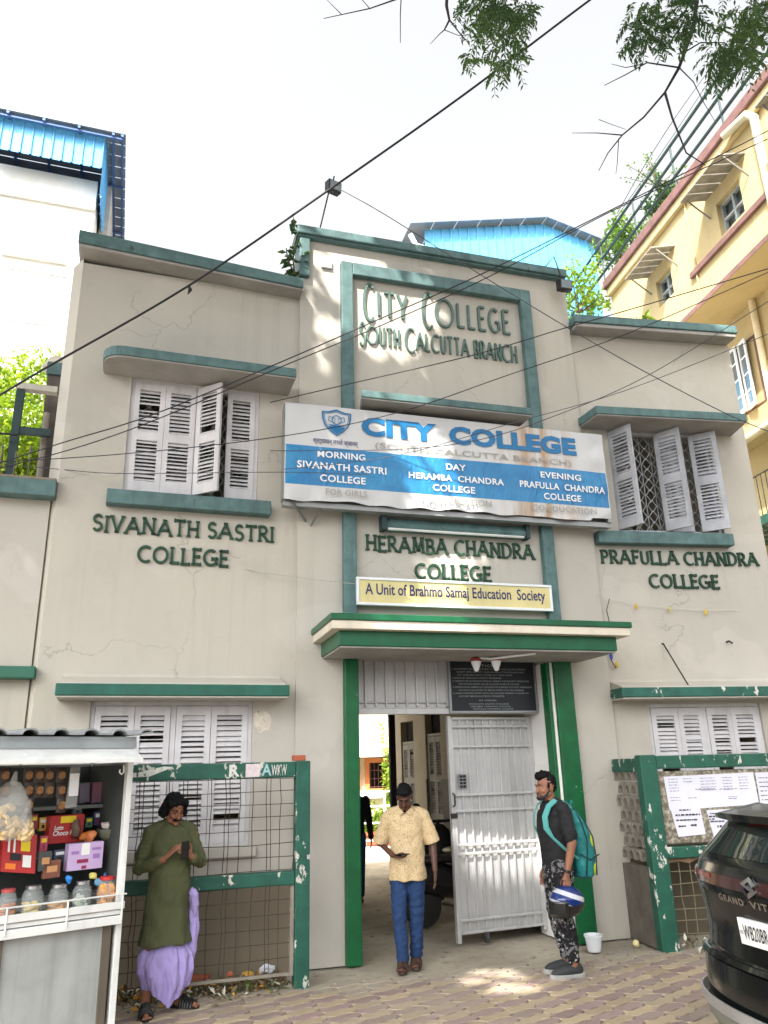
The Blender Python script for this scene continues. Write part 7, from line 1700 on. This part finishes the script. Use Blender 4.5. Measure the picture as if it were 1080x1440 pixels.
M_JEAN = mat('jeans_blue_denim', lin(30, 56, 96), .85, var=.22, scale=7, bump=.35, bscale=200, bdist=.002)
q2 = Poser(MB_, K2); q2.loft([((0, 0, .80), .162, .120), ((0, 0, .88), .162, .118), ((0, 0, .96), .155, .115)])
for l in LEGB: q2.limb([l[0], tuple(Vector(l[0]).lerp(Vector(l[1]), .5)), l[1], tuple(Vector(l[1]).lerp(Vector(l[2]), .5)), tuple(Vector(l[2]) + Vector((0, 0, -.005)))], [.096, .086, .071, .066, .060], 16)
remeshed(q2.b, 'jeans', M_JEAN, MB_, .0065, 3, disp=folds(0, (10, 10, 16), .009, (26, 26, 34), .005, 2))
M_SANB = mat('sandal_brown', lin(62, 46, 36), .6, var=.2)
for (x, y0) in ((-.065, -.05), (.060, .10)):
    q2 = Poser(MB_, K2); ol = [(x + dx, y0 + dy) for dx, dy in ((-.03, .07), (-.036, .0), (-.050, -.12), (-.045, -.185), (-.015, -.215), (.02, -.215), (.040, -.185), (.044, -.12), (.034, .0), (.03, .07))]; n = len(ol)
    q2.b.add([q2.P((*p, .022)) for p in ol] + [q2.P((*p, -.0)) for p in ol], [tuple(range(n)), tuple(reversed(range(n, 2 * n)))] + [(i, n + i, n + (i + 1) % n, (i + 1) % n) for i in range(n)])
    for dy, hh in ((-.13, .056), (-.085, .066), (-.02, .095)): q2.tube([(x - .003 + .048 * math.cos(th), y0 + dy, .012 + hh * math.sin(th)) for th in (0, .5, 1.05, 1.57, 2.1, 2.64, 3.14)], .011, 6)
    q2.tube([(x - .004, y0 - .19, .05), (x - .004, y0 - .10, .078)], .010, 6); q2.b.build('sandal', M_SANB, MB_, smooth=40)
phone('dark phone held at the waist by the man in the yellow shirt', q, (-.035, -.245, 1.025), (.70, -.62, .12), (.1, .1, 1), M_SAND)

# --- man with the teal backpack standing side on
g3 = ground(797, 1371); MC = thing('person', 'bearded man in black tee and camouflage trousers standing side on with a backpack', 'person', g3, rad(-90 + 12))
K3 = 1.745 / 1.7; q = Poser(MC, K3)
hd = Head(q, (0, -.045, 1.472), yaw=rad(14), pitch=rad(4)); build_head(q, hd, 1.08)
TOR = [((0, .005, .84), .150, .112), ((0, .0, .95), .145, .112), ((0, -.01, 1.08), .142, .112), ((0, -.012, 1.22), .165, .125), ((0, .0, 1.33), .180, .115), ((0, .01, 1.41), .135, .082), ((0, .005, 1.46), .064, .060)]
q.loft(TOR)
LEGC = [((-.09, 0, .87), (-.095, -.01, .48), (-.10, .06, .09)), ((.09, 0, .87), (.095, -.015, .48), (.10, .035, .09))]
for l in LEGC: q.limb(l, [.084, .058, .041])
for l in LEGC: x, y0 = l[2][0], l[2][1]; q.limb([(x, y0 + .02, .05), (x, y0 - .10, .04), (x, y0 - .17, .03)], [.036, .036, .028])
LA = [(.195, .02, 1.365), (.245, .055, 1.085), (.225, -.01, .835)]; RA = [(-.195, .02, 1.365), (-.245, .05, 1.09), (-.225, -.03, .85)]
yoke(q, (RA, LA), .036, .050)
for A_ in (LA, RA): q.limb(A_, [.052, .042, .028])
hand(q, (.224, -.015, .822), (-.02, -.12, -1), (-1, -.1, .1), (0, -1, .1), (1.0, 1.0, 1.05, 1.05), thumb=(.3, .8, .6))
hand(q, (-.224, -.035, .84), (.02, -.15, -1), (1, 0, 0), (0, -1, 0), (.3, .35, .4, .45), thumb=(.35, .9, .1))
remeshed(q.b, 'body', M_SKIN3, MC, .0052, 3); face_parts(MC, q, hd, M_HAIR, eyes='open')
q2 = Poser(MC, K3); hd.ell(q2, (0, .030, .128), (.0765, .088, .078)); hd.ell(q2, (0, -.015, .186), (.058, .078, .040)); hd.ell(q2, (0, -.062, .180), (.046, .032, .036)); hd.ell(q2, (0, .070, .088), (.066, .038, .060))
for s in (-1, 1): hd.tube(q2, [(s * .072, -.012, .115), (s * .072, -.018, .075)], [.010, .007])
remeshed(q2.b, 'hair', M_HAIR, MC, .006, 2, disp=lambda c: .009 * noise.noise(c * 75) + (.014 * noise.noise(c * 34) if c.z > 1.66 * K3 else 0))
q2 = Poser(MC, K3); hd.tube(q2, [(-.066, -.010, .050), (-.056, -.042, .012), (-.03, -.078, -.010), (0, -.090, -.016), (.03, -.078, -.010), (.056, -.042, .012), (.066, -.010, .050)], [.007, .014, .017, .016, .017, .014, .007]); hd.tube(q2, [(-.030, -.082, .010), (-.022, -.090, .028), (0, -.0985, .032), (.022, -.090, .028), (.030, -.082, .010)], [.005, .0055, .006, .0055, .005])
remeshed(q2.b, 'beard', mat('beard_black', (.012, .010, .009), .6, bump=.5, bscale=160), MC, .0055, 1, disp=lambda c: .003 * noise.noise(c * 120))
M_TEE = mat('tee_black_cotton', (.012, .012, .014), .85, var=.2, scale=9, bump=.3, bscale=200, bdist=.002)
q2 = Poser(MC, K3); q2.loft([((0, .005, .865), .172, .130), ((0, .0, .96), .168, .130), ((0, -.012, 1.10), .164, .132), ((0, -.014, 1.22), .182, .140), ((0, .0, 1.33), .192, .128), ((0, .01, 1.40), .155, .092), ((0, .004, 1.44), .078, .070)])
yoke(q2, (RA, LA), .048, .062)
for A_ in (LA, RA): q2.limb([A_[0], tuple(Vector(A_[0]).lerp(Vector(A_[1]), .5)), tuple(Vector(A_[0]).lerp(Vector(A_[1]), .80))], [.060, .064, .063])
remeshed(q2.b, 'tee_shirt', M_TEE, MC, .007, 2, disp=folds(0, (9, 9, 12), .009, (22, 22, 26), .005, 4))
mcam = NT('camouflage_cloth'); n1 = mcam.noise(11, 3, .6, None, .8); n2 = mcam.noise(17, 3, .6, mcam.coords((1, 1, 1.2)), .6)
cc = mcam.mix(mcam.ramp(n1, .50, .52), lin(34, 34, 36), lin(108, 108, 110)); cc = mcam.mix(mcam.ramp(n2, .55, .57), cc, lin(22, 22, 24)); cc = mcam.mix(mcam.ramp(mcam.noise(23, 2), .64, .66), cc, lin(166, 166, 168)); mcam.col(cc); mcam.bump(mcam.noise(180, 2), .25, .002); mcam = mcam.set(.85, 0, .2)
q2 = Poser(MC, K3); q2.loft([((0, .005, .78), .170, .125), ((0, .0, .86), .166, .122), ((0, 0, .94), .156, .118)])
for l in LEGC: q2.limb([l[0], tuple(Vector(l[0]).lerp(Vector(l[1]), .5)), l[1], tuple(Vector(l[1]).lerp(Vector(l[2]), .5) + Vector((0, .012, 0))), tuple(Vector(l[2]) + Vector((0, -.004, .05)))], [.108, .096, .080, .070, .052], 16)
remeshed(q2.b, 'trousers', mcam, MC, .007, 2, disp=folds(0, (10, 10, 16), .010, (26, 26, 30), .006, 6))
M_SHOE = mat('shoe_dark_grey', lin(46, 48, 50), .7, var=.2, bump=.3); M_SOLE = mat('sole_pale_grey', lin(150, 150, 148), .7)
for l in LEGC:
    x, y0 = l[2][0], l[2][1]; q2 = Poser(MC, K3); q2.limb([(x, y0 + .035, .055), (x, y0 - .03, .060), (x, y0 - .10, .050), (x, y0 - .165, .040), (x, y0 - .19, .036)], [.044, .046, .046, .040, .030]); q2.ell((x, y0 + .02, .085), (.044, .048, .035))
    sh = remeshed(q2.b, 'shoe', M_SHOE, MC, .006, 3); q2 = Poser(MC, K3)
    ol = [(x + dx, y0 + dy) for dx, dy in ((-.03, .085), (-.042, .05), (-.040, -.03), (-.052, -.13), (-.045, -.20), (-.015, -.235), (.015, -.235), (.045, -.20), (.052, -.13), (.040, -.03), (.042, .05), (.03, .085))]; n = len(ol)
    q2.b.add([q2.P((*p, .032 + (.012 if i in (0, 11) else .01 if i in (5, 6) else 0))) for i, p in enumerate(ol)] + [q2.P((*p, 0)) for p in ol], [tuple(range(n)), tuple(reversed(range(n, 2 * n)))] + [(i, n + i, n + (i + 1) % n, (i + 1) % n) for i in range(n)]); q2.b.build('sole', M_SOLE, sh, bevel=.006)
q2 = Poser(MC, K3); a_ = Vector(LA[1]).lerp(Vector(LA[2]), .93); dr = (Vector(LA[2]) - Vector(LA[1])).normalized(); q2.tube([tuple(a_ - dr * .012), tuple(a_ + dr * .012)], .034, 16); q2.b.build('wrist_watch', M_SAND, MC, smooth=40)
# backpack
M_BPT = mat('backpack_teal_nylon', lin(28, 116, 116), .6, var=.22, scale=9, bump=.35, bscale=24, bdist=.01); M_BPL = mat('backpack_lime_trim', lin(160, 176, 44), .6, var=.1)
BP = thing('backpack', 'teal backpack with lime green panels worn by the man in black', 'backpack', q.P((0, .2, .9)), rad(-78))
pb = Poser(MC, K3); pb.b = B()
rs = []
for (z, w_, y0, y1) in ((.765, .10, .190, .270), (.79, .150, .150, .310), (.88, .165, .130, .335), (1.00, .166, .125, .335), (1.13, .160, .120, .305), (1.25, .150, .118, .260), (1.345, .125, .115, .195), (1.385, .06, .120, .155)):
    rs.append([pb.P((w_ * math.copysign(abs(math.cos(a)) ** .55, math.cos(a)), (y0 + y1) / 2 + (y1 - y0) / 2 * math.copysign(abs(math.sin(a)) ** .7, math.sin(a)), z)) for a in [2 * math.pi * i / 32 for i in range(32)]])
pb.b.rings(rs); remeshed(pb.b, 'pack', M_BPT, BP, .0075, 3, disp=lambda c: .010 * noise.noise(Vector((c.x * 9, c.y * 9, c.z * 7))) + .005 * noise.noise(c * 24))
for z0_, z1_, yy in ((.79, .935, .318), (.985, 1.15, .308)):
    pb = Poser(MC, K3); pb.b = B()
    for sgn in (-1, 1): pass
    pb.ell((.085, yy - .015, (z0_ + z1_) / 2), (.070, .034, (z1_ - z0_) / 2 * 1.02)); pb.ell((-.085, yy - .015, (z0_ + z1_) / 2), (.070, .034, (z1_ - z0_) / 2 * 1.02)); pb.ell((0, yy - .005, (z0_ + z1_) / 2), (.11, .034, (z1_ - z0_) / 2)); remeshed(pb.b, 'trim_panel', M_BPL, BP, .008, 2)
pb = Poser(MC, K3); pb.b = B()
for pts in ([(.165, .20, .80), (.178, .22, .95), (.176, .235, 1.10), (.160, .20, 1.25), (.10, .165, 1.37)], [(.172, .15, .985), (.178, .25, .93), (.150, .35, .97)], [(.168, .30, .80), (.178, .305, .95), (.170, .295, 1.12), (.140, .235, 1.27)]):
    for s in (-1, 1): pb.tube([(x * s, y_, z) for x, y_, z in pts], .006, 6)
pb.b.build('piping', mat('backpack_dark_piping', lin(24, 52, 56), .7), BP, smooth=True)
for s in (-1, 1):
    pb = Poser(MC, K3); pb.b = B(); path = [(.125, .125, 1.37), (.128, .06, 1.418), (.130, -.02, 1.432), (.132, -.088, 1.385), (.130, -.128, 1.30), (.140, -.128, 1.21), (.165, -.085, 1.13), (.178, .02, 1.03), (.165, .13, .95)]
    rs = []
    for i, p in enumerate(path):
        p = Vector((p[0] * s, p[1], p[2])); t_ = (Vector(path[min(i + 1, 8)]) - Vector(path[max(i - 1, 0)])); t_ = Vector((t_.x * s, t_.y, t_.z)).normalized(); out = Vector((p.x * .5, p.y, (p.z - 1.25) * 1.0)).normalized(); sd = t_.cross(out).normalized(); w_ = .030 if i < 6 else .012
        rs.append([pb.P(p + sd * w_ * a + out * e) for a, e in ((-1, .002), (-1, .014), (1, .014), (1, .002))])
    pb.b.rings(rs); pb.b.build('strap', mat('strap_pale_teal', lin(84, 160, 156), .7, var=.08), BP, smooth=40)
pb = Poser(MC, K3); pb.b = B(); pb.tube([(-.03, .16, 1.385), (-.02, .19, 1.425), (.02, .19, 1.425), (.03, .16, 1.385)], .009, 8); pb.b.build('grab_handle', M_BPT, BP, smooth=True)
# helmet hung from the fingers
HL = thing('helmet', 'white and blue motorcycle helmet with a dark visor hanging from a hand', 'helmet', q.P((.235, -.06, .56)), rad(-78))
ph = Poser(MC, K3); ph.b = B(); hc = Vector((.250, -.045, .62))
mh = NT('helmet_shell'); gx = mh.n('ShaderNodeSeparateXYZ'); mh.l(mh.tc.outputs['Object'], gx.inputs[0])
st_ = mh.mix(mh.ramp(mh.math('SINE', mh.math('MULTIPLY', mh.math('ADD', gx.outputs['Z'], mh.math('MULTIPLY', gx.outputs['Y'], .35)), 62.0)), .30, .36), lin(22, 44, 104), lin(186, 188, 194)); mh.col(mh.mix(mh.ramp(mh.math('ADD', gx.outputs['Z'], mh.math('MULTIPLY', gx.outputs['X'], .25)), .075, .085), (.014, .014, .016), st_)); mh.set(.2, 0, .6); mh = mh.mat
ph.ell(hc, (.128, .158, .128)); ph.ell(hc + Vector((0, -.045, -.055)), (.100, .105, .070)); remeshed(ph.b, 'shell', mh, HL, .008, 3)
ph = Poser(MC, K3); ph.b = B(); n = 14; rs = []
for z in (-.115, -.08, -.04, .0, .015):
    rs.append([ph.P(hc + Vector(((.125 - .18 * max(0, -z - .06)) * math.cos(rad(190 + 160 * i / n)), (.158 - .2 * max(0, -z - .06)) * math.sin(rad(190 + 160 * i / n)) - .012, z))) for i in range(n + 1)])
m_ = n + 1; ph.b.add([p for r in rs for p in r], [(j * m_ + i, j * m_ + i + 1, (j + 1) * m_ + i + 1, (j + 1) * m_ + i) for j in range(4) for i in range(n)])
vz = ph.b.build('visor', glassy('visor_smoked', (.012, .013, .014), .1), HL, smooth=True); sd_ = vz.modifiers.new('s', 'SOLIDIFY'); sd_.thickness = .004
ph = Poser(MC, K3); ph.b = B(); ph.tube([tuple(hc + Vector((-.03, .02, .10))), tuple(hc + Vector((-.02, .01, .16))), tuple(hc + Vector((-.025, -.015, .165))), tuple(hc + Vector((-.03, -.03, .10)))], .008, 6); ph.b.build('chin_strap', M_SAND, HL)

# --- person in black half hidden behind the left pillar
g4 = at_depth(496, 1083, 12.3); g4.z = 0; MD = thing('person', 'person in a black long sleeved top mostly hidden by the left gate pillar', 'person', g4, rad(8))
K4 = 1.0; q = Poser(MD, K4); hd = Head(q, (0, -.03, 1.475)); build_head(q, hd)
q.loft(TOR); 
for l in LEGC: q.limb(l, [.084, .058, .041]); q.limb([(l[2][0], l[2][1] + .02, .05), (l[2][0], l[2][1] - .17, .03)], [.036, .028])
RA = [(-.19, .01, 1.365), (-.25, .04, 1.09), (-.25, -.04, .86)]; LA = [(.19, .01, 1.365), (.235, .05, 1.09), (.262, .02, .85)]
for A_ in (RA, LA): q.limb(A_, [.05, .04, .027])
for s, A_ in ((-1, RA), (1, LA)): hand(q, A_[2], (0, -.1, -1), (-s, 0, 0), (0, -1, 0), (.3, .35, .4, .45), thumb=(.35, .9, .1))
remeshed(q.b, 'body', M_SKIN2, MD, .007, 3)
q2 = Poser(MD, K4); hd.ell(q2, (0, .026, .130), (.080, .094, .084)); remeshed(q2.b, 'hair', M_HAIR, MD, .008, 2)
q2 = Poser(MD, K4); q2.loft([((0, .0, .80), .175, .13), ((0, 0, 1.0), .165, .125), ((0, -.01, 1.22), .178, .132), ((0, 0, 1.33), .185, .122), ((0, .01, 1.41), .14, .085), ((0, .01, 1.45), .068, .064)])
for A_ in (RA, LA): q2.limb(A_, [.064, .054, .040])
remeshed(q2.b, 'top', M_TEE, MD, .009, 2, disp=folds(0, (9, 9, 12), .01))
q2 = Poser(MD, K4); q2.loft([((0, 0, .78), .16, .12), ((0, 0, .9), .158, .118)])
for l in LEGC: q2.limb(l, [.10, .075, .058])
remeshed(q2.b, 'trousers', M_JEAN, MD, .009, 2)

# ------------------------------------------------------------------ scooter parked in the passage
sp = at_depth(600, 1083, 10.3); SF = Fr((sp.x + .17, sp.y, 0), CF.yaw + rad(4))
ST = thing('scooter', 'black scooter parked sideways in the shade of the passage behind the walking man', 'scooter', SF.p(.3, 0, 0), SF.yaw)
M_SCB = mat('scooter_black_paint', (.012, .012, .013), .25, bump=0, spec=.6)
b = B(); rs = []
for u, zc_, hw, hh in ((-.60, .58, .05, .07), (-.53, .57, .12, .14), (-.30, .55, .17, .18), (-.08, .52, .18, .20), (.12, .48, .17, .18), (.25, .42, .14, .14)): rs.append([SF.p(u, hw * math.cos(2 * math.pi * i / 18), zc_ + hh * math.sin(2 * math.pi * i / 18)) for i in range(18)])
b.rings(rs); b.build('tail_body', M_SCB, ST, smooth=True)
b = B(); b.side(SF, [(-.18, .26), (.18, .26), (.18, .34), (-.18, .34)], .2, .72); b.build('footboard', M_SCB, ST, bevel=.02)
b = B(); rs = []
for z, u, hw, th_ in ((.28, .70, .19, .04), (.5, .76, .22, .06), (.75, .80, .22, .06), (.95, .84, .16, .07), (1.02, .86, .08, .05)): rs.append([SF.p(u + th_ * math.cos(2 * math.pi * i / 16), hw * math.sin(2 * math.pi * i / 16), z) for i in range(16)])
b.rings(rs); b.build('front_apron', M_SCB, ST, smooth=True)
b = B(); rs = []
for u, z, hw in ((-.48, .70, .06), (-.40, .745, .13), (-.1, .745, .15), (.15, .735, .13), (.26, .71, .07)): rs.append([SF.p(u, hw * math.cos(2 * math.pi * i / 14), z + .05 * math.sin(2 * math.pi * i / 14)) for i in range(14)])
b.rings(rs); b.build('seat', M_SAND, ST, smooth=True)
for u in (-.30, .92):
    b = B(); c = SF.p(u, 0, .24); b.lathe(c - SF.N * .05, [(.15, 0), (.225, .015), (.24, .05), (.225, .085), (.15, .10)], 24, SF.N); wh = b.build('wheel', MATS['tyre_rubber'], ST, smooth=40); b = B(); b.lathe(c - SF.N * .05, [(.14, .01), (.13, .05), (.14, .09), (.02, .095)], 18, SF.N); b.build('rim', M_STEEL, wh, smooth=40)
b = B(); rs = [[SF.p(-.30 + (.27 + e) * math.cos(rad(a)), w_, .24 + (.27 + e) * math.sin(rad(a))) for w_, e in ((-.07, 0), (-.07, .012), (.07, .012), (.07, 0))] for a in range(20, 200, 15)]; b.rings(rs); b.build('rear_mudguard', M_SCB, ST, smooth=40)
b = B(); b.tube([SF.p(.80, -.32, 1.08), SF.p(.86, -.1, 1.06), SF.p(.86, .1, 1.06), SF.p(.80, .32, 1.08)], .022, 8); b.tube([SF.p(.86, 0, 1.06), SF.p(.92, 0, .30)], .03, 8); b.build('handlebar', M_WIRE, ST, smooth=True)
for s in (-1, 1):
    b = B(); b.tube([SF.p(.82, s * .22, 1.07), SF.p(.84, s * .30, 1.22)], .007, 5); b.ell(SF.p(.84, s * .31, 1.27), (.02, .06, .045), 10); b.build('mirror', M_WIRE, ST, smooth=True)
sp2 = wf.p(-2.6, .42, 0)
copy_thing(ST, (sp2.x, sp2.y, 0), CF.yaw + rad(84), 'second black scooter standing nose to the wall of the passage behind the steel gate leaf')
ST['group'] = 'scooters in the passage'; [o.__setitem__('group', 'scooters in the passage') for o in COL.objects if o.name.startswith('scooter') and o.parent is None]
